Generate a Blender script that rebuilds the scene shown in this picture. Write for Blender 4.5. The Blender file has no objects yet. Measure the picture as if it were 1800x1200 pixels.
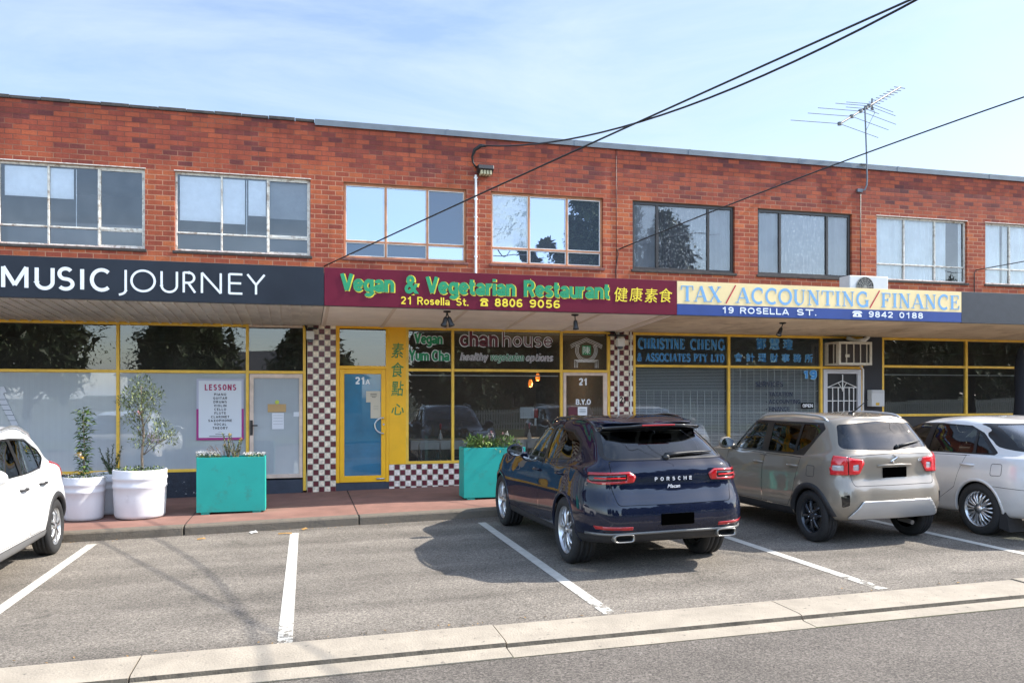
import bpy, bmesh, math, random
from mathutils import Vector, Matrix
from mathutils.bvhtree import BVHTree
R = math.radians
SC = bpy.context.scene
COL = SC.collection
random.seed(7)

# ------------------------------------------------------------------ camera, sky, sun, exposure
CAM_H = 1.85
cam_d = bpy.data.cameras.new('camera'); cam = bpy.data.objects.new('camera', cam_d); COL.objects.link(cam)
cam.location = (0, 0, CAM_H); cam.rotation_euler = (R(90), 0, R(-14.45))
cam_d.sensor_width = 36; cam_d.lens = 28.8; cam_d.shift_y = 95/1800
cam_d.clip_start = .05; cam_d.clip_end = 3000
SC.camera = cam
SUN_EL = R(42); SUN_DIR = Vector((math.cos(SUN_EL)*.994, -math.cos(SUN_EL)*.10, math.sin(SUN_EL))).normalized()
w = bpy.data.worlds.new('World'); SC.world = w; w.use_nodes = True
nt = w.node_tree; nt.nodes.clear()
def wn(t): return nt.nodes.new(t)
sky = wn('ShaderNodeTexSky'); sky.sky_type = 'NISHITA'; sky.sun_disc = False
sky.sun_elevation = SUN_EL; sky.sun_rotation = math.atan2(SUN_DIR.x, SUN_DIR.y)
sky.air_density = 1.0; sky.dust_density = 1.2; sky.ozone_density = .9
tc = wn('ShaderNodeTexCoord'); mp = wn('ShaderNodeMapping'); mp.inputs['Scale'].default_value = (1.3, 2.6, 6.5)
mp.inputs['Rotation'].default_value = (0, R(7), R(20))
nz = wn('ShaderNodeTexNoise'); nz.inputs['Scale'].default_value = 1.9; nz.inputs['Detail'].default_value = 9
nz.inputs['Roughness'].default_value = .62; nz.inputs['Distortion'].default_value = .5
cr = wn('ShaderNodeValToRGB'); cr.color_ramp.elements[0].position = .34; cr.color_ramp.elements[1].position = .84
cr.color_ramp.elements[0].color = (.08, .08, .08, 1); cr.color_ramp.elements[1].color = (.78, .78, .78, 1)
mx = wn('ShaderNodeMixRGB'); mx.inputs[2].default_value = (3.2, 3.75, 4.6, 1)
bg = wn('ShaderNodeBackground'); bg.inputs[1].default_value = .095
wo = wn('ShaderNodeOutputWorld')
nt.links.new(tc.outputs['Generated'], mp.inputs[0]); nt.links.new(mp.outputs[0], nz.inputs['Vector'])
nt.links.new(nz.outputs['Fac'], cr.inputs[0]); nt.links.new(cr.outputs[0], mx.inputs[0])
# sky brightened behind the camera, an added fill for the shaded facade
sx_ = wn('ShaderNodeSeparateXYZ'); nt.links.new(tc.outputs['Generated'], sx_.inputs[0])
m1_ = wn('ShaderNodeMath'); m1_.operation = 'MULTIPLY'; m1_.inputs[1].default_value = -.30; nt.links.new(sx_.outputs[2], m1_.inputs[0])
m2_ = wn('ShaderNodeMath'); m2_.operation = 'MULTIPLY_ADD'; m2_.inputs[1].default_value = -.9; nt.links.new(sx_.outputs[1], m2_.inputs[0]); nt.links.new(m1_.outputs[0], m2_.inputs[2])
m3_ = wn('ShaderNodeMapRange'); m3_.interpolation_type = 'SMOOTHSTEP'
for i_, v_ in enumerate((-.3, .6, .85, 2.25)): m3_.inputs[i_+1].default_value = v_
nt.links.new(m2_.outputs[0], m3_.inputs[0])
m4_ = wn('ShaderNodeMath'); m4_.operation = 'MULTIPLY'; m4_.inputs[1].default_value = .142; nt.links.new(m3_.outputs[0], m4_.inputs[0]); nt.links.new(m4_.outputs[0], bg.inputs[1])
nt.links.new(sky.outputs[0], mx.inputs[1]); nt.links.new(mx.outputs[0], bg.inputs[0]); nt.links.new(bg.outputs[0], wo.inputs[0])
sun_d = bpy.data.lights.new('sun', 'SUN'); sun_d.energy = 4.3; sun_d.angle = R(.55); sun_d.color = (1, .94, .85)
sun_o = bpy.data.objects.new('sun', sun_d); COL.objects.link(sun_o)
sun_o.rotation_euler = SUN_DIR.to_track_quat('Z', 'Y').to_euler(); sun_o.location = (30, -5, 30)
SC.view_settings.view_transform = 'Standard'; SC.view_settings.look = 'None'
SC.view_settings.exposure = 1.18; SC.view_settings.gamma = 1

# ------------------------------------------------------------------ helpers
SLOPE = .016
def gz(x, dz=0.): return SLOPE*x + dz

def tag(o, label=None, cat=None, group=None, kind=None):
    if label: o['label'] = label
    if cat: o['category'] = cat
    if group: o['group'] = group
    if kind: o['kind'] = kind
    return o
def empty(name, loc=(0, 0, 0), label=None, cat=None, group=None, rot=None):
    o = bpy.data.objects.new(name, None); COL.objects.link(o); o.location = loc
    o.empty_display_size = .1
    if rot: o.rotation_euler = rot
    return tag(o, label, cat, group)
LOCAL = False      # True while a thing is built in its own coordinates (cars, copies)
def wmat(o):
    return (wmat(o.parent) if o.parent else Matrix.Identity(4)) @ o.matrix_parent_inverse @ o.matrix_basis
def link_mesh(name, me, mats, parent=None):
    o = bpy.data.objects.new(name, me); COL.objects.link(o)
    for m in (mats if isinstance(mats, (list, tuple)) else [mats]):
        me.materials.append(m)
    if parent is not None:
        o.parent = parent
        if not LOCAL: o.matrix_parent_inverse = wmat(parent).inverted()
    return o
class MB:
    def __init__(s): s.v = []; s.f = []; s.mi = []
    def face(s, idx, mi=0): s.f.append(tuple(idx)); s.mi.append(mi)
    def quad(s, a, b, c, d, mi=0):
        n = len(s.v); s.v += [tuple(a), tuple(b), tuple(c), tuple(d)]; s.face((n, n+1, n+2, n+3), mi); return s
    def box(s, x0, x1, y0, y1, z0, z1, mi=0, M=None):
        n = len(s.v)
        P = [(x0,y0,z0),(x1,y0,z0),(x1,y1,z0),(x0,y1,z0),(x0,y0,z1),(x1,y0,z1),(x1,y1,z1),(x0,y1,z1)]
        if M is not None: P = [tuple(M @ Vector(p)) for p in P]
        s.v += P
        for q in ((0,3,2,1),(4,5,6,7),(0,1,5,4),(1,2,6,5),(2,3,7,6),(3,0,4,7)): s.face([n+i for i in q], mi)
        return s
    def prism(s, poly, y0, y1, mi=0, M=None, axes='xz'):
        """polygon in (a,b) extruded along the third axis"""
        n = len(s.v); k = len(poly)
        for yy in (y0, y1):
            for a, b in poly:
                p = {'xz': (a, yy, b), 'yz': (yy, a, b), 'xy': (a, b, yy)}[axes]
                s.v.append(tuple(M @ Vector(p)) if M is not None else p)
        s.face(list(range(n, n+k)), mi); s.face(list(range(n+2*k-1, n+k-1, -1)), mi)
        for i in range(k):
            j = (i+1) % k; s.face((n+i, n+k+i, n+k+j, n+j), mi)
        return s
    def tube(s, pts, r, k=8, mi=0, caps=True):
        pts = [Vector(p) for p in pts]; rr = r if isinstance(r, (list, tuple)) else [r]*len(pts)
        n = len(s.v); up = None
        for i, p in enumerate(pts):
            t = (pts[min(i+1, len(pts)-1)] - pts[max(i-1, 0)]).normalized()
            if up is None: up = Vector((0, 0, 1)) if abs(t.z) < .9 else Vector((1, 0, 0))
            u = (up - t*up.dot(t)).normalized(); v = t.cross(u); up = u
            for j in range(k):
                a = 2*math.pi*j/k; s.v.append(tuple(p + (u*math.cos(a) + v*math.sin(a))*rr[i]))
        for i in range(len(pts)-1):
            for j in range(k):
                j2 = (j+1) % k; s.face((n+i*k+j, n+i*k+j2, n+(i+1)*k+j2, n+(i+1)*k+j), mi)
        if caps:
            s.face([n+j for j in reversed(range(k))], mi); s.face([n+(len(pts)-1)*k+j for j in range(k)], mi)
        return s
    def lathe(s, prof, c=(0, 0, 0), k=32, mi=0, M=None, close=False):
        """profile (r, h) about local z"""
        n = len(s.v); c = Vector(c); m = len(prof)
        for r, h in prof:
            for j in range(k):
                a = 2*math.pi*j/k; p = Vector((r*math.cos(a), r*math.sin(a), h))
                if M is not None: p = M @ p
                s.v.append(tuple(c + p))
        for i in range(m if close else m-1):
            i2 = (i+1) % m
            for j in range(k):
                j2 = (j+1) % k; s.face((n+i*k+j, n+i*k+j2, n+i2*k+j2, n+i2*k+j), mi)
        return s
    def build(s, name, mats, parent=None, smooth=False, bev=0, clean=False, subd=0):
        me = bpy.data.meshes.new(name); me.from_pydata(s.v, [], s.f); me.polygons.foreach_set('material_index', s.mi)
        if clean:
            b = bmesh.new(); b.from_mesh(me); bmesh.ops.remove_doubles(b, verts=b.verts, dist=1e-4)
            bmesh.ops.recalc_face_normals(b, faces=b.faces); b.to_mesh(me); b.free()
        if smooth: me.polygons.foreach_set('use_smooth', [True]*len(me.polygons))
        o = link_mesh(name, me, mats, parent)
        if bev:
            m = o.modifiers.new('bevel', 'BEVEL'); m.width = bev; m.segments = 2; m.limit_method = 'ANGLE'; m.angle_limit = R(40)
        if subd:
            m = o.modifiers.new('subd', 'SUBSURF'); m.levels = subd; m.render_levels = subd
        return o

# ------------------------------------------------------------------ materials
def mat(name, col, rough=.6, metal=0., coat=0., coat_rough=.03, spec=.5, var=0., vscale=8., bump=0., bscale=60., dirt=None, emit=0., rvar=0.):
    m = bpy.data.materials.new(name); m.use_nodes = True; t = m.node_tree; p = t.nodes['Principled BSDF']
    p.inputs['Base Color'].default_value = (*col, 1); p.inputs['Roughness'].default_value = rough
    p.inputs['Metallic'].default_value = metal; p.inputs['Coat Weight'].default_value = coat
    p.inputs['Coat Roughness'].default_value = coat_rough; p.inputs['Specular IOR Level'].default_value = spec
    if emit:
        p.inputs['Emission Color'].default_value = (*col, 1); p.inputs['Emission Strength'].default_value = emit
    N = t.nodes.new; L = t.links.new
    if var or bump or dirt or rvar:
        tcn = N('ShaderNodeTexCoord')
    if var or dirt:
        n1 = N('ShaderNodeTexNoise'); n1.inputs['Scale'].default_value = vscale; n1.inputs['Detail'].default_value = 6; n1.inputs['Roughness'].default_value = .6
        L(tcn.outputs['Object'], n1.inputs['Vector'])
        r1 = N('ShaderNodeValToRGB'); r1.color_ramp.elements[0].position = .3; r1.color_ramp.elements[1].position = .7
        lo = [c*(1-var) for c in col]; hi = [min(1, c*(1+var)) for c in col]
        r1.color_ramp.elements[0].color = (*lo, 1); r1.color_ramp.elements[1].color = (*hi, 1)
        L(n1.outputs['Fac'], r1.inputs[0]); last = r1.outputs[0]
        if dirt:
            dcol, dscale, d0, d1 = dirt
            n2 = N('ShaderNodeTexNoise'); n2.inputs['Scale'].default_value = dscale; n2.inputs['Detail'].default_value = 10; n2.inputs['Roughness'].default_value = .7
            L(tcn.outputs['Object'], n2.inputs['Vector'])
            r2 = N('ShaderNodeValToRGB'); r2.color_ramp.elements[0].position = d0; r2.color_ramp.elements[1].position = d1
            L(n2.outputs['Fac'], r2.inputs[0])
            mx = N('ShaderNodeMixRGB'); mx.inputs[2].default_value = (*dcol, 1)
            L(r2.outputs[0], mx.inputs[0]); L(last, mx.inputs[1]); last = mx.outputs[0]
        L(last, p.inputs['Base Color'])
    if rvar:
        n4 = N('ShaderNodeTexNoise'); n4.inputs['Scale'].default_value = 5; n4.inputs['Detail'].default_value = 6
        L(tcn.outputs['Object'], n4.inputs['Vector'])
        mr = N('ShaderNodeMapRange'); mr.inputs[1].default_value = .3; mr.inputs[2].default_value = .7
        mr.inputs[3].default_value = max(0, rough-rvar); mr.inputs[4].default_value = rough+rvar
        L(n4.outputs['Fac'], mr.inputs[0]); L(mr.outputs[0], p.inputs['Roughness'])
    if bump:
        n3 = N('ShaderNodeTexNoise'); n3.inputs['Scale'].default_value = bscale; n3.inputs['Detail'].default_value = 5
        L(tcn.outputs['Object'], n3.inputs['Vector'])
        b = N('ShaderNodeBump'); b.inputs['Strength'].default_value = min(1, bump); b.inputs['Distance'].default_value = .01
        L(n3.outputs['Fac'], b.inputs['Height']); L(b.outputs[0], p.inputs['Normal'])
    return m
def glass(name, tint=(.8, .85, .85), refl=1.6, base=None, basefac=0., wav=.0, ramp=None, tscale=(1, 1, 1), gcol=(.95, .97, 1), wsc=(1.6, 1)):
    """window pane: fresnel mirror over see-through (tinted) glass, optionally with a film"""
    m = bpy.data.materials.new(name); m.use_nodes = True; t = m.node_tree; t.nodes.clear(); N = t.nodes.new; L = t.links.new
    out = N('ShaderNodeOutputMaterial'); tr = N('ShaderNodeBsdfTransparent'); tr.inputs[0].default_value = (*tint, 1)
    gl = N('ShaderNodeBsdfGlossy'); gl.inputs['Roughness'].default_value = .0; gl.inputs[0].default_value = (*gcol, 1)
    fr = N('ShaderNodeFresnel'); fr.inputs[0].default_value = 1.5
    mu = N('ShaderNodeMath'); mu.operation = 'MULTIPLY'; mu.inputs[1].default_value = refl; mu.use_clamp = True
    L(fr.outputs[0], mu.inputs[0])
    under = tr.outputs[0]
    tcn = N('ShaderNodeTexCoord')
    if base:
        df = N('ShaderNodeBsdfDiffuse'); df.inputs[0].default_value = (*base, 1); ms = N('ShaderNodeMixShader'); ms.inputs[0].default_value = basefac
        if ramp:
            mpn = N('ShaderNodeMapping'); mpn.inputs['Scale'].default_value = tscale
            n = N('ShaderNodeTexNoise'); n.inputs['Scale'].default_value = ramp[0]; n.inputs['Detail'].default_value = 8; n.inputs['Roughness'].default_value = .7
            rr = N('ShaderNodeMapRange'); rr.inputs[1].default_value = ramp[1]; rr.inputs[2].default_value = ramp[2]; rr.inputs[3].default_value = ramp[3]; rr.inputs[4].default_value = basefac
            L(tcn.outputs['Object'], mpn.inputs[0]); L(mpn.outputs[0], n.inputs['Vector']); L(n.outputs['Fac'], rr.inputs[0]); L(rr.outputs[0], ms.inputs[0])
        L(tr.outputs[0], ms.inputs[1]); L(df.outputs[0], ms.inputs[2]); under = ms.outputs[0]
    mix = N('ShaderNodeMixShader'); L(mu.outputs[0], mix.inputs[0]); L(under, mix.inputs[1]); L(gl.outputs[0], mix.inputs[2])
    if wav:
        n = N('ShaderNodeTexNoise'); n.inputs['Scale'].default_value = wsc[0]; n.inputs['Detail'].default_value = wsc[1]
        L(tcn.outputs['Object'], n.inputs['Vector']); b = N('ShaderNodeBump'); b.inputs['Strength'].default_value = 1; b.inputs['Distance'].default_value = wav
        L(n.outputs['Fac'], b.inputs['Height']); L(b.outputs[0], gl.inputs['Normal'])
    L(mix.outputs[0], out.inputs[0]); return m
def checker_mat(name, c1, c2, off=(0, 0), size=.1, grout=.006):
    m = bpy.data.materials.new(name); m.use_nodes = True; t = m.node_tree; p = t.nodes['Principled BSDF']; N = t.nodes.new; L = t.links.new
    tcn = N('ShaderNodeTexCoord'); sx = N('ShaderNodeSeparateXYZ'); L(tcn.outputs['Object'], sx.inputs[0])
    ad = N('ShaderNodeMath'); ad.operation = 'ADD'; ad.inputs[1].default_value = -off[0]; L(sx.outputs[0], ad.inputs[0])
    az = N('ShaderNodeMath'); az.operation = 'ADD'; az.inputs[1].default_value = -off[1]; L(sx.outputs[2], az.inputs[0])
    cx = N('ShaderNodeCombineXYZ'); L(ad.outputs[0], cx.inputs[0]); L(az.outputs[0], cx.inputs[1])
    cx.inputs[2].default_value = .03
    ck = N('ShaderNodeTexChecker'); ck.inputs['Scale'].default_value = 1/size; L(cx.outputs[0], ck.inputs['Vector'])
    n1 = N('ShaderNodeTexNoise'); n1.inputs['Scale'].default_value = 23; L(cx.outputs[0], n1.inputs['Vector'])
    rs = []
    for c in (c1, c2):
        r = N('ShaderNodeValToRGB'); r.color_ramp.elements[0].color = (*[x*.72 for x in c], 1); r.color_ramp.elements[1].color = (*[min(1, x*1.2) for x in c], 1)
        r.color_ramp.elements[0].position = .3; r.color_ramp.elements[1].position = .7; L(n1.outputs['Fac'], r.inputs[0]); rs.append(r)
    L(rs[0].outputs[0], ck.inputs['Color1']); L(rs[1].outputs[0], ck.inputs['Color2'])
    br = N('ShaderNodeTexBrick'); br.offset = 0; br.inputs['Scale'].default_value = 1; br.inputs['Brick Width'].default_value = size; br.inputs['Row Height'].default_value = size
    br.inputs['Mortar Size'].default_value = grout; br.inputs['Mortar Smooth'].default_value = 0; L(cx.outputs[0], br.inputs['Vector'])
    mx = N('ShaderNodeMixRGB'); mx.inputs[2].default_value = (.42, .36, .28, 1); L(br.outputs['Fac'], mx.inputs[0]); L(ck.outputs['Color'], mx.inputs[1])
    L(mx.outputs[0], p.inputs['Base Color']); p.inputs['Roughness'].default_value = .3
    bu = N('ShaderNodeBump'); bu.invert = True; bu.inputs['Strength'].default_value = .6; bu.inputs['Distance'].default_value = .004; L(br.outputs['Fac'], bu.inputs['Height']); L(bu.outputs[0], p.inputs['Normal'])
    return m
def brick_mat():
    m = bpy.data.materials.new('red brick'); m.use_nodes = True; t = m.node_tree; p = t.nodes['Principled BSDF']; N = t.nodes.new; L = t.links.new
    tcn = N('ShaderNodeTexCoord'); sx = N('ShaderNodeSeparateXYZ'); L(tcn.outputs['Object'], sx.inputs[0])
    ad = N('ShaderNodeMath'); ad.operation = 'ADD'; L(sx.outputs[0], ad.inputs[0]); L(sx.outputs[1], ad.inputs[1])
    cx = N('ShaderNodeCombineXYZ'); L(ad.outputs[0], cx.inputs[0]); L(sx.outputs[2], cx.inputs[1])
    def brick(mort):
        br = N('ShaderNodeTexBrick'); br.offset = .5; br.inputs['Scale'].default_value = 1; br.inputs['Brick Width'].default_value = .24
        br.inputs['Row Height'].default_value = .0862; br.inputs['Mortar Size'].default_value = mort; br.inputs['Mortar Smooth'].default_value = .25
        br.inputs['Color1'].default_value = (0, 0, 0, 1); br.inputs['Color2'].default_value = (1, 1, 1, 1); br.inputs['Bias'].default_value = 0
        L(cx.outputs[0], br.inputs['Vector']); return br
    br = brick(.0075)
    # clusters of darker bricks, and the courses near the parapet which came from a darker batch
    nb = N('ShaderNodeTexNoise'); nb.inputs['Scale'].default_value = 1.1; nb.inputs['Detail'].default_value = 3; L(cx.outputs[0], nb.inputs['Vector'])
    hz = N('ShaderNodeMapRange'); hz.inputs[1].default_value = 5.55; hz.inputs[2].default_value = 6.0; hz.inputs[3].default_value = .14; hz.inputs[4].default_value = -.09; L(sx.outputs[2], hz.inputs[0])
    a1 = N('ShaderNodeMath'); a1.operation = 'MULTIPLY_ADD'; a1.inputs[1].default_value = .55; L(nb.outputs['Fac'], a1.inputs[0]); L(hz.outputs[0], a1.inputs[2])
    a2 = N('ShaderNodeMath'); a2.operation = 'MULTIPLY_ADD'; a2.inputs[1].default_value = .57; L(br.outputs['Color'], a2.inputs[0]); L(a1.outputs[0], a2.inputs[2])
    rp = N('ShaderNodeValToRGB'); e = rp.color_ramp.elements
    e[0].position = .10; e[0].color = (.085, .026, .026, 1); e[1].position = 1.0; e[1].color = (.43, .112, .040, 1)
    for pos, c in ((.24, (.155, .036, .028)), (.40, (.24, .050, .028)), (.62, (.30, .064, .030)), (.8, (.345, .078, .033))):
        q = e.new(pos); q.color = (*c, 1)
    L(a2.outputs[0], rp.inputs[0])
    n2 = N('ShaderNodeTexNoise'); n2.inputs['Scale'].default_value = 30; n2.inputs['Detail'].default_value = 6; L(cx.outputs[0], n2.inputs['Vector'])
    hs = N('ShaderNodeHueSaturation'); mrv = N('ShaderNodeMapRange'); mrv.inputs[3].default_value = .72; mrv.inputs[4].default_value = 1.28; L(n2.outputs['Fac'], mrv.inputs[0])
    L(mrv.outputs[0], hs.inputs['Value']); L(rp.outputs[0], hs.inputs['Color'])
    # mortar: raking light painted in as a paler tone below; darker near the parapet
    n3 = N('ShaderNodeTexNoise'); n3.inputs['Scale'].default_value = 2.2; n3.inputs['Detail'].default_value = 5; L(cx.outputs[0], n3.inputs['Vector'])
    hm = N('ShaderNodeMapRange'); hm.inputs[1].default_value = 5.6; hm.inputs[2].default_value = 6.1; hm.inputs[3].default_value = .34; hm.inputs[4].default_value = -.16; L(sx.outputs[2], hm.inputs[0])
    am = N('ShaderNodeMath'); am.operation = 'ADD'; L(n3.outputs['Fac'], am.inputs[0]); L(hm.outputs[0], am.inputs[1])
    rm = N('ShaderNodeValToRGB'); rm.color_ramp.elements[0].position = .36; rm.color_ramp.elements[0].color = (.16, .050, .032, 1); rm.color_ramp.elements[1].position = .85; rm.color_ramp.elements[1].color = (.44, .22, .13, 1)
    L(am.outputs[0], rm.inputs[0])
    mx = N('ShaderNodeMixRGB'); L(br.outputs['Fac'], mx.inputs[0]); L(hs.outputs[0], mx.inputs[1]); L(rm.outputs[0], mx.inputs[2])
    # lime bloom and soot streaks
    n5 = N('ShaderNodeTexNoise'); n5.inputs['Scale'].default_value = 3.1; n5.inputs['Detail'].default_value = 9; n5.inputs['Roughness'].default_value = .75; L(cx.outputs[0], n5.inputs['Vector'])
    r5 = N('ShaderNodeValToRGB'); r5.color_ramp.elements[0].position = .62; r5.color_ramp.elements[1].position = .82; r5.color_ramp.elements[1].color = (.28, .28, .28, 1); L(n5.outputs['Fac'], r5.inputs[0])
    m5 = N('ShaderNodeMixRGB'); m5.inputs[2].default_value = (.50, .25, .20, 1); L(r5.outputs[0], m5.inputs[0]); L(mx.outputs[0], m5.inputs[1])
    mps = N('ShaderNodeMapping'); mps.inputs['Scale'].default_value = (3.2, .22, 1); L(cx.outputs[0], mps.inputs[0])
    n7 = N('ShaderNodeTexNoise'); n7.inputs['Scale'].default_value = 1.6; n7.inputs['Detail'].default_value = 6; L(mps.outputs[0], n7.inputs['Vector'])
    m7 = N('ShaderNodeMapRange'); m7.inputs[1].default_value = .35; m7.inputs[2].default_value = .7; m7.inputs[3].default_value = 1.06; m7.inputs[4].default_value = .78; L(n7.outputs['Fac'], m7.inputs[0])
    h7 = N('ShaderNodeHueSaturation'); L(m7.outputs[0], h7.inputs['Value']); L(m5.outputs[0], h7.inputs['Color'])     # rain streaks
    L(h7.outputs[0], p.inputs['Base Color']); p.inputs['Roughness'].default_value = .8; p.inputs['Specular IOR Level'].default_value = .3
    hb = N('ShaderNodeMath'); hb.operation = 'MULTIPLY_ADD'; hb.inputs[1].default_value = -1.; L(br.outputs['Fac'], hb.inputs[0]); 
    n6 = N('ShaderNodeTexNoise'); n6.inputs['Scale'].default_value = 45; n6.inputs['Detail'].default_value = 4; L(cx.outputs[0], n6.inputs['Vector']); L(n6.outputs['Fac'], hb.inputs[2])
    bu = N('ShaderNodeBump'); bu.inputs['Strength'].default_value = .8; bu.inputs['Distance'].default_value = .006; L(hb.outputs[0], bu.inputs['Height']); L(bu.outputs[0], p.inputs['Normal'])
    return m
def asphalt_mat(name, base, var=.25, seams=True):
    m = bpy.data.materials.new(name); m.use_nodes = True; t = m.node_tree; p = t.nodes['Principled BSDF']; N = t.nodes.new; L = t.links.new
    tcn = N('ShaderNodeTexCoord')
    vo = N('ShaderNodeTexVoronoi'); vo.inputs['Scale'].default_value = 95; L(tcn.outputs['Object'], vo.inputs['Vector'])
    n1 = N('ShaderNodeTexNoise'); n1.inputs['Scale'].default_value = 1.1; n1.inputs['Detail'].default_value = 8; n1.inputs['Roughness'].default_value = .65; L(tcn.outputs['Object'], n1.inputs['Vector'])
    n2 = N('ShaderNodeTexNoise'); n2.inputs['Scale'].default_value = 42; n2.inputs['Detail'].default_value = 6; n2.inputs['Roughness'].default_value = .8; L(tcn.outputs['Object'], n2.inputs['Vector'])
    sp = N('ShaderNodeSeparateColor'); L(vo.outputs['Color'], sp.inputs[0])
    m1 = N('ShaderNodeMapRange'); m1.inputs[3].default_value = .5; m1.inputs[4].default_value = 1.5; L(sp.outputs[0], m1.inputs[0])
    m2 = N('ShaderNodeMapRange'); m2.inputs[1].default_value = .3; m2.inputs[2].default_value = .7; m2.inputs[3].default_value = 1-var; m2.inputs[4].default_value = 1+var; L(n1.outputs['Fac'], m2.inputs[0])
    m3 = N('ShaderNodeMapRange'); m3.inputs[1].default_value = .3; m3.inputs[2].default_value = .7; m3.inputs[3].default_value = .5; m3.inputs[4].default_value = 1.5; L(n2.outputs['Fac'], m3.inputs[0])
    a = N('ShaderNodeMath'); a.operation = 'MULTIPLY'; L(m1.outputs[0], a.inputs[0]); L(m2.outputs[0], a.inputs[1])
    b = N('ShaderNodeMath'); b.operation = 'MULTIPLY'; L(a.outputs[0], b.inputs[0]); L(m3.outputs[0], b.inputs[1])
    last = b.outputs[0]
    if seams:   # wheel-polished bands and paver seams left by the roller, running along the bays
        mp = N('ShaderNodeMapping'); mp.inputs['Rotation'].default_value = (0, 0, R(33)); mp.inputs['Scale'].default_value = (.16, 1.5, 1); L(tcn.outputs['Object'], mp.inputs[0])
        n4 = N('ShaderNodeTexNoise'); n4.inputs['Scale'].default_value = 1.1; n4.inputs['Detail'].default_value = 3; L(mp.outputs[0], n4.inputs['Vector'])
        m4 = N('ShaderNodeMapRange'); m4.inputs[1].default_value = .35; m4.inputs[2].default_value = .65; m4.inputs[3].default_value = .80; m4.inputs[4].default_value = 1.18; L(n4.outputs['Fac'], m4.inputs[0])
        d = N('ShaderNodeMath'); d.operation = 'MULTIPLY'; L(last, d.inputs[0]); L(m4.outputs[0], d.inputs[1]); last = d.outputs[0]
        # oil drips where engines stand and old darker patches
        n5 = N('ShaderNodeTexNoise'); n5.inputs['Scale'].default_value = 1.7; n5.inputs['Detail'].default_value = 7; n5.inputs['Roughness'].default_value = .6; L(tcn.outputs['Object'], n5.inputs['Vector'])
        m5 = N('ShaderNodeMapRange'); m5.inputs[1].default_value = .60; m5.inputs[2].default_value = .72; m5.inputs[3].default_value = 1; m5.inputs[4].default_value = .66; L(n5.outputs['Fac'], m5.inputs[0])
        d2 = N('ShaderNodeMath'); d2.operation = 'MULTIPLY'; L(last, d2.inputs[0]); L(m5.outputs[0], d2.inputs[1]); last = d2.outputs[0]
    cc = N('ShaderNodeMixRGB'); cc.blend_type = 'MULTIPLY'; cc.inputs[0].default_value = 1; cc.inputs[1].default_value = (*base, 1); L(last, cc.inputs[2])
    L(cc.outputs[0], p.inputs['Base Color']); p.inputs['Roughness'].default_value = .85; p.inputs['Specular IOR Level'].default_value = .3
    bu = N('ShaderNodeBump'); bu.inputs['Strength'].default_value = .7; bu.inputs['Distance'].default_value = .006; L(b.outputs[0], bu.inputs['Height']); L(bu.outputs[0], p.inputs['Normal'])
    return m
def paint_mat(name, col, spec=.5, rough=.35, metal=0., dust=.0, coat=1.):
    m = bpy.data.materials.new(name); m.use_nodes = True; t = m.node_tree; p = t.nodes['Principled BSDF']; N = t.nodes.new; L = t.links.new
    p.inputs['Roughness'].default_value = rough; p.inputs['Metallic'].default_value = metal; p.inputs['Specular IOR Level'].default_value = spec
    p.inputs['Coat Weight'].default_value = coat; p.inputs['Coat Roughness'].default_value = .015
    tcn = N('ShaderNodeTexCoord'); n = N('ShaderNodeTexNoise'); n.inputs['Scale'].default_value = 3.5; n.inputs['Detail'].default_value = 9; n.inputs['Roughness'].default_value = .7; L(tcn.outputs['Object'], n.inputs['Vector'])
    sx = N('ShaderNodeSeparateXYZ'); L(tcn.outputs['Object'], sx.inputs[0])
    mz = N('ShaderNodeMapRange'); mz.inputs[1].default_value = .25; mz.inputs[2].default_value = .75; mz.inputs[3].default_value = .45; mz.inputs[4].default_value = .0; L(sx.outputs[2], mz.inputs[0])
    ad = N('ShaderNodeMath'); ad.operation = 'ADD'; L(n.outputs['Fac'], ad.inputs[0]); L(mz.outputs[0], ad.inputs[1])
    mr = N('ShaderNodeMapRange'); mr.inputs[1].default_value = .5; mr.inputs[2].default_value = 1.0; mr.inputs[3].default_value = 0; mr.inputs[4].default_value = dust; L(ad.outputs[0], mr.inputs[0])
    mx = N('ShaderNodeMixRGB'); mx.inputs[1].default_value = (*col, 1); mx.inputs[2].default_value = (.30, .25, .19, 1); L(mr.outputs[0], mx.inputs[0])
    # road film clings low on the body; inside faces are dark trim
    ge = N('ShaderNodeNewGeometry'); mb = N('ShaderNodeMixRGB'); mb.inputs[2].default_value = (.02, .02, .022, 1); L(ge.outputs['Backfacing'], mb.inputs[0]); L(mx.outputs[0], mb.inputs[1])
    L(mb.outputs[0], p.inputs['Base Color'])
    iv = N('ShaderNodeMath'); iv.operation = 'SUBTRACT'; iv.inputs[0].default_value = coat; L(ge.outputs['Backfacing'], iv.inputs[1]); iv.use_clamp = True
    L(iv.outputs[0], p.inputs['Coat Weight'])
    im = N('ShaderNodeMath'); im.operation = 'SUBTRACT'; im.inputs[0].default_value = metal; L(ge.outputs['Backfacing'], im.inputs[1]); im.use_clamp = True
    L(im.outputs[0], p.inputs['Metallic'])
    return m

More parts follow.
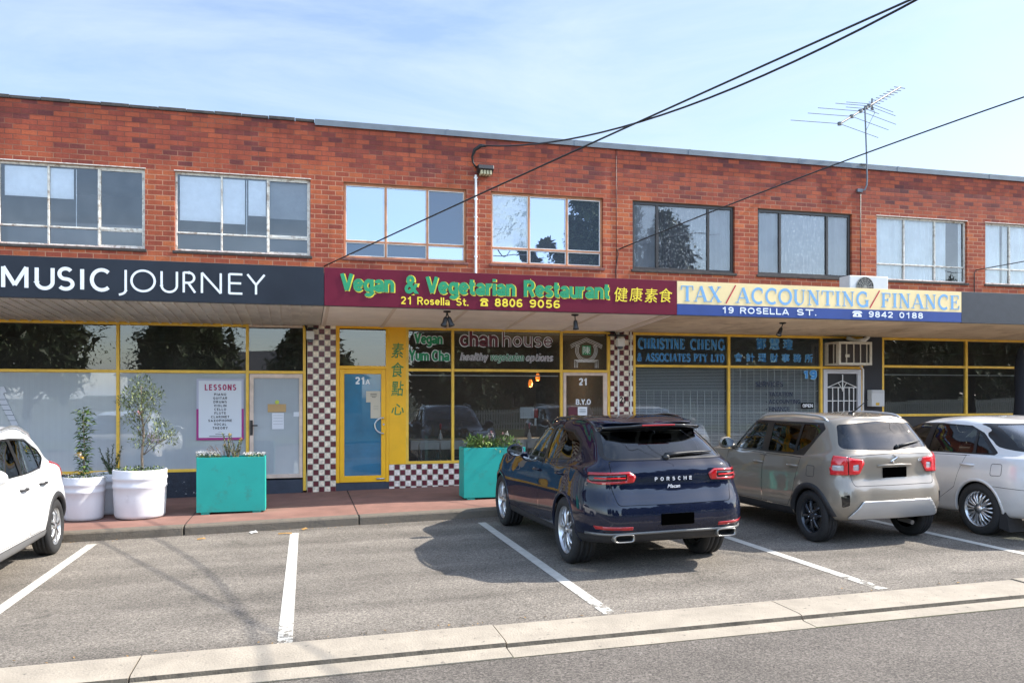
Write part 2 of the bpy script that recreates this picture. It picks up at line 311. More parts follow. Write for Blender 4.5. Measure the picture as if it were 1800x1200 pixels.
# ------------------------------------------------------------------ lettering
_tc = {}
def raw_text(body, off=0., shear=0.):
    k = (body, off, shear)
    if k not in _tc:
        c = bpy.data.curves.new('lettering', 'FONT'); c.body = body; c.size = 1; c.offset = off; c.shear = shear; c.resolution_u = 3
        o = bpy.data.objects.new('lettering', c); me = bpy.data.meshes.new_from_object(o)
        V = [(v.co.x, v.co.y) for v in me.vertices]; F = [tuple(p.vertices) for p in me.polygons]
        bpy.data.objects.remove(o); bpy.data.curves.remove(c); bpy.data.meshes.remove(me)
        _tc[k] = (V, F)
    return _tc[k]
def text_into(mb, body, x0, x1, z0, cap, y, off=0., shear=0., mi=0, depth=.004, cjk=False, keep=None):
    """writes body into mesh builder on a plane y=const; cap height `cap` from baseline z0, stretched to x0..x1"""
    V, F = raw_text(body, off, shear)
    Vb, _ = raw_text(body, 0., shear) if off else (V, F)
    mnx = min(v[0] for v in Vb); mxx = max(v[0] for v in Vb)
    if cjk:
        mnz = min(v[1] for v in Vb); mxz = max(v[1] for v in Vb); sz = cap/(mxz-mnz); bz = mnz
    else:
        Vh, _ = raw_text('H'); sz = cap/max(v[1] for v in Vh); bz = 0
    sx = (x1-x0)/(mxx-mnx)
    n = len(mb.v); k = len(V)
    P = [(x0+(v[0]-mnx)*sx, z0+(v[1]-bz)*sz) for v in V]
    mb.v += [(a, y, b) for a, b in P]
    for f in F: mb.face([n+i for i in f], mi)
    if depth:   # give the letters an edge
        cnt = {}
        for f in F:
            for i in range(len(f)):
                e = (f[i], f[(i+1) % len(f)])
                if (e[1], e[0]) in cnt: cnt[(e[1], e[0])] = 0
                else: cnt[e] = 1
        mb.v += [(a, y+depth, b) for a, b in P]
        for (a, b), c in cnt.items():
            if c: mb.face((n+b, n+a, n+k+a, n+k+b), mi)
    return mb
# stroke alphabet for the geometric sans and the slab serif sign faces: strokes in a 1-high box
def arc(cx, cy, rx, ry, a0, a1, n=18): return [(cx+rx*math.cos(R(a0+(a1-a0)*i/n)), cy+ry*math.sin(R(a0+(a1-a0)*i/n))) for i in range(n+1)]
SANS = {'M': (1.0, [[(.08, 0), (.08, 1)], [(.08, 1), (.5, .12)], [(.5, .12), (.92, 1)], [(.92, 1), (.92, 0)]]),
 'U': (.72, [[(.06, 1), (.06, .32)] + arc(.36, .32, .30, .32, 180, 360) + [(.66, 1)]]),
 'S': (.6, [arc(.3, .745, .225, .255, 35, 270)[0:] + arc(.3, .245, .25, .245, 90, -145)[1:]]),
 'I': (.2, [[(.1, 0), (.1, 1)]]),
 'C': (.8, [arc(.5, .5, .45, .5, 48, 312)]),
 'J': (.4, [[(.3, 1), (.3, .02)] + arc(.1, .02, .2, .22, 0, -80, 8)]),
 'O': (1.0, [arc(.5, .5, .46, .5, 0, 360, 32)]),
 'R': (.6, [[(.07, 0), (.07, 1)], [(.07, .98), (.28, .98)] + arc(.28, .73, .24, .25, 90, -90, 12) + [(.07, .48)], [(.26, .48), (.56, 0)]]),
 'N': (.8, [[(.07, 0), (.07, 1)], [(.07, 1), (.73, 0)], [(.73, 0), (.73, 1)]]),
 'E': (.55, [[(.07, 0), (.07, 1)], [(.07, .98), (.5, .98)], [(.07, .53), (.46, .53)], [(.07, .02), (.5, .02)]]),
 'Y': (.66, [[(.02, 1), (.33, .48)], [(.64, 1), (.33, .48)], [(.33, .5), (.33, 0)]])}
# serif: (stroke polyline, weight) weights: 1 thick, 0 thin ; serifs as ((x,y),half-width)
SERIF = {'T': (.8, [([(.4, 0), (.4, 1)], 1), ([(.02, .97), (.78, .97)], 0), ([(.04, .98), (.03, .72)], 0), ([(.76, .98), (.77, .72)], 0)], [((.4, 0), .17)]),
 'A': (.86, [([(.08, 0), (.42, 1)], 0), ([(.42, 1), (.74, 0)], 1), ([(.2, .33), (.64, .33)], 0)], [((.08, 0), .12), ((.74, 0), .16)]),
 'X': (.84, [([(.12, 1), (.70, 0)], 1), ([(.70, 1), (.12, 0)], 0)], [((.14, 1), .15), ((.70, 1), .12), ((.12, 0), .12), ((.70, 0), .15)]),
 'C': (.8, [(arc(.46, .5, .36, .48, 52, 308), .8), ([(.70, .68), (.70, .96)], 0)], []),
 'O': (.86, [(arc(.43, .5, .37, .48, 0, 360, 32), .8)], []),
 'U': (.86, [([(.18, 1), (.18, .34)] + arc(.43, .34, .25, .32, 180, 270, 8), .9), (arc(.43, .34, .25, .32, 270, 360, 8) + [(.68, 1)], 0)], [((.18, 1), .16), ((.68, 1), .13)]),
 'N': (.88, [([(.16, 0), (.16, 1)], 0), ([(.16, .98), (.70, .02)], 1), ([(.70, 0), (.70, 1)], 0)], [((.16, 0), .12), ((.12, 1), .12), ((.70, 1), .12)]),
 'I': (.42, [([(.21, 0), (.21, 1)], 1)], [((.21, 0), .17), ((.21, 1), .17)]),
 'G': (.86, [(arc(.46, .5, .36, .48, 52, 335), .8), ([(.74, .0), (.74, .42)], .9), ([(.70, .68), (.70, .96)], 0)], [((.74, .42), .15)]),
 'F': (.72, [([(.2, 0), (.2, 1)], 1), ([(.06, .97), (.66, .97)], 0), ([(.2, .52), (.5, .52)], 0), ([(.65, .98), (.65, .72)], 0), ([(.5, .40), (.5, .64)], 0)], [((.2, 0), .17)]),
 'E': (.76, [([(.2, 0), (.2, 1)], 1), ([(.06, .97), (.66, .97)], 0), ([(.2, .52), (.5, .52)], 0), ([(.65, .98), (.65, .74)], 0), ([(.06, .03), (.68, .03)], 0), ([(.68, .02), (.70, .28)], 0), ([(.5, .40), (.5, .64)], 0)], []),
 'H': (.9, [([(.2, 0), (.2, 1)], 1), ([(.70, 0), (.70, 1)], 1), ([(.2, .52), (.7, .52)], 0)], [((.2, 0), .17), ((.2, 1), .17), ((.7, 0), .17), ((.7, 1), .17)]),
 'R': (.86, [([(.2, 0), (.2, 1)], 1), ([(.06, .97), (.4, .97)] + arc(.42, .74, .22, .23, 90, -90, 10) + [(.2, .5)], .5), ([(.42, .5), (.72, 0)], 1)], [((.2, 0), .17), ((.74, 0), .12)]),
 'S': (.68, [(arc(.34, .745, .22, .23, 30, 270) + arc(.34, .25, .24, .23, 90, -150)[1:], .8), ([(.55, .72), (.56, .98)], 0), ([(.12, .02), (.12, .3)], 0)], []),
 'P': (.76, [([(.2, 0), (.2, 1)], 1), ([(.06, .97), (.4, .97)] + arc(.44, .73, .22, .24, 90, -90, 10) + [(.2, .48)], .6)], [((.2, 0), .17)]),
 'Y': (.84, [([(.12, 1), (.42, .46)], 1), ([(.70, 1), (.42, .46)], 0), ([(.42, .5), (.42, 0)], 1)], [((.14, 1), .15), ((.70, 1), .12), ((.42, 0), .17)]),
 'L': (.74, [([(.2, 0), (.2, 1)], 1), ([(.06, .03), (.66, .03)], 0), ([(.66, .02), (.68, .3)], 0)], [((.2, 1), .17)]),
 'D': (.86, [([(.2, 0), (.2, 1)], 1), ([(.06, .97), (.4, .97)] + arc(.4, .5, .34, .47, 90, -90, 16) + [(.06, .03)], .7)], []),
 '&': (.9, [([(.72, .0), (.24, .66)] + arc(.38, .77, .15, .19, 200, -20, 10) + [(.2, .42)] + arc(.34, .23, .23, .21, 140, 330, 10) + [(.76, .5)], .6)], [])}
def ribbon(mb, pts, wd, x0, z0, sx, sz, y, mi=0, dep=.004):
    P = [Vector((x0+a*sx, z0+b*sz)) for a, b in pts]; n = len(mb.v); k = len(P)
    closed = (P[0]-P[-1]).length < 1e-5
    for i, q in enumerate(P):
        if closed: t = (P[(i+1) % (k-1) if i < k-1 else 1] - P[i-1 if i else k-2])
        else: t = P[min(i+1, k-1)] - P[max(i-1, 0)]
        t.normalize(); nn = Vector((-t.y, t.x)); ww = wd*.5
        if 0 < i < k-1:
            d = (P[i]-P[i-1]).normalized().dot(t); ww = ww/max(d, .6)
        for sgn in (1, -1):
            q2 = q + nn*ww*sgn; mb.v.append((q2.x, y, q2.y)); mb.v.append((q2.x, y+dep, q2.y))
    for i in range(k-1):
        a = n+i*4; b = a+4
        mb.face((a, a+2, b+2, b), mi); mb.face((a, b, b+1, a+1), mi); mb.face((a+2, a+3, b+3, b+2), mi)
    a = n; mb.face((a, a+1, a+3, a+2), mi); a = n+(k-1)*4; mb.face((a, a+2, a+3, a+1), mi)
def sans_letter(mb, ch, x0, x1, z0, h, y, wd, mi=0):
    W, st = SANS[ch]; xs = [p[0] for s in st for p in s]; a, b = min(xs), max(xs)
    sx = (x1-x0-wd)/(b-a) if b-a > .02 else 1
    for i, s in enumerate(st): ribbon(mb, s, wd, x0+wd/2-a*sx, z0, sx, h, y-.0004*i, mi)
def serif_word(mb, word, x0, x1, z0, h, y, thick=.15, thin=.05, mi=0, gap=.06):
    tot = sum((SERIF[c][0] if c != ' ' else .45)+gap for c in word)-gap; sx = (x1-x0)/tot; x = x0
    for c in word:
        if c == ' ': x += (.45+gap)*sx; continue
        W, st, sf = SERIF[c]
        for i, (s, wgt) in enumerate(st):
            ribbon(mb, s, (thin+(thick-thin)*wgt)*h, x, z0, sx, h, y-.0004*i, mi)
        for i, ((a, b), hw) in enumerate(sf):
            bb = b+.022 if b < .5 else b-.022
            ribbon(mb, [(a-hw, bb), (a+hw, bb)], .05*h, x, z0, sx, h, y-.0004*(i+len(st)), mi)
        x += (W+gap)*sx
# grotesque (plain bold sign painter's sans): centre lines in a box of cap height 1
_I = .095
GROT = {'A': (.72, [[(.06, 0), (.36, .96)], [(.66, 0), (.36, .96)], [(.16, .27), (.56, .27)]]),
 'B': (.68, [[(.1, 0), (.1, 1)], [(.1, .905), (.36, .905)] + arc(.36, .72, .18, .185, 90, -90) + [(.1, .535)], [(.36, .52)] + arc(.37, .305, .2, .21, 90, -90) + [(.1, .095)]]),
 'C': (.72, [arc(.38, .5, .28, .405, 48, 312)]), 'D': (.72, [[(.1, 0), (.1, 1)], [(.1, .905), (.32, .905)] + arc(.32, .5, .28, .405, 90, -90) + [(.1, .095)]]),
 'E': (.62, [[(.1, 0), (.1, 1)], [(.1, .905), (.57, .905)], [(.1, .52), (.53, .52)], [(.1, .095), (.58, .095)]]),
 'F': (.58, [[(.1, 0), (.1, 1)], [(.1, .905), (.55, .905)], [(.1, .50), (.5, .50)]]),
 'G': (.76, [arc(.38, .5, .28, .405, 48, 330), [(.42, .45), (.72, .45)], [(.64, .45), (.64, 0)]]),
 'H': (.72, [[(.1, 0), (.1, 1)], [(.62, 0), (.62, 1)], [(.1, .52), (.62, .52)]]), 'I': (.22, [[(.11, 0), (.11, 1)]]),
 'L': (.58, [[(.1, 0), (.1, 1)], [(.1, .095), (.55, .095)]]), 'M': (.84, [[(.1, 0), (.1, 1)], [(.12, .94), (.42, .06)], [(.72, .94), (.42, .06)], [(.74, 0), (.74, 1)]]),
 'N': (.74, [[(.1, 0), (.1, 1)], [(.12, .96), (.62, .04)], [(.64, 0), (.64, 1)]]), 'O': (.76, [arc(.38, .5, .28, .405, 0, 360, 28)]),
 'P': (.66, [[(.1, 0), (.1, 1)], [(.1, .905), (.36, .905)] + arc(.36, .68, .2, .225, 90, -90) + [(.1, .455)]]),
 'R': (.7, [[(.1, 0), (.1, 1)], [(.1, .905), (.38, .905)] + arc(.38, .70, .2, .205, 90, -90) + [(.1, .495)], [(.36, .5), (.6, 0)]]),
 'S': (.64, [arc(.32, .705, .2, .20, 25, 270) + arc(.32, .30, .22, .205, 90, -155)[1:]]), 'T': (.62, [[(.31, 0), (.31, 1)], [(.02, .905), (.6, .905)]]),
 'U': (.72, [[(.1, 1), (.1, .35)] + arc(.36, .355, .26, .26, 180, 360) + [(.62, 1)]]), 'V': (.72, [[(.08, 1), (.36, .04)], [(.64, 1), (.36, .04)]]),
 'X': (.68, [[(.08, 1), (.6, 0)], [(.6, 1), (.08, 0)]]), 'Y': (.68, [[(.07, 1), (.34, .45)], [(.61, 1), (.34, .45)], [(.34, .48), (.34, 0)]]),
 'a': (.58, [arc(.28, .45, .19, .175, 160, 0) + [(.47, 0)], arc(.27, .215, .185, .12, 0, 360, 20)]), 'c': (.54, [arc(.3, .36, .21, .265, 45, 315)]),
 'e': (.58, [arc(.3, .36, .21, .265, 0, 318), [(.1, .355), (.5, .355)]]), 'g': (.6, [arc(.29, .36, .2, .265, 0, 360, 22), [(.49, .72), (.49, -.04)] + arc(.29, -.04, .2, .15, 0, -150, 10)]),
 'h': (.58, [[(.1, 0), (.1, 1)], [(.1, .36)] + arc(.29, .43, .19, .195, 180, 0) + [(.48, 0)]]), 'n': (.58, [[(.1, 0), (.1, .72)], [(.1, .36)] + arc(.29, .43, .19, .195, 180, 0) + [(.48, 0)]]),
 'm': (.88, [[(.1, 0), (.1, .72)], [(.1, .36)] + arc(.27, .45, .17, .175, 180, 0) + [(.44, 0)], [(.44, .36)] + arc(.61, .45, .17, .175, 180, 0) + [(.78, 0)]]),
 'o': (.6, [arc(.3, .36, .21, .265, 0, 360, 24)]), 'p': (.6, [[(.1, -.24), (.1, .72)], arc(.31, .36, .2, .265, 0, 360, 22)]), 'r': (.4, [[(.1, 0), (.1, .72)], [(.1, .36)] + arc(.33, .40, .22, .225, 165, 78, 8)]),
 's': (.52, [arc(.26, .495, .165, .13, 25, 270) + arc(.26, .225, .175, .135, 90, -155)[1:]]), 't': (.4, [[(.17, .92), (.17, .22)] + arc(.29, .21, .12, .115, 180, 280, 6) + [(.38, .1)], [(.02, .635), (.37, .635)]]),
 'u': (.58, [[(.1, .72), (.1, .3)] + arc(.29, .29, .19, .195, 180, 360), [(.48, 0), (.48, .72)]]), 'i': (.2, [[(.1, 0), (.1, .72)], [(.1, .84), (.1, 1)]]), 'l': (.2, [[(.1, 0), (.1, 1)]]),
 'v': (.54, [[(.06, .72), (.27, .03)], [(.48, .72), (.27, .03)]]), 'y': (.54, [[(.06, .72), (.28, .03)], [(.48, .72), (.2, -.22)]]), '.': (.2, [[(.1, 0), (.1, .19)]]), '·': (.3, [[(.12, .36), (.12, .56)]]),
 '0': (.6, [arc(.3, .5, .2, .405, 0, 360, 24)]), '1': (.6, [[(.36, 0), (.36, 1)], [(.36, .84), (.14, .70)]]), '2': (.6, [arc(.3, .69, .2, .215, 170, -40) + [(.11, .11)], [(.07, .095), (.53, .095)]]),
 '4': (.62, [[(.43, 0), (.43, 1)], [(.43, .93), (.08, .3)], [(.05, .29), (.58, .29)]]), '5': (.6, [[(.5, .905), (.17, .905), (.12, .50)], [(.12, .5)] + arc(.29, .325, .21, .23, 120, -155)]),
 '6': (.6, [arc(.3, .31, .2, .215, 0, 360, 20), [(.1, .31)] + arc(.33, .55, .23, .355, 175, 45)]), '8': (.6, [arc(.3, .72, .17, .185, 0, 360, 18), arc(.3, .30, .2, .205, 0, 360, 20)]),
 '9': (.6, [arc(.3, .69, .2, .215, 0, 360, 20), [(.5, .69)] + arc(.27, .45, .23, .355, -5, -135)]), '3': (.6, [arc(.28, .71, .2, .195, 160, -85), arc(.29, .29, .21, .2, 85, -160)]),
 '&': (.8, [[(.70, .02), (.22, .66)] + arc(.36, .75, .15, .165, 200, -20, 10) + [(.18, .40)] + arc(.33, .265, .22, .18, 140, 330, 10) + [(.70, .5)]])}
def grot(mb, s, x0, x1, z0, cap, y, wt=.19, mi=0, slant=0., gap=.05, dep=.004):
    tot = sum(GROT[c][0]+gap if c != ' ' else .32 for c in s)-gap; sx = (x1-x0)/tot; x = x0
    for c in s:
        if c == ' ': x += .32*sx; continue
        W, st = GROT[c]
        for i, q in enumerate(st): ribbon(mb, [(a*sx+b*slant*cap, b) for a, b in q], wt*cap, x, z0, 1, cap, y-.0004*i, mi, dep)
        x += (W+gap)*sx
def phone_icon(mb, x0, x1, z0, z1, y, mi=0, hole=1):
    w, h = x1-x0, z1-z0; P = lambda a, b: (x0+a*w, z0+b*h)
    mb.prism([P(.02, .62), P(.12, .9), P(.3, 1), P(.7, 1), P(.88, .9), P(.98, .62), P(.74, .62), P(.7, .8), P(.3, .8), P(.26, .62)], y, y+.004, mi)
    mb.prism([P(.34, .74), P(.66, .74), P(.9, .3), P(.9, 0), P(.1, 0), P(.1, .3)], y-.0004, y+.004, mi)
    c = P(.5, .32); r = .16*h
    mb.prism([(c[0]+r*math.cos(R(a)), c[1]+r*math.sin(R(a))) for a in range(0, 360, 30)], y-.0016, y-.0002, hole)

# ------------------------------------------------------------------ palette
M_brick = brick_mat()
M_asph = asphalt_mat('car park asphalt', (.178, .158, .134), .2)
M_road = asphalt_mat('road asphalt', (.130, .115, .100), .2, False)
M_conc = mat('strip concrete', (.31, .27, .215), .85, var=.16, vscale=3, bump=.6, bscale=60, dirt=((.10, .09, .075), 17, .60, .70))
M_kerb = mat('kerb concrete', (.15, .125, .095), .9, var=.3, vscale=5, bump=.7, bscale=45, dirt=((.07, .065, .055), 5, .45, .7))  # base and dirt darkened to stand in for shade on the kerb face
M_foot = mat('red footpath', (.215, .108, .082), .85, var=.2, vscale=2.5, bump=.4, bscale=80, dirt=((.17, .09, .07), 4, .52, .75))
M_line = None
def worn_line():
    m = mat('worn line paint', (.50, .48, .43), .75, var=.12, vscale=9, bump=.4, bscale=90)
    t = m.node_tree; N = t.nodes.new; L = t.links.new; p = t.nodes['Principled BSDF']
    tcn = N('ShaderNodeTexCoord'); n = N('ShaderNodeTexNoise'); n.inputs['Scale'].default_value = 14; n.inputs['Detail'].default_value = 9; n.inputs['Roughness'].default_value = .75
    L(tcn.outputs['Object'], n.inputs['Vector']); sx = N('ShaderNodeSeparateXYZ'); L(tcn.outputs['Object'], sx.inputs[0])
    g = N('ShaderNodeMapRange'); g.inputs[1].default_value = 7.6; g.inputs[2].default_value = 6.4; g.inputs[3].default_value = -.02; g.inputs[4].default_value = .12; L(sx.outputs[1], g.inputs[0])
    a = N('ShaderNodeMath'); a.operation = 'ADD'; L(n.outputs['Fac'], a.inputs[0]); L(g.outputs[0], a.inputs[1])
    r = N('ShaderNodeMapRange'); r.inputs[1].default_value = .60; r.inputs[2].default_value = .66; r.inputs[3].default_value = 1; r.inputs[4].default_value = 0; L(a.outputs[0], r.inputs[0])
    L(r.outputs[0], p.inputs['Alpha']); return m
M_line = worn_line()
M_yel = mat('yellow frame paint', (.78, .47, .05), .45, var=.12, vscale=6, dirt=((.30, .20, .06), 9, .6, .8))
M_yelp = mat('bright yellow panel', (.85, .43, .004), .45, var=.06, vscale=5)
M_beige = mat('beige door paint', (.62, .48, .38), .5, var=.15)
M_white = mat('white paint', (.72, .71, .68), .5, var=.08, vscale=6)
M_flake = mat('flaking white window paint', (.62, .58, .50), .7, var=.15, vscale=14, bump=.6, bscale=60, dirt=((.20, .12, .07), 13, .50, .68))
M_cop = mat('salmon window paint', (.42, .17, .075), .55, var=.2, vscale=8)
M_lwhite = mat('chalky inner frame', (.62, .60, .55), .6, var=.15, vscale=10)
M_dark = mat('dark bronze aluminium', (.028, .022, .018), .4, var=.2)
M_sill = mat('stained sill tile', (.045, .036, .03), .8, var=.4, vscale=12, bump=.5, bscale=40)
M_sillr = mat('red tile sill', (.16, .06, .045), .7, var=.4, vscale=12, bump=.5, bscale=40)
M_navyt = mat('peeling navy tile', (.012, .017, .028), .45, var=.4, vscale=20, bump=.4, bscale=60, dirt=((.55, .55, .55), 11, .62, .66))
M_step = mat('slate step', (.030, .038, .055), .6, var=.2)
M_black = mat('black plastic', (.012, .012, .013), .45)
M_blackm = mat('matt black', (.006, .006, .006), .9)
M_steel = mat('brushed steel', (.62, .62, .62), .28, metal=1)
M_galv = mat('galvanised flashing', (.13, .15, .17), .6, metal=.1, var=.15, vscale=3)
M_cap = mat('dark capping tile', (.055, .045, .04), .85, var=.4, vscale=9, bump=.5)
M_int = mat('dim interior wall', (.10, .085, .075), .9, var=.2, vscale=1.5)
M_intm = mat('grey interior wall', (.15, .15, .16), .9, var=.15, vscale=1.5)
M_blind = mat('white roller blind', (.85, .85, .87), .8, var=.05)
M_curt = mat('white net curtain', (.80, .80, .78), .9, var=.12, vscale=3)
M_gcurt = mat('grey curtain', (.30, .30, .32), .9, var=.15, vscale=3)
M_check = checker_mat('maroon and cream checker tile', (.80, .68, .52), (.12, .018, .024), (.108, .135))
M_check2 = checker_mat('maroon and cream dado tile', (.80, .70, .62), (.13, .018, .028), (1.545, .20))
M_frost = mat('frosted film glass', (.42, .455, .475), .35, coat=.85, coat_rough=.01, var=.05, vscale=2)
M_frost2 = mat('corrugated blue door glass', (.008, .145, .26), .3, coat=.9, coat_rough=.015, var=.3, vscale=1.4)
for mm, sc_ in ((M_frost, 18), (M_frost2, 17)):    # fluted privacy film
    mm.node_tree.nodes['Principled BSDF'].inputs['Coat IOR'].default_value = 2.0 if mm is M_frost else 1.6; mm.node_tree.nodes['Principled BSDF'].inputs['Coat Weight'].default_value = 1
    t = mm.node_tree; wv = t.nodes.new('ShaderNodeTexWave'); wv.inputs['Scale'].default_value = sc_; wv.inputs['Distortion'].default_value = 1.5; wv.inputs['Detail'].default_value = 1
    tcx = t.nodes.new('ShaderNodeTexCoord'); mpx = t.nodes.new('ShaderNodeMapping'); mpx.inputs['Scale'].default_value = (1, 1, .03)
    t.links.new(tcx.outputs['Object'], mpx.inputs[0]); t.links.new(mpx.outputs[0], wv.inputs['Vector'])
    p_ = t.nodes['Principled BSDF']; src = p_.inputs['Base Color'].links[0].from_socket
    mxx = t.nodes.new('ShaderNodeMixRGB'); mxx.blend_type = 'MULTIPLY'; mxx.inputs[0].default_value = .28
    t.links.new(src, mxx.inputs[1]); t.links.new(wv.outputs['Color'], mxx.inputs[2]); t.links.new(mxx.outputs[0], p_.inputs['Base Color'])
G_shop = glass('shop window glass', (.66, .68, .68), 2.2, (.42, .40, .36), .075, ramp=(2.5, .3, .75, .03), wav=.0004)  # faint diffuse layer is painted haze that lifts the darkest reflections
G_tax = glass('clear window glass', (.88, .90, .90), 2.2, (.40, .42, .42), .10, wav=.0004)
G_up = glass('upper window glass', (.92, .95, .97), 1.7, (.42, .44, .45), .10, wav=.003, ramp=(3, .35, .7, .0))
G_mir = glass('reflective window film', (.25, .3, .4), 17, (.16, .20, .25), .8, wav=.0012, gcol=(.37, .42, .53))  # bluish diffuse base paints haze over the black tree reflections
G_dkb = glass('dark blue window glass', (.5, .5, .5), 2.2, (.014, .042, .095), .85, wav=.002)
G_wrap = glass('wrinkled plastic sheet', (.7, .75, .8), 4, (.34, .41, .46), .75, wav=.03, wsc=(3.2, 5))
G_bub = glass('bubbled film glass', (.6, .62, .64), 2.6, (.72, .74, .74), .9, wav=.001, ramp=(42, .575, .64, .0))

# ------------------------------------------------------------------ ground
def sheet(name, poly, m, dz, kind='structure'):
    b = MB(); b.v = [(x, y, gz(x, dz)) for x, y in poly]; b.face(range(len(poly)))
    o = b.build(name, m); o['kind'] = kind; return o
KX0, KX1 = -60., 80.
def kerb_y(x): return 11.78 + .035*min(max(x, -20), 25)
g = MB()      # land all around, one sheet that reaches the horizon
g.v = [(-1500, -1500, -1.05), (1500, -1500, -1.05), (1500, 1500, -1.05), (-1500, 1500, -1.05)]; g.face((0, 1, 2, 3))
gl = g.build('ground', mat('dry grass land', (.07, .075, .035), .95, var=.3, vscale=.3)); gl['kind'] = 'structure'
sheet('car_park', [(KX0, 6.33), (KX1, 6.33), (KX1, kerb_y(KX1)+.05), (25, kerb_y(25)+.05), (-20, kerb_y(-20)+.05), (KX0, kerb_y(KX0)+.05)], M_asph, 0)
sheet('road', [(KX0, -2.4), (KX1, -2.4), (KX1, 5.67), (KX0, 5.67)], M_road, -.046)
# concrete edge strip: a flat band, a small step, and the channel, cast in lengths with open joints
b = MB(); joints = [-14.1, -10.8, -7.5, -4.3, -1.1, 1.47, 3.95, 6.5, 9.2, 12, 15, 18, 21, 24, 27]
random.seed(3)
for x0, x1 in zip(joints[:-1], joints[1:]):
    a, c = x0+.006, x1-.006; dz = random.uniform(-.006, .006)
    prof = [(6.335, -.1), (6.335, .010), (6.30, .016), (5.92, .012), (5.868, .004), (5.860, -.026), (5.845, -.033), (5.70, -.036), (5.665, -.038), (5.665, -.16)]
    n = len(b.v)
    for xx in (a, c):
        for y_, z_ in prof: b.v.append((xx, y_, gz(xx, z_+dz)))
    k = len(prof)
    for i in range(k-1): b.face((n+i, n+k+i, n+k+i+1, n+i+1))
    b.mi[-(k-1)+4] = 1  # step face takes the darker second material
    b.face([n+i for i in range(k)]); b.face([n+k+i for i in reversed(range(k))])
st = b.build('edge_strip', [M_conc, mat('dark channel edge', (.09, .078, .06), .9, var=.5, vscale=7, bump=.6, bscale=50)]); st['kind'] = 'structure'
sheet('joint_bed', [(-20, 5.66), (30, 5.66), (30, 6.33), (-20, 6.33)], mat('joint soil', (.06, .06, .03), .95, var=.4), -.043)
# kerb of the footpath, cast in lengths
b = MB(); kj = [-20, -17, -14, -11, -8, -5.2, -1.52, .80, 3.4, 6, 8.7, 11.4, 14, 17, 20, 25]
for x0, x1 in zip(kj[:-1], kj[1:]):
    a, c = x0+.01, x1-.01; n = len(b.v)
    prof = [(0, -.1), (0, .10), (.012, .122), (.04, .132), (.16, .132), (.16, -.1)]
    for xx in (a, c):
        for y_, z_ in prof: b.v.append((xx, kerb_y(xx)+y_, gz(xx, z_)))
    k = len(prof)
    for i in range(k-1): b.face((n+i, n+i+1, n+k+i+1, n+k+i))
    b.face([n+i for i in reversed(range(k))]); b.face([n+k+i for i in range(k)])
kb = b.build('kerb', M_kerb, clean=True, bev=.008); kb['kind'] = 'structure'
b = MB(); n = 40
for i in range(n+1):
    x = -20+45*i/n
    b.v += [(x, kerb_y(x)+.155, gz(x, .127)), (x, 13.4, gz(x, .134)), (x, 15.3, gz(x, .140))]
for i in range(n):
    for j in range(2): b.face((i*3+j, i*3+3+j, i*3+4+j, i*3+1+j))
fp = b.build('footpath', M_foot); fp['kind'] = 'structure'
b = MB()      # saw-cut joints across the footpath
for x in (-5.2, -1.52, .80, 3.4, 6.0, 8.7):
    b.v += [(x-.006, kerb_y(x)+.16, gz(x, .1315)), (x+.006, kerb_y(x)+.16, gz(x, .1315)), (x+.006, 14.98, gz(x, .1445)), (x-.006, 14.98, gz(x, .1445))]
    b.face(range(len(b.v)-4, len(b.v)))
b.build('path_joint', M_blackm)['kind'] = 'structure'
for i, x in enumerate([-7.7, -5.15, -2.57, -.085, 2.495, 5.16, 7.66, 10.2, 12.8]):
    y0 = 6.36+.02*(i % 3); y1 = 11.42 if i < 5 else 11.7
    o = sheet('parking_line', [(x-.056+(y0-9)*.012*(1 if i == 3 else .3), y0), (x+.056+(y0-9)*.012*(1 if i == 3 else .3), y0), (x+.056, y1), (x-.056, y1)], M_line, .004)
    o['group'] = 'bay lines painted on the car park'

# ------------------------------------------------------------------ the shop building
B = empty('shop_building', (5, 15, .2), 'two storey red brick row of shops with steel windows above wide canopies', 'building')
WY = 15.0; ZS, ZH = 4.33, 5.69
WINS = [(-9.6, -7.36, 'm'), (-7.17, -4.93, 'm'), (-4.80, -2.56, 'm'), (-2.09, .165, 'm'), (.743, 2.989, 'v'), (3.457, 5.697, 'v'), (6.313, 8.548, 't'), (9.066, 11.304, 't'), (11.908, 14.237, 'r'), (14.724, 17.0, 'r'), (17.5, 19.75, 'r')]
WINS = [q for q in WINS if q[0] > -5] 
WINS = [(-7.51, -5.27, 'm')] + WINS
XA, XB, ZB, ZT = -10.0, 22.0, 3.05, 6.70
b = MB()
xs = sorted([XA, XB] + [v for q in WINS for v in q[:2]]); zs = [ZB, ZS, ZH, ZT]
for i in range(len(xs)-1):
    for j in range(3):
        x0, x1 = xs[i], xs[i+1]
        if j == 1 and any(abs(q[0]-x0) < 1e-6 for q in WINS): continue
        b.quad((x0, WY, zs[j]), (x1, WY, zs[j]), (x1, WY, zs[j+1]), (x0, WY, zs[j+1]))
RD = .13
for x0, x1, _ in WINS:
    b.quad((x0, WY, ZS), (x0, WY, ZH), (x0, WY+RD, ZH), (x0, WY+RD, ZS)); b.quad((x1, WY, ZH), (x1, WY, ZS), (x1, WY+RD, ZS), (x1, WY+RD, ZH))
    b.quad((x0, WY, ZH), (x1, WY, ZH), (x1, WY+RD, ZH), (x0, WY+RD, ZH)); b.quad((x1, WY, ZS), (x0, WY, ZS), (x0, WY+RD, ZS), (x1, WY+RD, ZS))
b.quad((XA, WY, ZT), (XB, WY, ZT), (XB, WY+.23, ZT), (XA, WY+.23, ZT)); b.quad((XB, WY+.23, 6.3), (XA, WY+.23, 6.3), (XA, WY+.23, ZT), (XB, WY+.23, ZT))
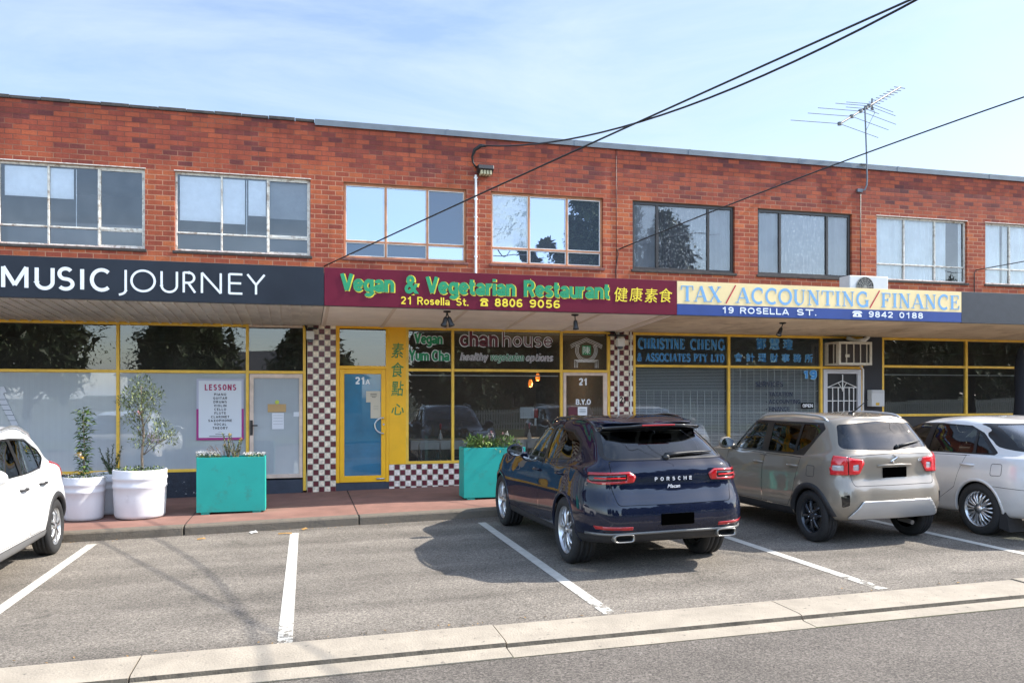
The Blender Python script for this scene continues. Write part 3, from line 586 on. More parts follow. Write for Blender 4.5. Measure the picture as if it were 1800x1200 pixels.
b.quad((XA, 15, 0), (XA, 15, ZT), (XA, 21, ZT), (XA, 21, 0)); b.quad((XB, 15, 0), (XB, 21, 0), (XB, 21, ZT), (XB, 15, ZT))
b.build('brick_wall', M_brick, B)
b = MB()
b.box(XA, XB, 15.225, 21, 6.25, 6.3); b.box(XA, XB, 20.98, 21.1, 0, 6.3)
b.build('roof', mat('roof sheeting', (.3, .3, .3), .6), B)
b = MB(); x = XA
while x < .22:
    x2 = min(x+.45, .236); b.box(x+.004, x2-.004, WY-.03, WY+.26, ZT+.003, ZT+.055+.006*math.sin(x*7)); x += .45
b.build('parapet_tiles', M_cap, B, bev=.006)
b = MB(); b.box(.24, XB, WY-.035, WY+.27, ZT+.003, ZT+.056); b.box(.24, XB, WY-.04, WY-.031, ZT-.045, ZT+.060)
for x in (2.6, 5.1, 7.5, 10, 12.4, 14.8, 17.2): b.box(x, x+.05, WY-.044, WY-.0405, ZT-.048, ZT+.063)
b.build('parapet_flashing', M_galv, B)
b = MB()      # rooms behind the upper windows
def room(b, x0, x1, y0, y1, z0, z1):
    b.quad((x0, y1, z0), (x1, y1, z0), (x1, y1, z1), (x0, y1, z1)); b.quad((x0, y0, z0), (x0, y1, z0), (x0, y1, z1), (x0, y0, z1))
    b.quad((x1, y1, z0), (x1, y0, z0), (x1, y0, z1), (x1, y1, z1)); b.quad((x0, y0, z0), (x1, y0, z0), (x1, y1, z0), (x0, y1, z0)); b.quad((x0, y0, z1), (x0, y1, z1), (x1, y1, z1), (x1, y0, z1))
for x0, x1 in ((XA+.01, .3), (.36, 6.1), (6.16, 11.6), (11.66, XB-.01)): room(b, x0, x1, WY+.235, 19.5, 3.55, 6.2)
b.build('upper_rooms', M_intm, B)

def upper_window(x0, x1, kind, idx):
    f = MB(); y0 = WY+.055; y1 = y0+.05; W = x1-x0; H = ZH-ZS
    fw = .045
    if kind == 't': cuts, tr, fw, mf = [.245, .745], None, .062, M_dark
    elif kind == 'r': cuts, tr, fw, mf = [.315, .655], .255, .035, M_flake
    elif kind == 'v': cuts, tr, fw, mf = [.337, .677], .225, .042, M_cop
    else: cuts, tr, fw, mf = [.335, .675], .235, .036, M_flake
    f.box(x0+.002, x0+fw, y0, y1, ZS+.002, ZH-.002); f.box(x1-fw, x1-.002, y0, y1, ZS+.002, ZH-.002)
    f.box(x0+fw, x1-fw, y0, y1, ZH-fw*1.1, ZH-.002); f.box(x0+fw, x1-fw, y0, y1, ZS+.002, ZS+fw)
    xc = [x0+fw] + [x0+c*W for c in cuts] + [x1-fw]; mw = fw*.42
    for c in cuts:
        f.box(x0+c*W-mw, x0+c*W+mw, y0-.004, y1, ZS+fw, ZH-fw*1.1)
    zt = ZS+tr*H if tr else None
    if tr:
        for i in range(3):
            f.box(xc[i]+(mw if i else 0), xc[i+1]-(mw if i < 2 else 0), y0-.002, y1-.003, zt-fw*.4, zt+fw*.4)
    wo_ = f.build('window', mf, B, bev=.005)
    # panes
    P = MB(); mats = {'m': [G_up], 'r': [G_up, G_up], 't': [G_up, G_bub], 'v': [G_mir, G_dkb, G_wrap]}[kind]
    n = 0
    for i in range(3):
        a, c = xc[i]+(mw if i else 0), xc[i+1]-(mw if i < 2 else 0)
        rows = [(zt+fw*.4, ZH-fw*1.1), (ZS+fw, zt-fw*.4)] if tr else [(ZS+fw, ZH-fw*1.1)]
        for j, (z0, z1) in enumerate(rows):
            mi = 0
            if kind == 't': mi = 1 if i == 1 else 0
            if kind == 'v':
                mi = ({(0, 0): 0, (1, 0): 0, (2, 0): 1, (0, 1): 1, (1, 1): 1, (2, 1): 0} if idx == 0 else {(0, 0): 2, (1, 0): 0, (2, 0): 0, (0, 1): 0, (1, 1): 0, (2, 1): 0})[(i, j)]
            t1, t2 = random.uniform(-.004, .004), random.uniform(-.004, .004)     # no two panes sit quite in one plane
            yy = y0+.026
            P.quad((a, yy+t1, z0), (c, yy-t1, z0), (c, yy-t1+t2, z1), (a, yy+t1+t2, z1), mi)
    P.build('pane', mats, wo_)
    if kind in 'vt' or kind == 'm':    # pale putty bead or casement rim inside each light
        rim = MB()
        for i in range(3):
            if kind == 'm' and i != 2 : continue
            if kind == 't' : continue
            a, c = xc[i]+(mw if i else 0)+.001, xc[i+1]-(mw if i < 2 else 0)-.001
            for z0, z1 in ((zt+fw*.4+.001, ZH-fw*1.1-.001), (ZS+fw+.001, zt-fw*.4-.001)):
                r = .013 if kind == 'v' else .018
                rim.box(a, a+r, y0+.006, y0+.022, z0, z1); rim.box(c-r, c, y0+.006, y0+.022, z0, z1); rim.box(a+r, c-r, y0+.006, y0+.022, z1-r, z1); rim.box(a+r, c-r, y0+.006, y0+.022, z0, z0+r)
        if rim.v: rim.build('glazing_bead', M_lwhite if kind == 'v' else M_flake, wo_)
    s = MB(); s.box(x0-.03, x1+.03, WY-.035, WY+.06, ZS-.05, ZS-.003); s.build('sill', M_sillr if kind == 'v' else M_sill, wo_, bev=.006)
    if kind in 'mr':      # painted lintel angle at the head
        s = MB(); s.box(x0-.01, x1+.01, WY-.006, WY+.05, ZH+.001, ZH+.016); s.build('lintel', M_flake, wo_)
    yb = WY+.108
    if kind == 'm':
        bl = MB(); S = [(x0+.09, x0+.335*W-.01, ZH-.55), (x0+.335*W+.01, x0+.50*W, ZH-.56)] if idx == 1 else [(x0+.07, x0+.335*W-.01, ZH-.82), (x0+.335*W+.01, x0+.505*W, ZH-.84), (x0+.53*W, x0+.66*W, ZH-.68)]
        for a, c, z in S: bl.box(a, c, yb, yb+.004, z, ZH-.06)
        if idx != 1: bl.box(x0+.69*W, x1-.05, yb+.05, yb+.054, ZH-.7, ZH-.06, 1)
        bl.box(x0+.515*W, x0+.52*W, yb, yb+.004, ZS+.3, ZH-.06)
        bl.build('blind', [M_blind, M_gcurt], wo_)
        bo = MB(); bo.box(x0-.1, x1+.1, yb+.75, yb+.78, ZS-.3, ZS+.55); bo.build('partition', M_intm, wo_)
    elif kind in 'rt':
        cu = MB(); n = 90; L0, L1 = x0+.03, x1-.03
        if kind == 'r' and idx == 0: segs = [(x0+.03, x0+.325*W, 0), (x0+.33*W, x0+.80*W, 0), (x1-.1, x1-.03, 0)]
        else: segs = [(L0, L1, 0)] if kind == 't' else [(L0, x0+.22*W, 0), (x0+.26*W, L1, 0)]
        for a, c, mi in segs:
            k = max(8, int((c-a)/.018)); n0 = len(cu.v)
            for i in range(k+1):
                x = a+(c-a)*i/k; yy = yb+.025+.018*math.sin(x*47+2*math.sin(x*9))+.01*math.sin(x*21)
                cu.v += [(x, yy, ZS-.05), (x, yy+.006*math.sin(x*13), ZH+.02)]
            for i in range(k): cu.face((n0+2*i, n0+2*i+2, n0+2*i+3, n0+2*i+1), mi)
        cu.build('curtain', M_curt if kind == 'r' else M_gcurt, wo_, smooth=True)
    return wo_
cnt = {}
for x0, x1, k in WINS:
    i = cnt.get(k, 0); cnt[k] = i+1
    upper_window(x0, x1, k, i)

# ground floor rooms
FZ = .16
b = MB()
for x0, x1, mi in ((XA+.02, .09, 1), (.115, 6.05, 0), (6.3, 11.56, 1), (11.6, XB-.02, 0)): room(b, x0, x1, 15.09, 20.9, FZ+.016*(x0+x1)/2-.03, 3.12)
b.mi = [0]*5 + [0]*5 + [1]*5 + [0]*5
b.build('ground_floor_rooms', [M_int, M_intm], B)

def frame_grid(mb, xs, zs, w=.05, y0=14.955, y1=15.03, skip=(), mi=0):
    """mullions full height at xs, rails between them at zs"""
    for x in xs: mb.box(x-w/2, x+w/2, y0, y1, zs[0]-w/2, zs[-1]+w/2, mi)
    for i in range(len(xs)-1):
        for j, z in enumerate(zs):
            if (i, j) in skip: continue
            mb.box(xs[i]+w/2, xs[i+1]-w/2, y0+.004, y1, z-w/2, z+w/2, mi)
def pane(mb, x0, x1, z0, z1, y=14.992, mi=0): 
    t = random.uniform(-.003, .003); mb.quad((x0, y+t, z0), (x1, y-t, z0), (x1, y-t*.5, z1), (x0, y+t*.5, z1), mi)

# --- music school shopfront
f = MB(); xs_ = [-9.2, -7.1, -5.05, -2.975, -.903]
frame_grid(f, xs_, [.57, 2.26, 3.065]); f.box(.035, .085, 14.955, 15.03, .17, 3.09); f.box(-.878, .035, 14.959, 15.03, 2.235, 2.285); f.box(-.878, .035, 14.959, 15.03, 3.045, 3.088, 1)
sf = f.build('shopfront', [M_yel, M_beige], B, bev=.004)
p = MB()
for a, c in zip(xs_[:-1], xs_[1:]): pane(p, a+.02, c-.02, .59, 2.24, mi=1); pane(p, a+.02, c-.02, 2.28, 3.05)
pane(p, -.89, .04, 2.28, 3.05); p.build('pane', [G_shop, M_frost], sf)
b = MB(); b.box(-9.3, -.88, 14.975, 15.2, .02, .543); b.build('dado', M_navyt, sf)
b = MB(); b.box(-.872, .03, 14.94, 15.1, .10, .37); b.build('door_step', M_step, sf)
d = MB()   # door
d.box(-.868, -.80, 14.962, 15.02, .40, 2.23); d.box(-.03, .028, 14.962, 15.02, .40, 2.23); d.box(-.80, -.03, 14.962, 15.02, 2.155, 2.23); d.box(-.80, -.03, 14.962, 15.02, .40, .47)
do = d.build('door', M_beige, sf, bev=.004)
p = MB(); pane(p, -.80, -.03, .47, 2.155, 14.995); p.build('door_pane', M_frost, do)
h = MB(); h.box(-.858, -.812, 14.95, 14.962, 1.16, 1.42); h.tube([(-.835, 14.945, 1.33), (-.835, 14.90, 1.33), (-.73, 14.895, 1.33)], .011); h.build('handle', M_dark, do)
# papers stuck inside the door
b = MB(); b.box(-.565, -.255, 14.982, 14.99, 1.56, 1.70, 0); b.box(-.49, -.29, 14.982, 14.9895, 1.26, 1.545, 1); b.box(-.125, -.03, 14.982, 14.99, 1.48, 1.56, 1)
b.lathe([(0, 0), (.035, 0)], (-.405, 14.984, 1.735), 14, 2, Matrix.Rotation(R(90), 3, 'X'))
for i in range(4): b.box(-.47, -.31, 14.979, 14.981, 1.50-.05*i, 1.503-.05*i, 3)
b.build('notice', [mat('kraft paper', (.48, .31, .14), .9, var=.1), mat('white paper', (.66, .67, .69), .9), mat('lime dot', (.5, .55, .08), .8), mat('ink', (.08, .08, .1), .9)], do)

# --- restaurant shopfront
b = MB(); b.box(.108, .604, 14.94, 15.1, .10, 3.11); b.build('tiled_column', M_check, B, bev=.004)
b = MB(); b.box(5.83, 6.30, 14.94, 15.1, .20, 3.11); 
c2 = b.build('tiled_column', M_check, B, bev=.004)
t_ = MB(); grot(t_, '21', 6.02, 6.15, 1.70, .13, 14.936, .16); t_.build('lettering', M_blackm, c2)
b = MB()
for x in (5.985, 6.245): b.tube([(x, 14.925, .25), (x, 14.925, 3.1)], .017, 8); [b.box(x-.03, x+.03, 14.922, 14.94, z, z+.02) for z in (.9, 1.6, 2.3, 2.9)]
b.build('conduit', M_white, c2)
f = MB()
f.box(.606, .672, 14.955, 15.03, .29, 3.10); f.box(1.494, 1.548, 14.955, 15.03, .29, 3.10); f.box(.672, 1.494, 14.958, 15.03, 2.325, 2.385); f.box(.672, 1.494, 14.958, 15.03, 3.055, 3.10)
f.box(1.549, 1.856, 14.957, 15.03, .60, 3.10, 1)
xs_ = [1.88, 2.725, 4.835]; frame_grid(f, xs_, [.625, 2.32, 3.075], skip=(), mi=2)
f.box(4.86, 5.80, 14.959, 15.03, 2.295, 2.345, 2); f.box(4.86, 5.80, 14.959, 15.03, 3.05, 3.10, 2); f.box(5.775, 5.828, 14.955, 15.03, .25, 3.10, 2)
sf = f.build('shopfront', [M_yelp, M_yelp, M_yel], B, bev=.004)
p = MB(); pane(p, .66, 1.5, 2.38, 3.06)
for a, c in ((1.88, 2.725), (2.725, 4.835)): pane(p, a+.02, c-.02, .64, 2.30); pane(p, a+.02, c-.02, 2.34, 3.06)
pane(p, 4.85, 5.78, 2.34, 3.06); p.build('pane', G_shop, sf)
b = MB(); b.box(1.552, 4.86, 14.95, 15.12, .12, .598); b.build('dado', M_check2, sf)
b = MB(); b.box(.606, 1.55, 14.948, 15.1, .10, .288); b.build('door_step', M_step, sf)
b = MB(); b.box(4.862, 5.826, 14.93, 15.1, .15, .30); b.build('door_step', M_step, sf)
d = MB(); d.box(.676, .752, 14.945, 15.0, .295, 2.32); d.box(1.408, 1.490, 14.945, 15.0, .295, 2.32); d.box(.752, 1.408, 14.945, 15.0, 2.24, 2.32); d.box(.752, 1.408, 14.945, 15.0, .295, .41)
do = d.build('door', M_yelp, sf, bev=.005)
p = MB(); pane(p, .752, 1.408, .41, 2.24, 14.975); p.build('door_pane', M_frost2, do)
h = MB(); hp = [(1.44, 14.94, 1.45), (1.44, 14.88, 1.45)] + [(1.44-.155*math.sin(R(a)), 14.88, 1.31+.14*math.cos(R(a))) for a in range(0, 181, 15)] + [(1.44, 14.94, 1.17)]
h.tube(hp, .014, 10); h.box(1.32, 1.47, 14.93, 14.944, .335, .365); h.lathe([(0, 0), (.018, 0), (.018, .012)], (1.45, 14.944, 1.33), 14, 0, Matrix.Rotation(R(90), 3, 'X')); h.build('handle', M_steel, do, smooth=True)
M_letw = mat('white lettering', (.72, .74, .74), .6); M_letg = mat('green lettering', (.012, .22, .085), .5); M_letr = mat('maroon lettering', (.10, .012, .022), .5)
M_paper = mat('cream paper', (.55, .48, .36), .9); M_ink = mat('ink', (.06, .06, .06), .9)
t_ = MB(); grot(t_, '21', .945, 1.125, 2.055, .13, 14.968, .22); grot(t_, 'A', 1.13, 1.205, 2.055, .09, 14.968, .2)
t_.build('lettering', M_letw, do)
t_ = MB(); t_.box(1.14, 1.395, 14.966, 14.972, 1.73, 1.93); t_.box(1.22, 1.40, 14.9665, 14.971, 1.44, 1.73)
for i, (a, c) in enumerate(((1.215, 1.33), (1.215, 1.33), (1.24, 1.31))): t_.box(a, c, 14.964, 14.9655, 1.875-.03*i, 1.885-.03*i, 1)
for i in range(3): t_.box(1.27, 1.36, 14.9645, 14.966, 1.66-.03*i, 1.663-.03*i, 1)
t_.build('notice', [M_paper, M_ink], do)
M_chg = mat('green brush lettering', (.03, .20, .06), .6)
for ch, z in zip('素食點心', (2.535, 2.185, 1.845, 1.50)):
    t_ = MB(); text_into(t_, ch, 1.59, 1.815, z, .27 if ch != '心' else .20, 14.953, .006, .1, cjk=True); t_.build('lettering', M_chg, sf)
yy = 14.975
VL = [M_letg, M_letw, M_letr, mat('dim lettering', (.25, .20, .22), .6)]
def outl(mb, s, a, c, z, cap, off, o2, m_in, m_out, shear=0.):
    mb = MB()
    grot(mb, s, a, c, z, cap, yy-.002, off+o2, m_out, shear); grot(mb, s, a, c, z, cap, yy-.008, off, m_in, shear); mb.build('lettering', VL, sf)
outl(0, 'Vegan', 2.015, 2.53, 2.80, .19, .21, .14, 0, 1); outl(0, 'Yum Cha', 1.915, 2.66, 2.49, .19, .21, .14, 0, 1)
outl(0, 'chan', 2.86, 3.585, 2.765, .29, .19, .10, 2, 1); outl(0, 'house', 3.66, 4.66, 2.765, .29, .085, .10, 2, 1)
outl(0, 'healthy', 2.86, 3.38, 2.50, .15, .09, .11, 3, 1, .22); outl(0, 'vegetarian', 3.43, 4.08, 2.50, .15, .11, .11, 0, 1, .22); outl(0, 'options', 4.12, 4.66, 2.50, .15, .09, .11, 3, 1, .22)
t_ = MB()   # house emblem over the door: roof, ring, square character, two posts
for k in range(3):
    o_ = .03*k
    ribbon(t_, [(-.33+.01*k, .02-o_), (-.26, .055-o_), (0, .16-o_), (.26, .055-o_), (.33-.01*k, .02-o_)], .007, 5.345, 2.80, 1, 1, yy, 1)
    ribbon(t_, arc(0, 0, .22-.027*k, .22-.027*k, 150-k*3, 390+k*3, 28), .007, 5.345, 2.72, 1, 1, yy, 1)
    ribbon(t_, [(-.24+o_, 0), (-.24+o_, .15), (.24-o_, .15), (.24-o_, 0)], .007, 5.345, 2.385, 1, 1-.12*k, yy, 1)
t_.box(5.255, 5.435, yy-.003, yy, 2.635, 2.815, 0); text_into(t_, '陳', 5.27, 5.42, 2.65, .15, yy-.004, 0, mi=1, cjk=True)
t_.build('emblem', VL, sf)
d = MB(); d.box(4.872, 4.93, 14.955, 15.0, .305, 2.29); d.box(5.69, 5.765, 14.955, 15.0, .305, 2.29); d.box(4.93, 5.69, 14.955, 15.0, 2.235, 2.29); d.box(4.93, 5.69, 14.955, 15.0, .305, .40)
do = d.build('door', M_beige, sf, bev=.004)
p = MB(); pane(p, 4.93, 5.69, .40, 2.235, 14.985); p.build('door_pane', G_shop, do)
t_ = MB(); grot(t_, '21', 5.19, 5.37, 2.05, .135, 14.976, .22); grot(t_, 'B.Y.O', 5.13, 5.435, 1.675, .105, 14.976, .2)
t_.build('lettering', M_letw, do)
t_ = MB(); t_.box(4.98, 5.165, 14.975, 14.98, 1.47, 1.63, 0); t_.box(5.17, 5.36, 14.975, 14.98, 1.47, 1.63, 1); [t_.box(5.20, 5.33, 14.973, 14.9745, 1.58-.03*i, 1.59-.03*i, 2) for i in range(3)]
t_.build('notice', [M_letr, M_letw, M_ink], do)
t_ = MB(); t_.box(4.03, 4.30, 15.01, 15.014, 1.42, 1.63, 0); t_.box(4.305, 4.38, 15.01, 15.015, 1.43, 1.60, 1); t_.box(4.31, 4.35, 15.01, 15.013, 1.28, 1.42, 0); [t_.box(4.05, 4.28, 15.006, 15.0095, 1.60-.02*i, 1.603-.02*i, 2) for i in range(8)]
t_.build('menu_card', [M_letw, mat('red card', (.4, .02, .015), .6), M_ink], sf)
b = MB(); b.box(1.9, 4.8, 15.06, 15.09, 2.215, 2.235); b.box(.68, 1.48, 15.06, 15.09, 3.02, 3.035); b.box(1.9, 5.75, 15.06, 15.09, 3.02, 3.035)
b.build('blind_rail', M_white, sf)

# --- accountant's shopfront
f = MB(); xs_ = [6.335, 8.395, 10.535]; frame_grid(f, xs_, [.62, 2.435, 3.065]); f.box(10.56, 11.49, 14.96, 15.03, 2.41, 2.46); f.box(11.49, 11.54, 14.955, 15.03, .3, 3.09); f.box(10.56, 11.49, 14.96, 15.03, 3.05, 3.09)
sf = f.build('shopfront', M_yel, B, bev=.004)
p = MB()
for a, c in zip(xs_[:-1], xs_[1:]): pane(p, a+.02, c-.02, .64, 2.42); pane(p, a+.02, c-.02, 2.455, 3.05)
pane(p, 10.55, 11.5, 2.45, 3.06); p.build('pane', G_tax, sf)
b = MB(); b.box(6.31, 10.56, 14.965, 15.12, .14, .592); b.build('dado', mat('grey dado', (.12, .12, .12), .7), sf)
b = MB()
for a, c in zip(xs_[:-1], xs_[1:]):
    z = .66
    while z < 2.42:
        n = len(b.v); b.v += [(a+.03, 15.085, z), (c-.03, 15.085, z), (c-.03, 15.11, z+.018), (a+.03, 15.11, z+.018)]; b.face((n, n+1, n+2, n+3)); z += .03
b.build('venetian_blind', mat('grey slats', (.62, .62, .60), .5), sf)
b = MB()
for a, c, zt in ((xs_[0], xs_[1], 1.95), (xs_[1], xs_[2], 2.42)):
    x = a+.14
    while x < c-.05: b.box(x-.005, x+.005, 15.05, 15.06, .65, zt); x += .158
    for z in (1.05, 1.5, 1.95, 2.38):
        if z <= zt: b.box(a+.03, c-.03, 15.042, 15.0495, z-.006, z+.006)
b.build('security_grille', M_white, sf)
M_lb = mat('blue lettering', (.03, .22, .55), .5); M_ldb = mat('navy lettering', (.012, .02, .05), .5); M_lcy = mat('pale cyan edge', (.30, .56, .68), .5)
TL = [M_lb, M_lcy, M_ldb, M_blackm, M_letw]
for ws_, z, hh in (((('CHRISTINE', 6.42, 7.42), ('CHENG', 7.54, 8.30)), 2.775, .20), ((('& ASSOCIATES PTY LTD', 6.40, 8.30),), 2.53, .15)):
    t_ = MB()
    for w_, a, c in ws_: serif_word(t_, w_, a, c, z, hh, yy, .24, .11, 1); serif_word(t_, w_, a, c, z, hh, yy-.006, .18, .06, 0)
    t_.build('lettering', TL, sf)
t_ = MB()
for i, ch in enumerate('鄭慧瓊'): t_ = MB(); text_into(t_, ch, 9.02+.31*i, 9.24+.31*i, 2.80, .22, yy, .03, cjk=True, mi=1); text_into(t_, ch, 9.02+.31*i, 9.24+.31*i, 2.80, .22, yy-.006, .004, cjk=True); t_.build('lettering', TL, sf); t_ = MB()
for i, ch in enumerate('會計理財事務所'): t_ = MB(); text_into(t_, ch, 8.52+.272*i, 8.70+.272*i, 2.545, .165, yy, .03, cjk=True, mi=1); text_into(t_, ch, 8.52+.272*i, 8.70+.272*i, 2.545, .165, yy-.006, .004, cjk=True); t_.build('lettering', TL, sf); t_ = MB()
grot(t_, '19', 10.09, 10.43, 2.20, .17, yy, .40, 1); grot(t_, '19', 10.09, 10.43, 2.20, .17, yy-.005, .27); t_.build('lettering', TL, sf)
for s_, a, c, z, hh in (('SERVICES', 9.0, 9.64, 2.025, .115), ('· TAXATION', 9.24, 9.86, 1.835, .09), ('· ACCOUNTING', 9.24, 10.05, 1.68, .09), ('· FINANCE', 9.24, 9.80, 1.53, .09)):
    t_ = MB(); grot(t_, s_, a, c, z, hh, yy, .16, 2); t_.build('lettering', TL, sf)
t_ = MB(); t_.box(10.06, 10.36, yy, yy+.006, 1.575, 1.70, 3); grot(t_, 'OPEN', 10.09, 10.335, 1.605, .07, yy-.004, .2, 4); t_.build('open_sign', TL, sf)
d = MB(); d.box(10.575, 10.665, 14.94, 14.99, .34, 2.40); d.box(11.395, 11.485, 14.94, 14.99, .34, 2.40); d.box(10.665, 11.395, 14.94, 14.99, 2.31, 2.40); d.box(10.665, 11.395, 14.94, 14.99, .34, .44)
do = d.build('security_door', mat('grey white aluminium', (.50, .50, .52), .5), sf, bev=.004)
p = MB(); p.quad((10.66, 14.985, .44), (11.4, 14.985, .44), (11.4, 14.985, 2.31), (10.66, 14.985, 2.31)); p.build('flyscreen', mat('dark flyscreen', (.03, .03, .032), .8), do)
g_ = MB()
for x in (10.80, 10.935, 11.07, 11.20, 11.31): g_.box(x-.008, x+.008, 14.955, 14.97, .44, 2.02)
for z in (.8, 1.28, 1.74, 2.02): g_.box(10.665, 11.395, 14.95, 14.9545, z-.008, z+.008)
g_.tube([(10.67, 14.955, 2.02), (11.03, 14.955, 2.16), (11.39, 14.955, 2.02)], .009, 6); g_.tube([(11.03, 14.945, 1.94), (11.03, 14.945, 2.29)], .012, 6); g_.tube([(10.93, 14.95, 2.12), (11.03, 14.95, 1.97), (11.13, 14.95, 2.12)], .008, 6)
g_.build('grille', M_white, do)
h = MB(); h.box(10.60, 10.64, 14.92, 14.94, 1.25, 1.45); h.box(10.60, 10.72, 14.90, 14.919, 1.37, 1.39); h.build('handle', M_black, do)

# --- last shop: dark pier, low sill windows
b = MB(); b.box(11.545, 12.005, 14.95, 15.1, .2, 3.09); b.build('dark_pier', mat('charcoal ribbed pier', (.018, .019, .024), .7, bump=.3), B)
f = MB(); xs_ = [12.035, 14.19, 16.35, 18.5, 20.6]; frame_grid(f, xs_, [1.43, 2.475, 3.065]); sf = f.build('shopfront', M_yel, B, bev=.004)
p = MB()
for a, c in zip(xs_[:-1], xs_[1:]): pane(p, a+.02, c-.02, 1.44, 2.46); pane(p, a+.02, c-.02, 2.49, 3.05)
p.build('pane', G_shop, sf)
b = MB(); b.box(12.01, 21, 14.98, 15.1, .2, 1.40); b.build('dado', mat('black tile dado', (.02, .02, .022), .35, var=.3, vscale=20), sf)
b = MB(); b.box(12.06, 20.5, 15.06, 15.08, 2.29, 2.31); b.build('blind_rail', M_white, sf)

# ------------------------------------------------------------------ canopies
FY = 12.74      # back of the fascia signs
def canopy(x0, x1, msof, mfas, seams=(), ribs=0, grooves=None):
    b = MB(); zf, zw = 3.218, 3.092
    b.quad((x0, FY, zf), (x0, 14.998, zw), (x1, 14.998, zw), (x1, FY, zf))
    o = b.build('canopy', msof, B)
    b = MB(); b.box(x0, x1, FY, FY+.05, zf-.012, 3.74); b.quad((x0, FY, 3.74), (x1, FY, 3.74), (x1, 15, 3.70), (x0, 15, 3.70))
    b.quad((x0, FY, zf), (x0, FY, 3.74), (x0, 15, 3.7), (x0, 15, zw)); b.quad((x1, FY, 3.74), (x1, FY, zf), (x1, 15, zw), (x1, 15, 3.7)); b.build('canopy_deck', mfas, o)
    s = MB(); sl = (zw-zf)/(14.998-FY)
    for x, wd, dp in seams:
        s.v += [(x-wd/2, FY+.05, zf-dp), (x+wd/2, FY+.05, zf-dp), (x+wd/2, 14.99, zw-dp), (x-wd/2, 14.99, zw-dp), (x-wd/2, FY+.05, zf+.01), (x+wd/2, FY+.05, zf+.01), (x+wd/2, 14.99, zw+.01), (x-wd/2, 14.99, zw+.01)]
        n = len(s.v)-8
        for q in ((0,3,2,1),(0,1,5,4),(1,2,6,5),(2,3,7,6),(3,0,4,7)): s.face([n+i for i in q])
    if s.v: s.build('cover_strip', grooves or msof, o)
    return o
M_sof1 = mat('weathered ribbed soffit', (.62, .59, .52), .5, var=.2, vscale=2, metal=.2)
M_sof2 = mat('cream soffit sheet', (.88, .82, .73), .7, var=.08, vscale=2.5)
M_sof3 = mat('ochre stained soffit', (.66, .55, .38), .8, var=.18, vscale=1.2, dirt=((.36, .27, .16), 1.6, .5, .75))
M_fas = mat('fascia board', (.2, .2, .2), .7)
x = -9.9; ribs = []
while x < .3: ribs.append((x, .035, .022)); x += .165
canopy(-10, .335, M_sof1, M_fas, ribs)
canopy(.345, 6.14, M_sof2, M_fas, [(.40, .05, .014)] + [(x, .055, .014) for x in (1.42, 2.56, 3.70, 4.84)] + [(5.98, .12, .02)], grooves=mat('cream cover strip', (.72, .63, .52), .7))
canopy(6.15, 22, M_sof3, M_fas, [(11.6, .015, .004)], grooves=M_sof3)

# ------------------------------------------------------------------ fascia signs
def board(name, x0, x1, z0, z1, m, label, extra=None):
    o = empty(name, ((x0+x1)/2, 12.72, z0), label, 'sign', 'fascia signs along the canopies')
    b = MB(); b.box(x0, x1, 12.70, 12.736, z0, z1)
    if extra: extra(b)
    b.build('panel', m if isinstance(m, list) else [m], o, bev=.002)
    return o
M_navyp = mat('dark navy sign face', (.017, .021, .030), .4, spec=.22, var=.25, vscale=.8, rvar=.06)
o = board('signboard', -9.95, .337, 3.21, 3.787, M_navyp, 'long dark navy sign reading MUSIC JOURNEY in thin white capitals')
sc = bpy.data.materials['white lettering']
t_ = MB(); y_ = 12.696
k = 4.36/570     # metres per photo pixel along the fascia near its left half
def fx(px): return -4.018 + px*k*(1+.0) 
pos = []
import itertools
def fxx(px):     # photo column to fascia x (perspective of the level camera)
    a = (px-900)/1440; s_, c_ = math.sin(R(14.45)), math.cos(R(14.45)); t = 12.7/(c_-a*s_); return (s_+a*c_)*t
for ch, a, c in (('M', 2, 50), ('U', 61, 96), ('S', 101, 131), ('I', 141, 150), ('C', 158, 194)):
    sans_letter(t_, ch, fxx(a), fxx(c), 3.345, .285, y_, .050)
for ch, a, c in (('J', 207, 223), ('O', 229, 274), ('U', 282, 313), ('R', 321, 345), ('N', 353, 390), ('E', 401, 428), ('Y', 433, 467)):
    sans_letter(t_, ch, fxx(a), fxx(c), 3.345, .295, y_, .031)
t_.build('lettering', M_letw, o)
M_maro = mat('maroon sign face', (.125, .006, .022), .5, spec=.2, var=.12, vscale=2)
o = board('signboard', .343, 6.147, 3.212, 3.787, M_maro, 'maroon sign with green and yellow lettering Vegan & Vegetarian Restaurant')
M_sy = mat('yellow sign lettering', (.80, .62, .03), .5); M_sg = mat('green sign lettering', (.008, .25, .10), .5)
t_ = MB()
for s, a, c in (('Vegan', 597, 694), ('&', 711, 735), ('Vegetarian', 747, 907), ('Restaurant', 919, 1073)):
    A, C = fxx(a), fxx(c)
    if s == '&':
        text_into(t_, s, A+.02, C, 3.432, .262, 12.698, .07); text_into(t_, s, A+.01, C-.01, 3.442, .262, 12.691, .03, mi=1); continue
    grot(t_, s, A+.026, C-.004, 3.433, .262, 12.698, .28, 0, gap=.04); grot(t_, s, A+.016, C-.014, 3.440, .262, 12.691, .22, 1, gap=.04)
for s, a, c in (('21', 704, 725), ('Rosella', 733, 791), ('St.', 801, 824)): grot(t_, s, fxx(a), fxx(c), 3.262, .122, 12.696, .16)
for s, a, c in (('8806', 869, 919), ('9056', 930, 985)): grot(t_, s, fxx(a), fxx(c), 3.265, .132, 12.696, .19)
phone_icon(t_, fxx(843), fxx(859), 3.265, 3.39, 12.692, 0, 2)
for i, ch in enumerate('健康素食'): text_into(t_, ch, fxx(1080)+.268*i, fxx(1080)+.235+.268*i, 3.405+.01*(i % 2), .235, 12.694, .004, .08, cjk=True)
t_.build('lettering', [M_sy, M_sg, M_maro], o)
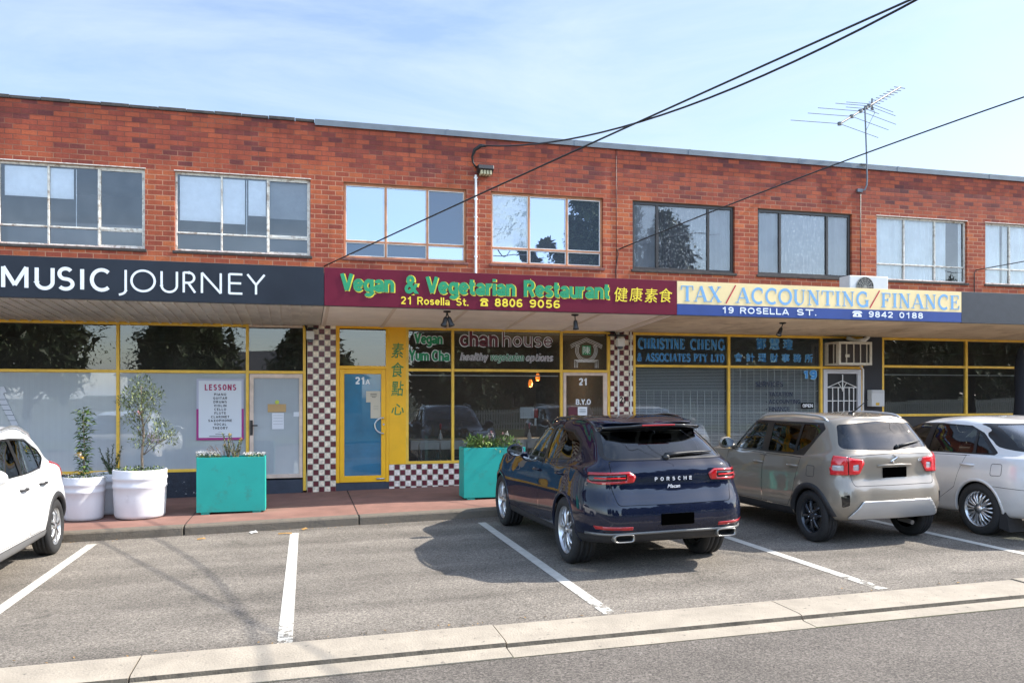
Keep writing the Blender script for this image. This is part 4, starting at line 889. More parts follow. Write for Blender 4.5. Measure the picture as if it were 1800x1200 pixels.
M_cr = mat('cream sign face', (.78, .60, .30), .5, var=.06, vscale=2); M_bl = mat('blue sign face', (.012, .045, .21), .5, var=.1, vscale=2)
o = board('signboard', 6.153, 11.925, 3.399, 3.780, M_cr, 'cream and blue sign reading TAX/ACCOUNTING/FINANCE with address below')
b = MB(); b.box(6.153, 11.925, 12.70, 12.736, 3.215, 3.3985); b.build('address_panel', M_bl, o)
t_ = MB(); M_sb = mat('sky blue sign lettering', (.17, .36, .58), .5); M_sr = mat('red slash', (.45, .01, .03), .5)
M_ed = mat('grey blue letter edge', (.42, .52, .60), .5)
for s, a, c in (('TAX', 1197, 1268), ('ACCOUNTING', 1294, 1527), ('FINANCE', 1548, 1687)):
    serif_word(t_, s, fxx(a), fxx(c), 3.448, .262, 12.696, .19, .062)
for a, c in ((1276, 1293), (1529, 1546)): ribbon(t_, [(fxx(a), 3.43), (fxx(c), 3.745)], .022, 0, 0, 1, 1, 12.695, 1)
for s, a, c in (('19', 1268, 1290), ('ROSELLA', 1300, 1387), ('ST.', 1399, 1436), ('9842', 1526, 1570), ('0188', 1580, 1623)): grot(t_, s, fxx(a), fxx(c), 3.262, .108, 12.696, .19, 2)
phone_icon(t_, fxx(1497), fxx(1516), 3.26, 3.37, 12.692, 2, 3)
t_.build('lettering', [M_sb, M_sr, M_letw, M_bl], o)
o = board('signboard', 11.93, 21.9, 3.205, 3.785, mat('charcoal sign face', (.030, .032, .038), .45, var=.15), 'blank charcoal sign board right of the cream tax sign')

# ------------------------------------------------------------------ fittings on the facade
# roller of spot lamps under the canopy
def spot(x, y, heads, label):
    zt = 3.218-.1265*(y-FY)/2.258
    o = empty('spot_lamp', (x, y, zt), label, 'lamp', 'spot lamps under the canopies')
    b = MB(); b.lathe([(0, 0), (.06, 0), (.06, -.02), (.02, -.03), (0, -.03)], (x, y, zt-.001), 16); b.build('mount', M_black, o)
    for ax, ay in heads:
        d = Vector((ax, ay, -1)).normalized(); p0 = Vector((x, y, zt-.03)); p1 = p0 + Vector((ax*.07, ay*.07, -.07)); M3 = d.to_track_quat('Z', 'Y').to_matrix()
        b = MB(); b.tube([p0, p1], .01, 6); b.lathe([(0, -.01), (.025, 0), (.035, .03), (.038, .10), (.052, .15), (.048, .155), (.03, .13), (0, .125)], p1, 16, 0, M3)
        b.lathe([(0, .140), (.042, .141)], p1, 16, 1, M3)
        b.build('lamp_head', [M_black, mat('lamp lens', (.45, .45, .42), .1)], o, smooth=True)
spot(2.27, 12.98, [(-.28, -.1), (.35, -.1)], 'twin black spot lamp hanging under the cream canopy left of centre')
spot(4.43, 12.98, [(.05, -.1)], 'single black spot lamp under the cream canopy at its right')
spot(8.55, 13.3, [(-.5, -.15)], 'single black spot lamp tilted left under the ochre canopy')
# bulkhead sensor boxes on the tiled columns
def cam_box(x, z, s, label, wide):
    o = empty('motion_sensor', (x, 14.93, z), label, 'sensor')
    b = MB(); b.box(x-.075*s, x+.075*s, 14.80, 14.93, z, z+.16*s); b.build('housing', M_white, o, bev=.012)
    b = MB(); b.lathe([(.055*s, 0), (.055*s, -.03), (.035*s, -.05), (0, -.055)], (x, 14.865, z), 18); b.build('lens', M_galv, o, smooth=True)
    b = MB(); b.tube([(x-.05, 14.9, z+.17*s), (x-.1, 14.92, z+.28), (x-.3*wide, 14.93, z+.30)], .012, 6); b.box(x-.25*wide, x+.12, 14.83, 14.9, z+.285*s*.7, z+.285*s*.7+.03); b.build('bracket', M_black, o)
cam_box(.16, 2.84, .9, 'white sensor box at the top of the left checkered column', .15)
cam_box(6.0, 2.80, 1.0, 'white sensor box with black bracket atop the right checkered column', 1)
# wall air conditioner above the security door
o = empty('wall_air_conditioner', (11.0, 14.75, 2.47), 'old cream louvred air conditioner box above the white security door', 'air conditioner')
b = MB(); x0, x1, z0, z1, y0 = 10.63, 11.42, 2.475, 2.955, 14.52
for q in ((x0, x1, z0, z0+.05), (x0, x1, z1-.05, z1), (x0, x0+.05, z0+.05, z1-.05), (x1-.05, x1, z0+.05, z1-.05)): b.box(q[0], q[1], y0, y0+.03, q[2], q[3])
b.box(x0, x1, y0+.03, 14.99, z1-.04, z1); b.box(x0, x1, y0+.03, 14.99, z0, z0+.04); b.box(x1-.03, x1, y0+.03, 14.99, z0+.04, z1-.04); b.box(x0, x0+.03, y0+.03, y0+.1, z0+.04, z1-.04); b.box(x0, x0+.03, 14.9, 14.99, z0+.04, z1-.04)
b.build('casing', mat('aged cream enamel', (.52, .47, .37), .55, var=.15, vscale=9), o, bev=.004)
b = MB(); b.box(x0+.04, x1-.04, y0+.05, 14.98, z0+.05, z1-.05); b.build('coil', mat('dark brown coil', (.045, .035, .03), .8, bump=.4), o)
b = MB(); [b.box(x-.008, x+.008, y0+.005, y0+.025, z0+.05, z1-.05) for x in (10.82, 10.99, 11.15, 11.30)]; b.box(10.78, 10.88, y0-.004, y0+.004, z0+.16, z0+.22); b.box(x0+.002, x0+.022, 14.70, 14.715, z0+.04, z1-.04); b.build('grille_bar', mat('aged cream bars', (.52, .47, .37), .55), o)
b = MB(); b.tube([(11.1, 14.9, 3.06), (11.3, 14.86, 2.99), (11.5, 14.86, 3.02), (11.62, 14.9, 3.10)], .045, 10); b.tube([(11.42, 14.9, 2.47), (11.52, 14.93, 2.40), (11.53, 14.94, 2.1), (11.52, 14.945, .4)], .018, 8)
tag(b.build('drain_pipe', M_white, smooth=True), 'cream pipe running from the canopy down beside the security door', 'pipe')
# letterbox
o = empty('letterbox', (11.78, 14.9, 1.80), 'pale grey letterbox with yellow tag on the charcoal pier', 'letterbox')
b = MB(); b.box(11.63, 11.945, 14.80, 14.945, 1.62, 1.97); b.build('body', mat('grey letterbox enamel', (.50, .50, .48), .5), o, bev=.008)
b = MB(); b.box(11.64, 11.935, 14.79, 14.80, 1.90, 1.965); b.build('flap', mat('flap grey', (.44, .44, .43), .5), o, bev=.003)
b = MB(); b.box(11.73, 11.815, 14.794, 14.7995, 1.645, 1.70); b.build('tag', mat('amber tag', (.55, .33, .02), .6), o)
# outdoor condenser on top of the canopy
o = empty('condenser_unit', (10.3, 13.6, 3.72), 'pale grey air conditioner condenser standing on the canopy behind the tax sign', 'air conditioner')
b = MB(); x0, x1, y0, y1, z0, z1 = 10.12, 10.98, 13.5, 13.82, 3.74, 4.14
b.box(x0, x1, y0, y1, z0, z1); b.build('casing', mat('condenser enamel', (.58, .57, .54), .45, var=.05), o, bev=.015)
b = MB(); b.lathe([(0, .0), (.17, .0), (.19, .012)], (10.45, y0-.004, 3.93), 28, 0, Matrix.Rotation(R(90), 3, 'X')); b.build('fan_opening', M_black, o)
b = MB()
for k_ in range(1, 6): b.lathe([(.036*k_-.004, 0), (.036*k_, -.004), (.036*k_+.004, 0)], (10.45, y0-.018, 3.93), 28, 0, Matrix.Rotation(R(90), 3, 'X'))
for a in range(0, 180, 30): b.tube([(10.45+.19*math.cos(R(a)), y0-.014, 3.93+.19*math.sin(R(a))), (10.45-.19*math.cos(R(a)), y0-.014, 3.93-.19*math.sin(R(a)))], .004, 4)
b.build('fan_guard', mat('beige guard', (.45, .42, .36), .5), o)
b = MB(); b.box(10.2, 10.3, 13.52, 13.8, 3.70, 3.74); b.box(10.8, 10.9, 13.52, 13.8, 3.70, 3.74); b.build('foot', M_black, o)
# flood light housing, service bracket and conduit between the restaurant windows
o = empty('wall_bracket', (3.16, 14.95, 6.1), 'black service head with curved steel bracket high on the brick between windows', 'bracket')
b = MB(); b.tube([(3.30, 14.70, 6.43), (3.22, 14.80, 6.46), (3.12, 14.88, 6.40), (3.08, 14.92, 6.28), (3.10, 14.95, 6.18), (3.17, 14.97, 6.10)], [.02, .035, .035, .02, .016, .016], 10); b.build('service_head', M_black, o, smooth=True)
b = MB(); b.tube([(3.12, 14.955, 6.40), (3.09, 14.965, 6.28), (3.14, 14.985, 6.12)], .012, 8); b.build('stem', M_galv, o, smooth=True)
o = empty('fuse_box', (3.33, 14.93, 6.05), 'black hooded fuse box with pale fuses under the service head', 'fuse box')
b = MB(); b.prism([(14.80, 6.05), (14.83, 6.125), (14.998, 6.14), (14.998, 6.0), (14.93, 5.985)], 3.18, 3.47, axes='yz', M=Matrix(((0, 0, 1, 0), (1, 0, 0, 0), (0, 1, 0, 0), (0, 0, 0, 1))) if False else None); b.build('hood', M_black, o, bev=.006)
b = MB()
for i in range(4): b.box(3.225+.057*i, 3.268+.057*i, 14.84, 14.99, 5.955, 6.035)
b.build('fuse', mat('ivory fuse', (.42, .37, .22), .5), o, bev=.006)
b = MB(); b.tube([(3.162, 14.975, 5.96), (3.162, 14.975, 3.72)], .022, 10)
for z in (5.9, 5.5, 5.17, 4.8, 4.43): b.box(3.13, 3.195, 14.965, 14.999, z, z+.025)
tag(b.build('conduit', M_white), 'white vertical conduit pipe on brick pier between the two copper framed windows', 'pipe')
def wire(pts, r, name, label, cat='cable', grp=None, m=None):
    b = MB(); b.tube(pts, r, 6); return tag(b.build(name, m or M_black, smooth=True), label, cat, grp)
def span(A, B_, sag, over=.55, n=30):
    """cable from A to B_, run on past B_ to its far pole"""
    A, B_ = Vector(A), Vector(B_); P = []
    for i in range(n+1):
        u = i/n*(1+over); p = A.lerp(B_, u); p.z += -4*sag*u*(1+over*0-u) if u < 1 else 4*sag*(u-1)*u; P.append(p)
    return P
CG = 'overhead service cables'
wire(span((3.27, 14.72, 6.44), (5.82, 6.76, 5.71), .40), .014, 'cable', 'black overhead cable sagging from the service head on the brick', grp=CG)
wire(span((.404, 14.99, 4.156), (5.76, 6.78, 5.71), -.02), .013, 'cable', 'long straight black cable crossing the restaurant windows to the maroon sign corner', grp=CG)
wire(span((6.03, 14.98, 4.711), (10.26, 9.75, 6.22), -.06), .012, 'cable', 'black cable rising right from the brick beside the dark framed windows', grp=CG)
wire(span((14.45, 14.98, 4.62), (17.5, 11.0, 5.25), .02), .010, 'cable', 'thin black cable beside the far right window', grp=CG)
wire([(6.03, 14.98, 4.711), (5.98, 14.985, 4.70), (6.01, 14.99, 4.62), (5.985, 14.992, 4.5), (5.96, 14.992, 4.3), (5.96, 14.99, 3.72)], .008, 'wire', 'thin black lead dropping down the brick beside the copper window')
wire([(5.97, 14.993, 4.45), (5.965, 14.993, 6.66)], .006, 'wire', 'thin black wire running up the brick to the parapet')
wire([(14.45, 14.98, 4.62), (14.42, 14.99, 4.55), (14.42, 14.99, 3.75)], .009, 'wire', 'thin black lead dropping down the brick at far right')
wire([(11.5, 14.988, 6.12), (11.5, 14.988, 4.0)], .009, 'wire', 'thin dark lead running down the brick below the aerial bracket')
# rooftop aerial
AX = 11.55
o = empty('tv_antenna', (AX, 14.94, 6.2), 'bare metal television aerial on a thin mast above the parapet', 'antenna')
b = MB(); b.tube([(AX-.07, 14.97, 6.19), (AX+.03, 14.95, 6.21), (AX+.06, 14.93, 6.3), (AX+.06, 14.92, 6.45), (AX+.035, 14.91, 7.0), (AX-.01, 14.9, 7.93)], .017, 8); b.box(AX-.14, AX-.02, 14.955, 14.998, 6.16, 6.225); b.box(AX-.10, AX+.05, 14.90, 14.955, 6.73, 6.75)
b.build('mast', M_galv, o)
boom0, boom1 = Vector((10.78, 14.7, 7.46)), Vector((12.75, 15.3, 8.62))
bd = (boom1-boom0)
b = MB(); b.tube([boom0, boom1], .022, 8); b.build('boom', mat('weathered aluminium', (.07, .065, .06), .5, metal=.4), o)
b = MB(); ed = Vector((.975, .12, -.16)).normalized(); 
for u, l1, l2 in ((0, 1.12, 1.05), (.19, 1.02, 1.02), (.33, 1.0, 1.0), (.40, .45, .4), (.47, .8, .75), (.52, .62, .6)):
    p = boom0+bd*u
    e1 = Vector((-.99, .05, .0)); b.tube([p, p+e1*l1], .0065, 5); b.tube([p, p+ed*l2], .0065, 5)
for u in (.56, .62, .68, .74, .80, .86, .92, .99):
    p = boom0+bd*u; b.tube([p-Vector((.14, 0, 0)), p+Vector((.14, 0, -.01))], .008, 5)
p = boom0+bd*.52; b.tube([p+Vector((0, 0, .12)), p-Vector((0, 0, .12))], .018, 5); b.tube([p-Vector((.03, 0, .1)), p-Vector((-.02, 0, .12))], .02, 5)
for u in (0, .19, .33, .42, .47): b.lathe([(0, -.03), (.045, -.03), (.045, .03), (0, .03)], boom0+bd*u, 8)
b.tube([p, p+Vector((.04, -.03, -.2)), p+Vector((-.06, -.05, -.35)), Vector((AX+.01, 14.88, 7.45))], .006, 5)
b.build('element', mat('aluminium rod', (.13, .13, .13), .5, metal=.3), o)
# poster
o = empty('poster', (-1.38, 14.97, 1.2), 'tall white and magenta poster headed LESSONS inside the frosted window', 'poster')
b = MB(); b.box(-1.735, -.965, 14.966, 14.978, 1.085, 2.14); b.build('backing', mat('grey poster edge', (.42, .42, .50), .6), o)
M_mag = mat('magenta poster border', (.36, .03, .19), .6)
b = MB(); b.box(-1.737, -.963, 14.963, 14.966, 1.083, 1.125); b.box(-1.737, -1.70, 14.963, 14.966, 1.125, 1.62); b.box(-1.0, -.963, 14.963, 14.966, 1.125, 1.62); b.build('border', M_mag, o)
b = MB(); b.box(-1.70, -1.0, 14.961, 14.9655, 1.125, 2.105); b.build('sheet', mat('poster paper', (.62, .64, .66), .6), o)
t_ = MB(); grot(t_, 'LESSONS', -1.60, -1.09, 1.94, .105, 14.957, .19, 0, gap=.25)
ws = dict(PIANO=.20, GUITAR=.23, DRUMS=.22, VIOLIN=.205, CELLO=.195, FLUTE=.19, CLARINET=.30, SAXOPHONE=.39, VOCAL=.205, THEORY=.245)
for i, (s, wd) in enumerate(ws.items()): grot(t_, s, -1.35-wd/2, -1.35+wd/2, 1.85-.0645*i, .042, 14.958, .19, 1, gap=.2, dep=.002)
t_.box(-1.43, -1.27, 14.958, 14.960, 1.182, 1.190, 1); t_.box(-1.53, -1.17, 14.958, 14.960, 1.145, 1.155, 1); t_.box(-1.38, -1.32, 14.958, 14.960, 1.218, 1.221, 1)
t_.build('lettering', [mat('crimson lettering', (.35, .02, .09), .6), M_ink], o)
# ladder-like keyboard strip decal seen through the far left window: a guitar neck
b = MB(); b.prism([(-4.80, 1.86), (-4.70, 1.90), (-4.42, 1.25), (-4.50, 1.22)], 14.978, 14.984); [b.box(-4.78+.04*i, -4.66+.04*i, 14.974, 14.9775, 1.78-.085*i, 1.79-.085*i, 1) for i in range(6)]
b.prism([(-4.86, 1.98), (-4.68, 2.0), (-4.64, 1.90), (-4.70, 1.885), (-4.80, 1.87)], 14.9785, 14.984)
tag(b.build('guitar_decal', [mat('pale decal', (.50, .52, .55), .6), M_galv]), 'pale guitar neck decal on the frosted window at far left', 'decal')

# ------------------------------------------------------------------ restaurant tables seen through the glass
def table(x0, x1, y0, label):
    zf = gz((x0+x1)/2, .14); o = empty('dining_table', ((x0+x1)/2, y0+.35, zf), label, 'table', 'tables inside the restaurant')
    b = MB(); b.box(x0, x1, y0, y0+.7, .80, .98); b.build('tablecloth', M_white, o, bev=.01)
    b = MB(); b.box((x0+x1)/2-.03, (x0+x1)/2+.03, y0+.3, y0+.36, zf+.02, .80); b.lathe([(0, .02), (.22, .0), (.22, .02), (0, .04)], ((x0+x1)/2, y0+.33, zf), 20); b.build('leg', M_galv, o)
    c = (x0+x1)/2+.05
    b = MB(); b.lathe([(0, 0), (.035, 0), (.045, .04), (.03, .10), (.012, .14), (.012, .19), (0, .19)], (c, y0+.25, .98), 14); b.lathe([(.01, .19), (.02, .25), (.03, .30), (0, .33)], (c, y0+.25, .98), 10, 1)
    tag(b.build('bottle', [M_white, mat('red napkin', (.35, .02, .02), .8)], smooth=True), 'small white vase with red napkin on a table '+('left' if x0 < 3 else 'right')+' inside restaurant', 'vase')
table(2.05, 3.2, 15.8, 'white clothed table behind the left pane of the restaurant')
table(3.9, 5.0, 15.8, 'white clothed table behind the right pane of the restaurant')
def chair(x, y, label):
    zf = gz(x, .14); o = empty('dining_chair', (x, y, zf), label, 'chair', 'chairs inside the restaurant')
    b = MB(); b.box(x-.2, x+.2, y-.2, y+.2, zf+.44, zf+.48); b.build('seat', M_black, o)
    b = MB(); b.tube([(x-.19, y-.2, zf+.02), (x-.2, y-.22, zf+.75), (x-.17, y-.22, zf+.8), (x+.17, y-.22, zf+.8), (x+.2, y-.22, zf+.75), (x+.19, y-.2, zf+.02)], .012, 6); b.build('back_frame', M_steel, o, smooth=True)
    b = MB(); b.tube([(x-.19, y+.19, zf+.02), (x-.19, y+.19, zf+.44)], .012, 6); b.tube([(x+.19, y+.19, zf+.02), (x+.19, y+.19, zf+.44)], .012, 6); b.build('leg', M_steel, o)
chair(2.35, 15.55, 'tubular steel chair at the left restaurant table, nearer the yellow panel'); chair(2.95, 15.55, 'tubular steel chair at the left restaurant table, nearer the planter')
chair(4.45, 15.55, 'tubular steel chair at the right restaurant table')
for x, z, s in ((4.93, 2.12, 0), (5.1, 2.26, 1)):     # the two glowing pendant lamps
    b = MB(); b.lathe([(0, .09), (.03, .08), (.05, 0), (.04, -.07), (0, -.085)], (x, 17.5, z), 14); b.tube([(x, 17.5, z+.07), (x, 17.5, 3.1)], .005, 5, 1)
    tag(b.build('pendant_lamp', [mat('amber glowing shade', (1, .25, .03), .5, emit=.55), M_black]), 'glowing orange pendant lamp inside the restaurant, '+('higher right one' if s else 'lower left one'), 'lamp')
for x, z in ((4.93, 1.95), (5.1, 2.1)):     # the light the two pendants give
    ld = bpy.data.lights.new('pendant_light', 'POINT'); ld.energy = 9; ld.color = (1, .72, .42); ld.shadow_soft_size = .06
    lo = bpy.data.objects.new('pendant_light', ld); COL.objects.link(lo); lo.location = (x, 17.5, z)
# folded dark umbrella at the far right
o = empty('folded_umbrella', (14.9, 14.2, .37), 'tall folded black umbrella standing by the far right window', 'umbrella')
b = MB(); b.lathe([(.03, 1.15), (.10, 1.2), (.14, 1.4), (.10, 1.9), (.12, 2.1), (.11, 2.5), (.05, 2.85), (0, 2.9)], (14.95, 14.3, 0), 14); b.build('canopy_cloth', mat('dark cloth', (.01, .012, .018), .9), o, smooth=True)
b = MB(); b.tube([(14.95, 14.3, .37), (14.95, 14.3, 1.2)], .025, 8); b.lathe([(.25, .0), (.25, .06), (.05, .1)], (14.95, 14.3, .37), 20); b.build('pole', M_black, o)
# litter on the asphalt
def litter(x, y, w, h, rot, m, name, label):
    b = MB(); c, s = math.cos(R(rot)), math.sin(R(rot)); z = gz(x, .006)
    pts = [(-w, -h, 0), (w*.2, -h*1.1, .012), (w, -h*.6, .004), (w*.9, h, .02), (-w*.3, h*.9, .006), (-w*1.1, h*.3, .015)]
    b.v = [(x+a*c-d*s, y+a*s+d*c, z+e) for a, d, e in pts] + [(x, y, z+.022)]; [b.face((i, (i+1) % 6, 6)) for i in range(6)]
    tag(b.build(name, m), label, 'litter')
litter(-.62, 11.62, .05, .05, 20, M_white, 'paper_scrap', 'crumpled white paper scrap against the kerb')
leaf_m = mat('dry leaf', (.30, .17, .05), .8)
litter(-.20, 11.35, .09, .02, -15, leaf_m, 'dry_leaf', 'curled brown leaf beside the end of the bay line')
litter(.05, 11.66, .05, .03, 40, leaf_m, 'dry_leaf', 'yellow brown leaf lying against the kerb left of the planter')
litter(-1.25, 11.3, .05, .02, 10, leaf_m, 'dry_leaf', 'small pale leaf on the asphalt in front of the large pot')

random.seed(5)
b = MB()
for i in range(170):      # crumbs of leaf and bark washed against the kerb and along the edge strip
    if i < 110: x = random.uniform(-3, 9); y = kerb_y(x)-abs(random.gauss(0, .09))-.01
    else: x = random.uniform(-3, 8); y = 6.36+abs(random.gauss(0, .07))
    s_ = random.uniform(.006, .022); a = random.uniform(0, 3.1); z = gz(x, .006); c, d = math.cos(a)*s_, math.sin(a)*s_
    b.quad((x-c, y-d, z), (x+d*.4, y-c*.4, z+.004), (x+c, y+d, z+.002), (x-d*.4, y+c*.4, z+.006), i % 2)
o = b.build('leaf_litter', [leaf_m, mat('bark crumb', (.07, .05, .03), .9)]); o['kind'] = 'stuff'

# ------------------------------------------------------------------ vehicles
def crom(P, sub, mirror=False):
    """non-uniform Catmull-Rom through points, `sub` steps per segment"""
    P = [Vector(p) for p in P]; n = len(P); out = []
    d = [max((P[i+1]-P[i]).length, 1e-4) for i in range(n-1)]; T = []
    for i in range(n):
        if 0 < i < n-1: T.append(((P[i+1]-P[i])/d[i]*d[i-1] + (P[i]-P[i-1])/d[i-1]*d[i])/(d[i]+d[i-1]))
        else:
            t = (P[1]-P[0])/d[0] if i == 0 else (P[-1]-P[-2])/d[-1]
            if mirror: t = Vector((0, t.y, 0)).normalized() if abs(t.y) > 1e-6 else t
            T.append(t)
    for i in range(n-1):
        for k in range(sub):
            u = k/sub; u2, u3 = u*u, u*u*u
            out.append(P[i]*(2*u3-3*u2+1) + T[i]*d[i]*(u3-2*u2+u) + P[i+1]*(-2*u3+3*u2) + T[i+1]*d[i]*(u3-u2))
    out.append(P[-1]); return out
def body_mesh(levels, sub_t=9, sub_l=8, crease=()):
    rows = [crom(l, sub_t, True) for l in levels]; n = len(rows[0])
    colm = [crom([r[j] for r in rows], sub_l) for j in range(n)]; m = len(colm[0])
    bm = bmesh.new()
    for sg in (1, -1):
        V = [[bm.verts.new((p.x, p.y*sg, p.z)) for p in c] for c in colm]
        for j in range(n-1):
            for i in range(m-1):
                q = (V[j][i], V[j+1][i], V[j+1][i+1], V[j][i+1])
                try: bm.faces.new(q if sg < 0 else q[::-1])
                except ValueError: pass
    bmesh.ops.remove_doubles(bm, verts=bm.verts, dist=2e-4)
    bmesh.ops.dissolve_degenerate(bm, edges=bm.edges, dist=1e-5)
    bmesh.ops.recalc_face_normals(bm, faces=bm.faces); bm.normal_update()
    return bm
def round_poly(P, r, n=5):
    out = []; k = len(P)
    for i in range(k):
        a, b, c = Vector(P[i-1]), Vector(P[i]), Vector(P[(i+1) % k])
        u, v = (a-b), (c-b); lu, lv = u.length, v.length; u.normalize(); v.normalize()
        ang = math.acos(max(-1, min(1, u.dot(v)))); rr = r[i] if isinstance(r, (list, tuple)) else r
        if rr <= 0 or ang > 3.0: out.append(tuple(b)); continue
        t = min(rr/math.tan(ang/2), lu*.45, lv*.45); p0, p1 = b+u*t, b+v*t
        for j in range(n+1):
            s = j/n; out.append(tuple(p0*(1-s)**2 + b*2*s*(1-s) + p1*s*s))
    return out
def inset(P, d):
    area = sum(P[i-1][0]*P[i][1]-P[i][0]*P[i-1][1] for i in range(len(P))); s = 1 if area > 0 else -1; L = []; k = len(P)
    for i in range(k):
        a, b = Vector(P[i]), Vector(P[(i+1) % k]); t = (b-a).normalized(); nn = Vector((-t.y, t.x))*s; L.append((a+nn*d, t))
    out = []
    for i in range(k):
        (p, t), (q, u) = L[i-1], L[i]; den = t.x*u.y-t.y*u.x
        if abs(den) < 1e-6: out.append(tuple(q)); continue
        w_ = q-p; s_ = (w_.x*u.y-w_.y*u.x)/den; out.append(tuple(p+t*s_))
    return out
AXI = {'side': (0, 2), 'rear': (1, 2), 'top': (0, 1)}
def cut(bm, poly, view, cond):
    """select-and-slice: leaves exactly the faces inside the convex outline, returns them"""
    A, C = AXI[view]
    area = sum(poly[i-1][0]*poly[i][1]-poly[i][0]*poly[i-1][1] for i in range(len(poly)))
    if area < 0: poly = poly[::-1]
    xs_ = [p[0] for p in poly]; zs_ = [p[1] for p in poly]; m = .12
    F = []
    for f in bm.faces:
        c = f.calc_center_median()
        if min(xs_)-m < c[A] < max(xs_)+m and min(zs_)-m < c[C] < max(zs_)+m and cond(f.normal, c): F.append(f)
    for i in range(len(poly)):
        a, b = poly[i], poly[(i+1) % len(poly)]; ln = math.hypot(b[0]-a[0], b[1]-a[1])
        if ln < 1e-5 or not F: continue
        co = [0, 0, 0]; no = [0, 0, 0]; co[A], co[C] = a; no[A], no[C] = (b[1]-a[1])/ln, -(b[0]-a[0])/ln
        ge = list({v for f in F for v in f.verts}) + list({e for f in F for e in f.edges}) + F
        r = bmesh.ops.bisect_plane(bm, geom=ge, dist=1e-5, plane_co=co, plane_no=no)
        nv = Vector(no); cv = Vector(co)
        F = [g_ for g_ in r['geom'] if isinstance(g_, bmesh.types.BMFace) and g_.is_valid and (g_.calc_center_median()-cv).dot(nv) < 0]
    return F
def take(bm, F):
    b2 = bmesh.new()
    if F:
        mp = {}
        for f in F:
            vs = []
            for v in f.verts:
                if v not in mp: mp[v] = b2.verts.new(v.co)
                vs.append(mp[v])
            b2.faces.new(vs)
        b2.normal_update(); bmesh.ops.delete(bm, geom=F, context='FACES')
    return b2
def bm_obj(name, bm, mats, parent, thick=0., off=0., smooth=True):
    if off:
        bm.normal_update()
        for v in bm.verts: v.co += v.normal*off
    me = bpy.data.meshes.new(name); bm.to_mesh(me); bm.free()
    if smooth: me.polygons.foreach_set('use_smooth', [True]*len(me.polygons))
    o = link_mesh(name, me, mats, parent)
    if thick:
        m = o.modifiers.new('thickness', 'SOLIDIFY'); m.thickness = abs(thick); m.offset = 1 if thick > 0 else -1
    return o
M_tyre = mat('tyre rubber', (.018, .018, .019), .75, var=.25, vscale=30, bump=.15, bscale=120)
M_trim = mat('black trim', (.012, .012, .013), .35, var=.1)
M_clad = mat('grained black cladding', (.022, .022, .024), .6, var=.2, bump=.15, bscale=200)
M_well = mat('wheel well', (.006, .006, .006), .95)
M_gloss = mat('gloss black', (.006, .006, .007), .08, coat=.6)
M_lens = mat('red lens', (.33, .006, .010), .12, coat=.9, coat_rough=.02)
M_lensb = mat('bright red lens', (.60, .015, .02), .15, coat=.9, coat_rough=.02)
M_clear = mat('clear lens', (.52, .50, .50), .12, coat=.8, metal=.3)
M_alloy = mat('silver alloy', (.60, .61, .63), .28, metal=.85, var=.06)
M_alloyd = mat('dark alloy', (.045, .05, .06), .25, metal=.5, coat=.4)
M_chrome = mat('chrome', (.75, .75, .77), .08, metal=1)
M_disc = mat('brake disc', (.22, .21, .20), .4, metal=.8)
M_letc = mat('satin badge letter', (.75, .75, .77), .3, metal=.2)
M_seat = mat('dark seat cloth', (.022, .021, .022), .9)
M_plate = mat('blank black plate', (.001, .001, .001), .9, spec=0)
M_slv = mat('satin silver', (.50, .50, .50), .35, metal=.6)
def car_glass(name, tint, refl=1.25): return glass(name, tint, refl)
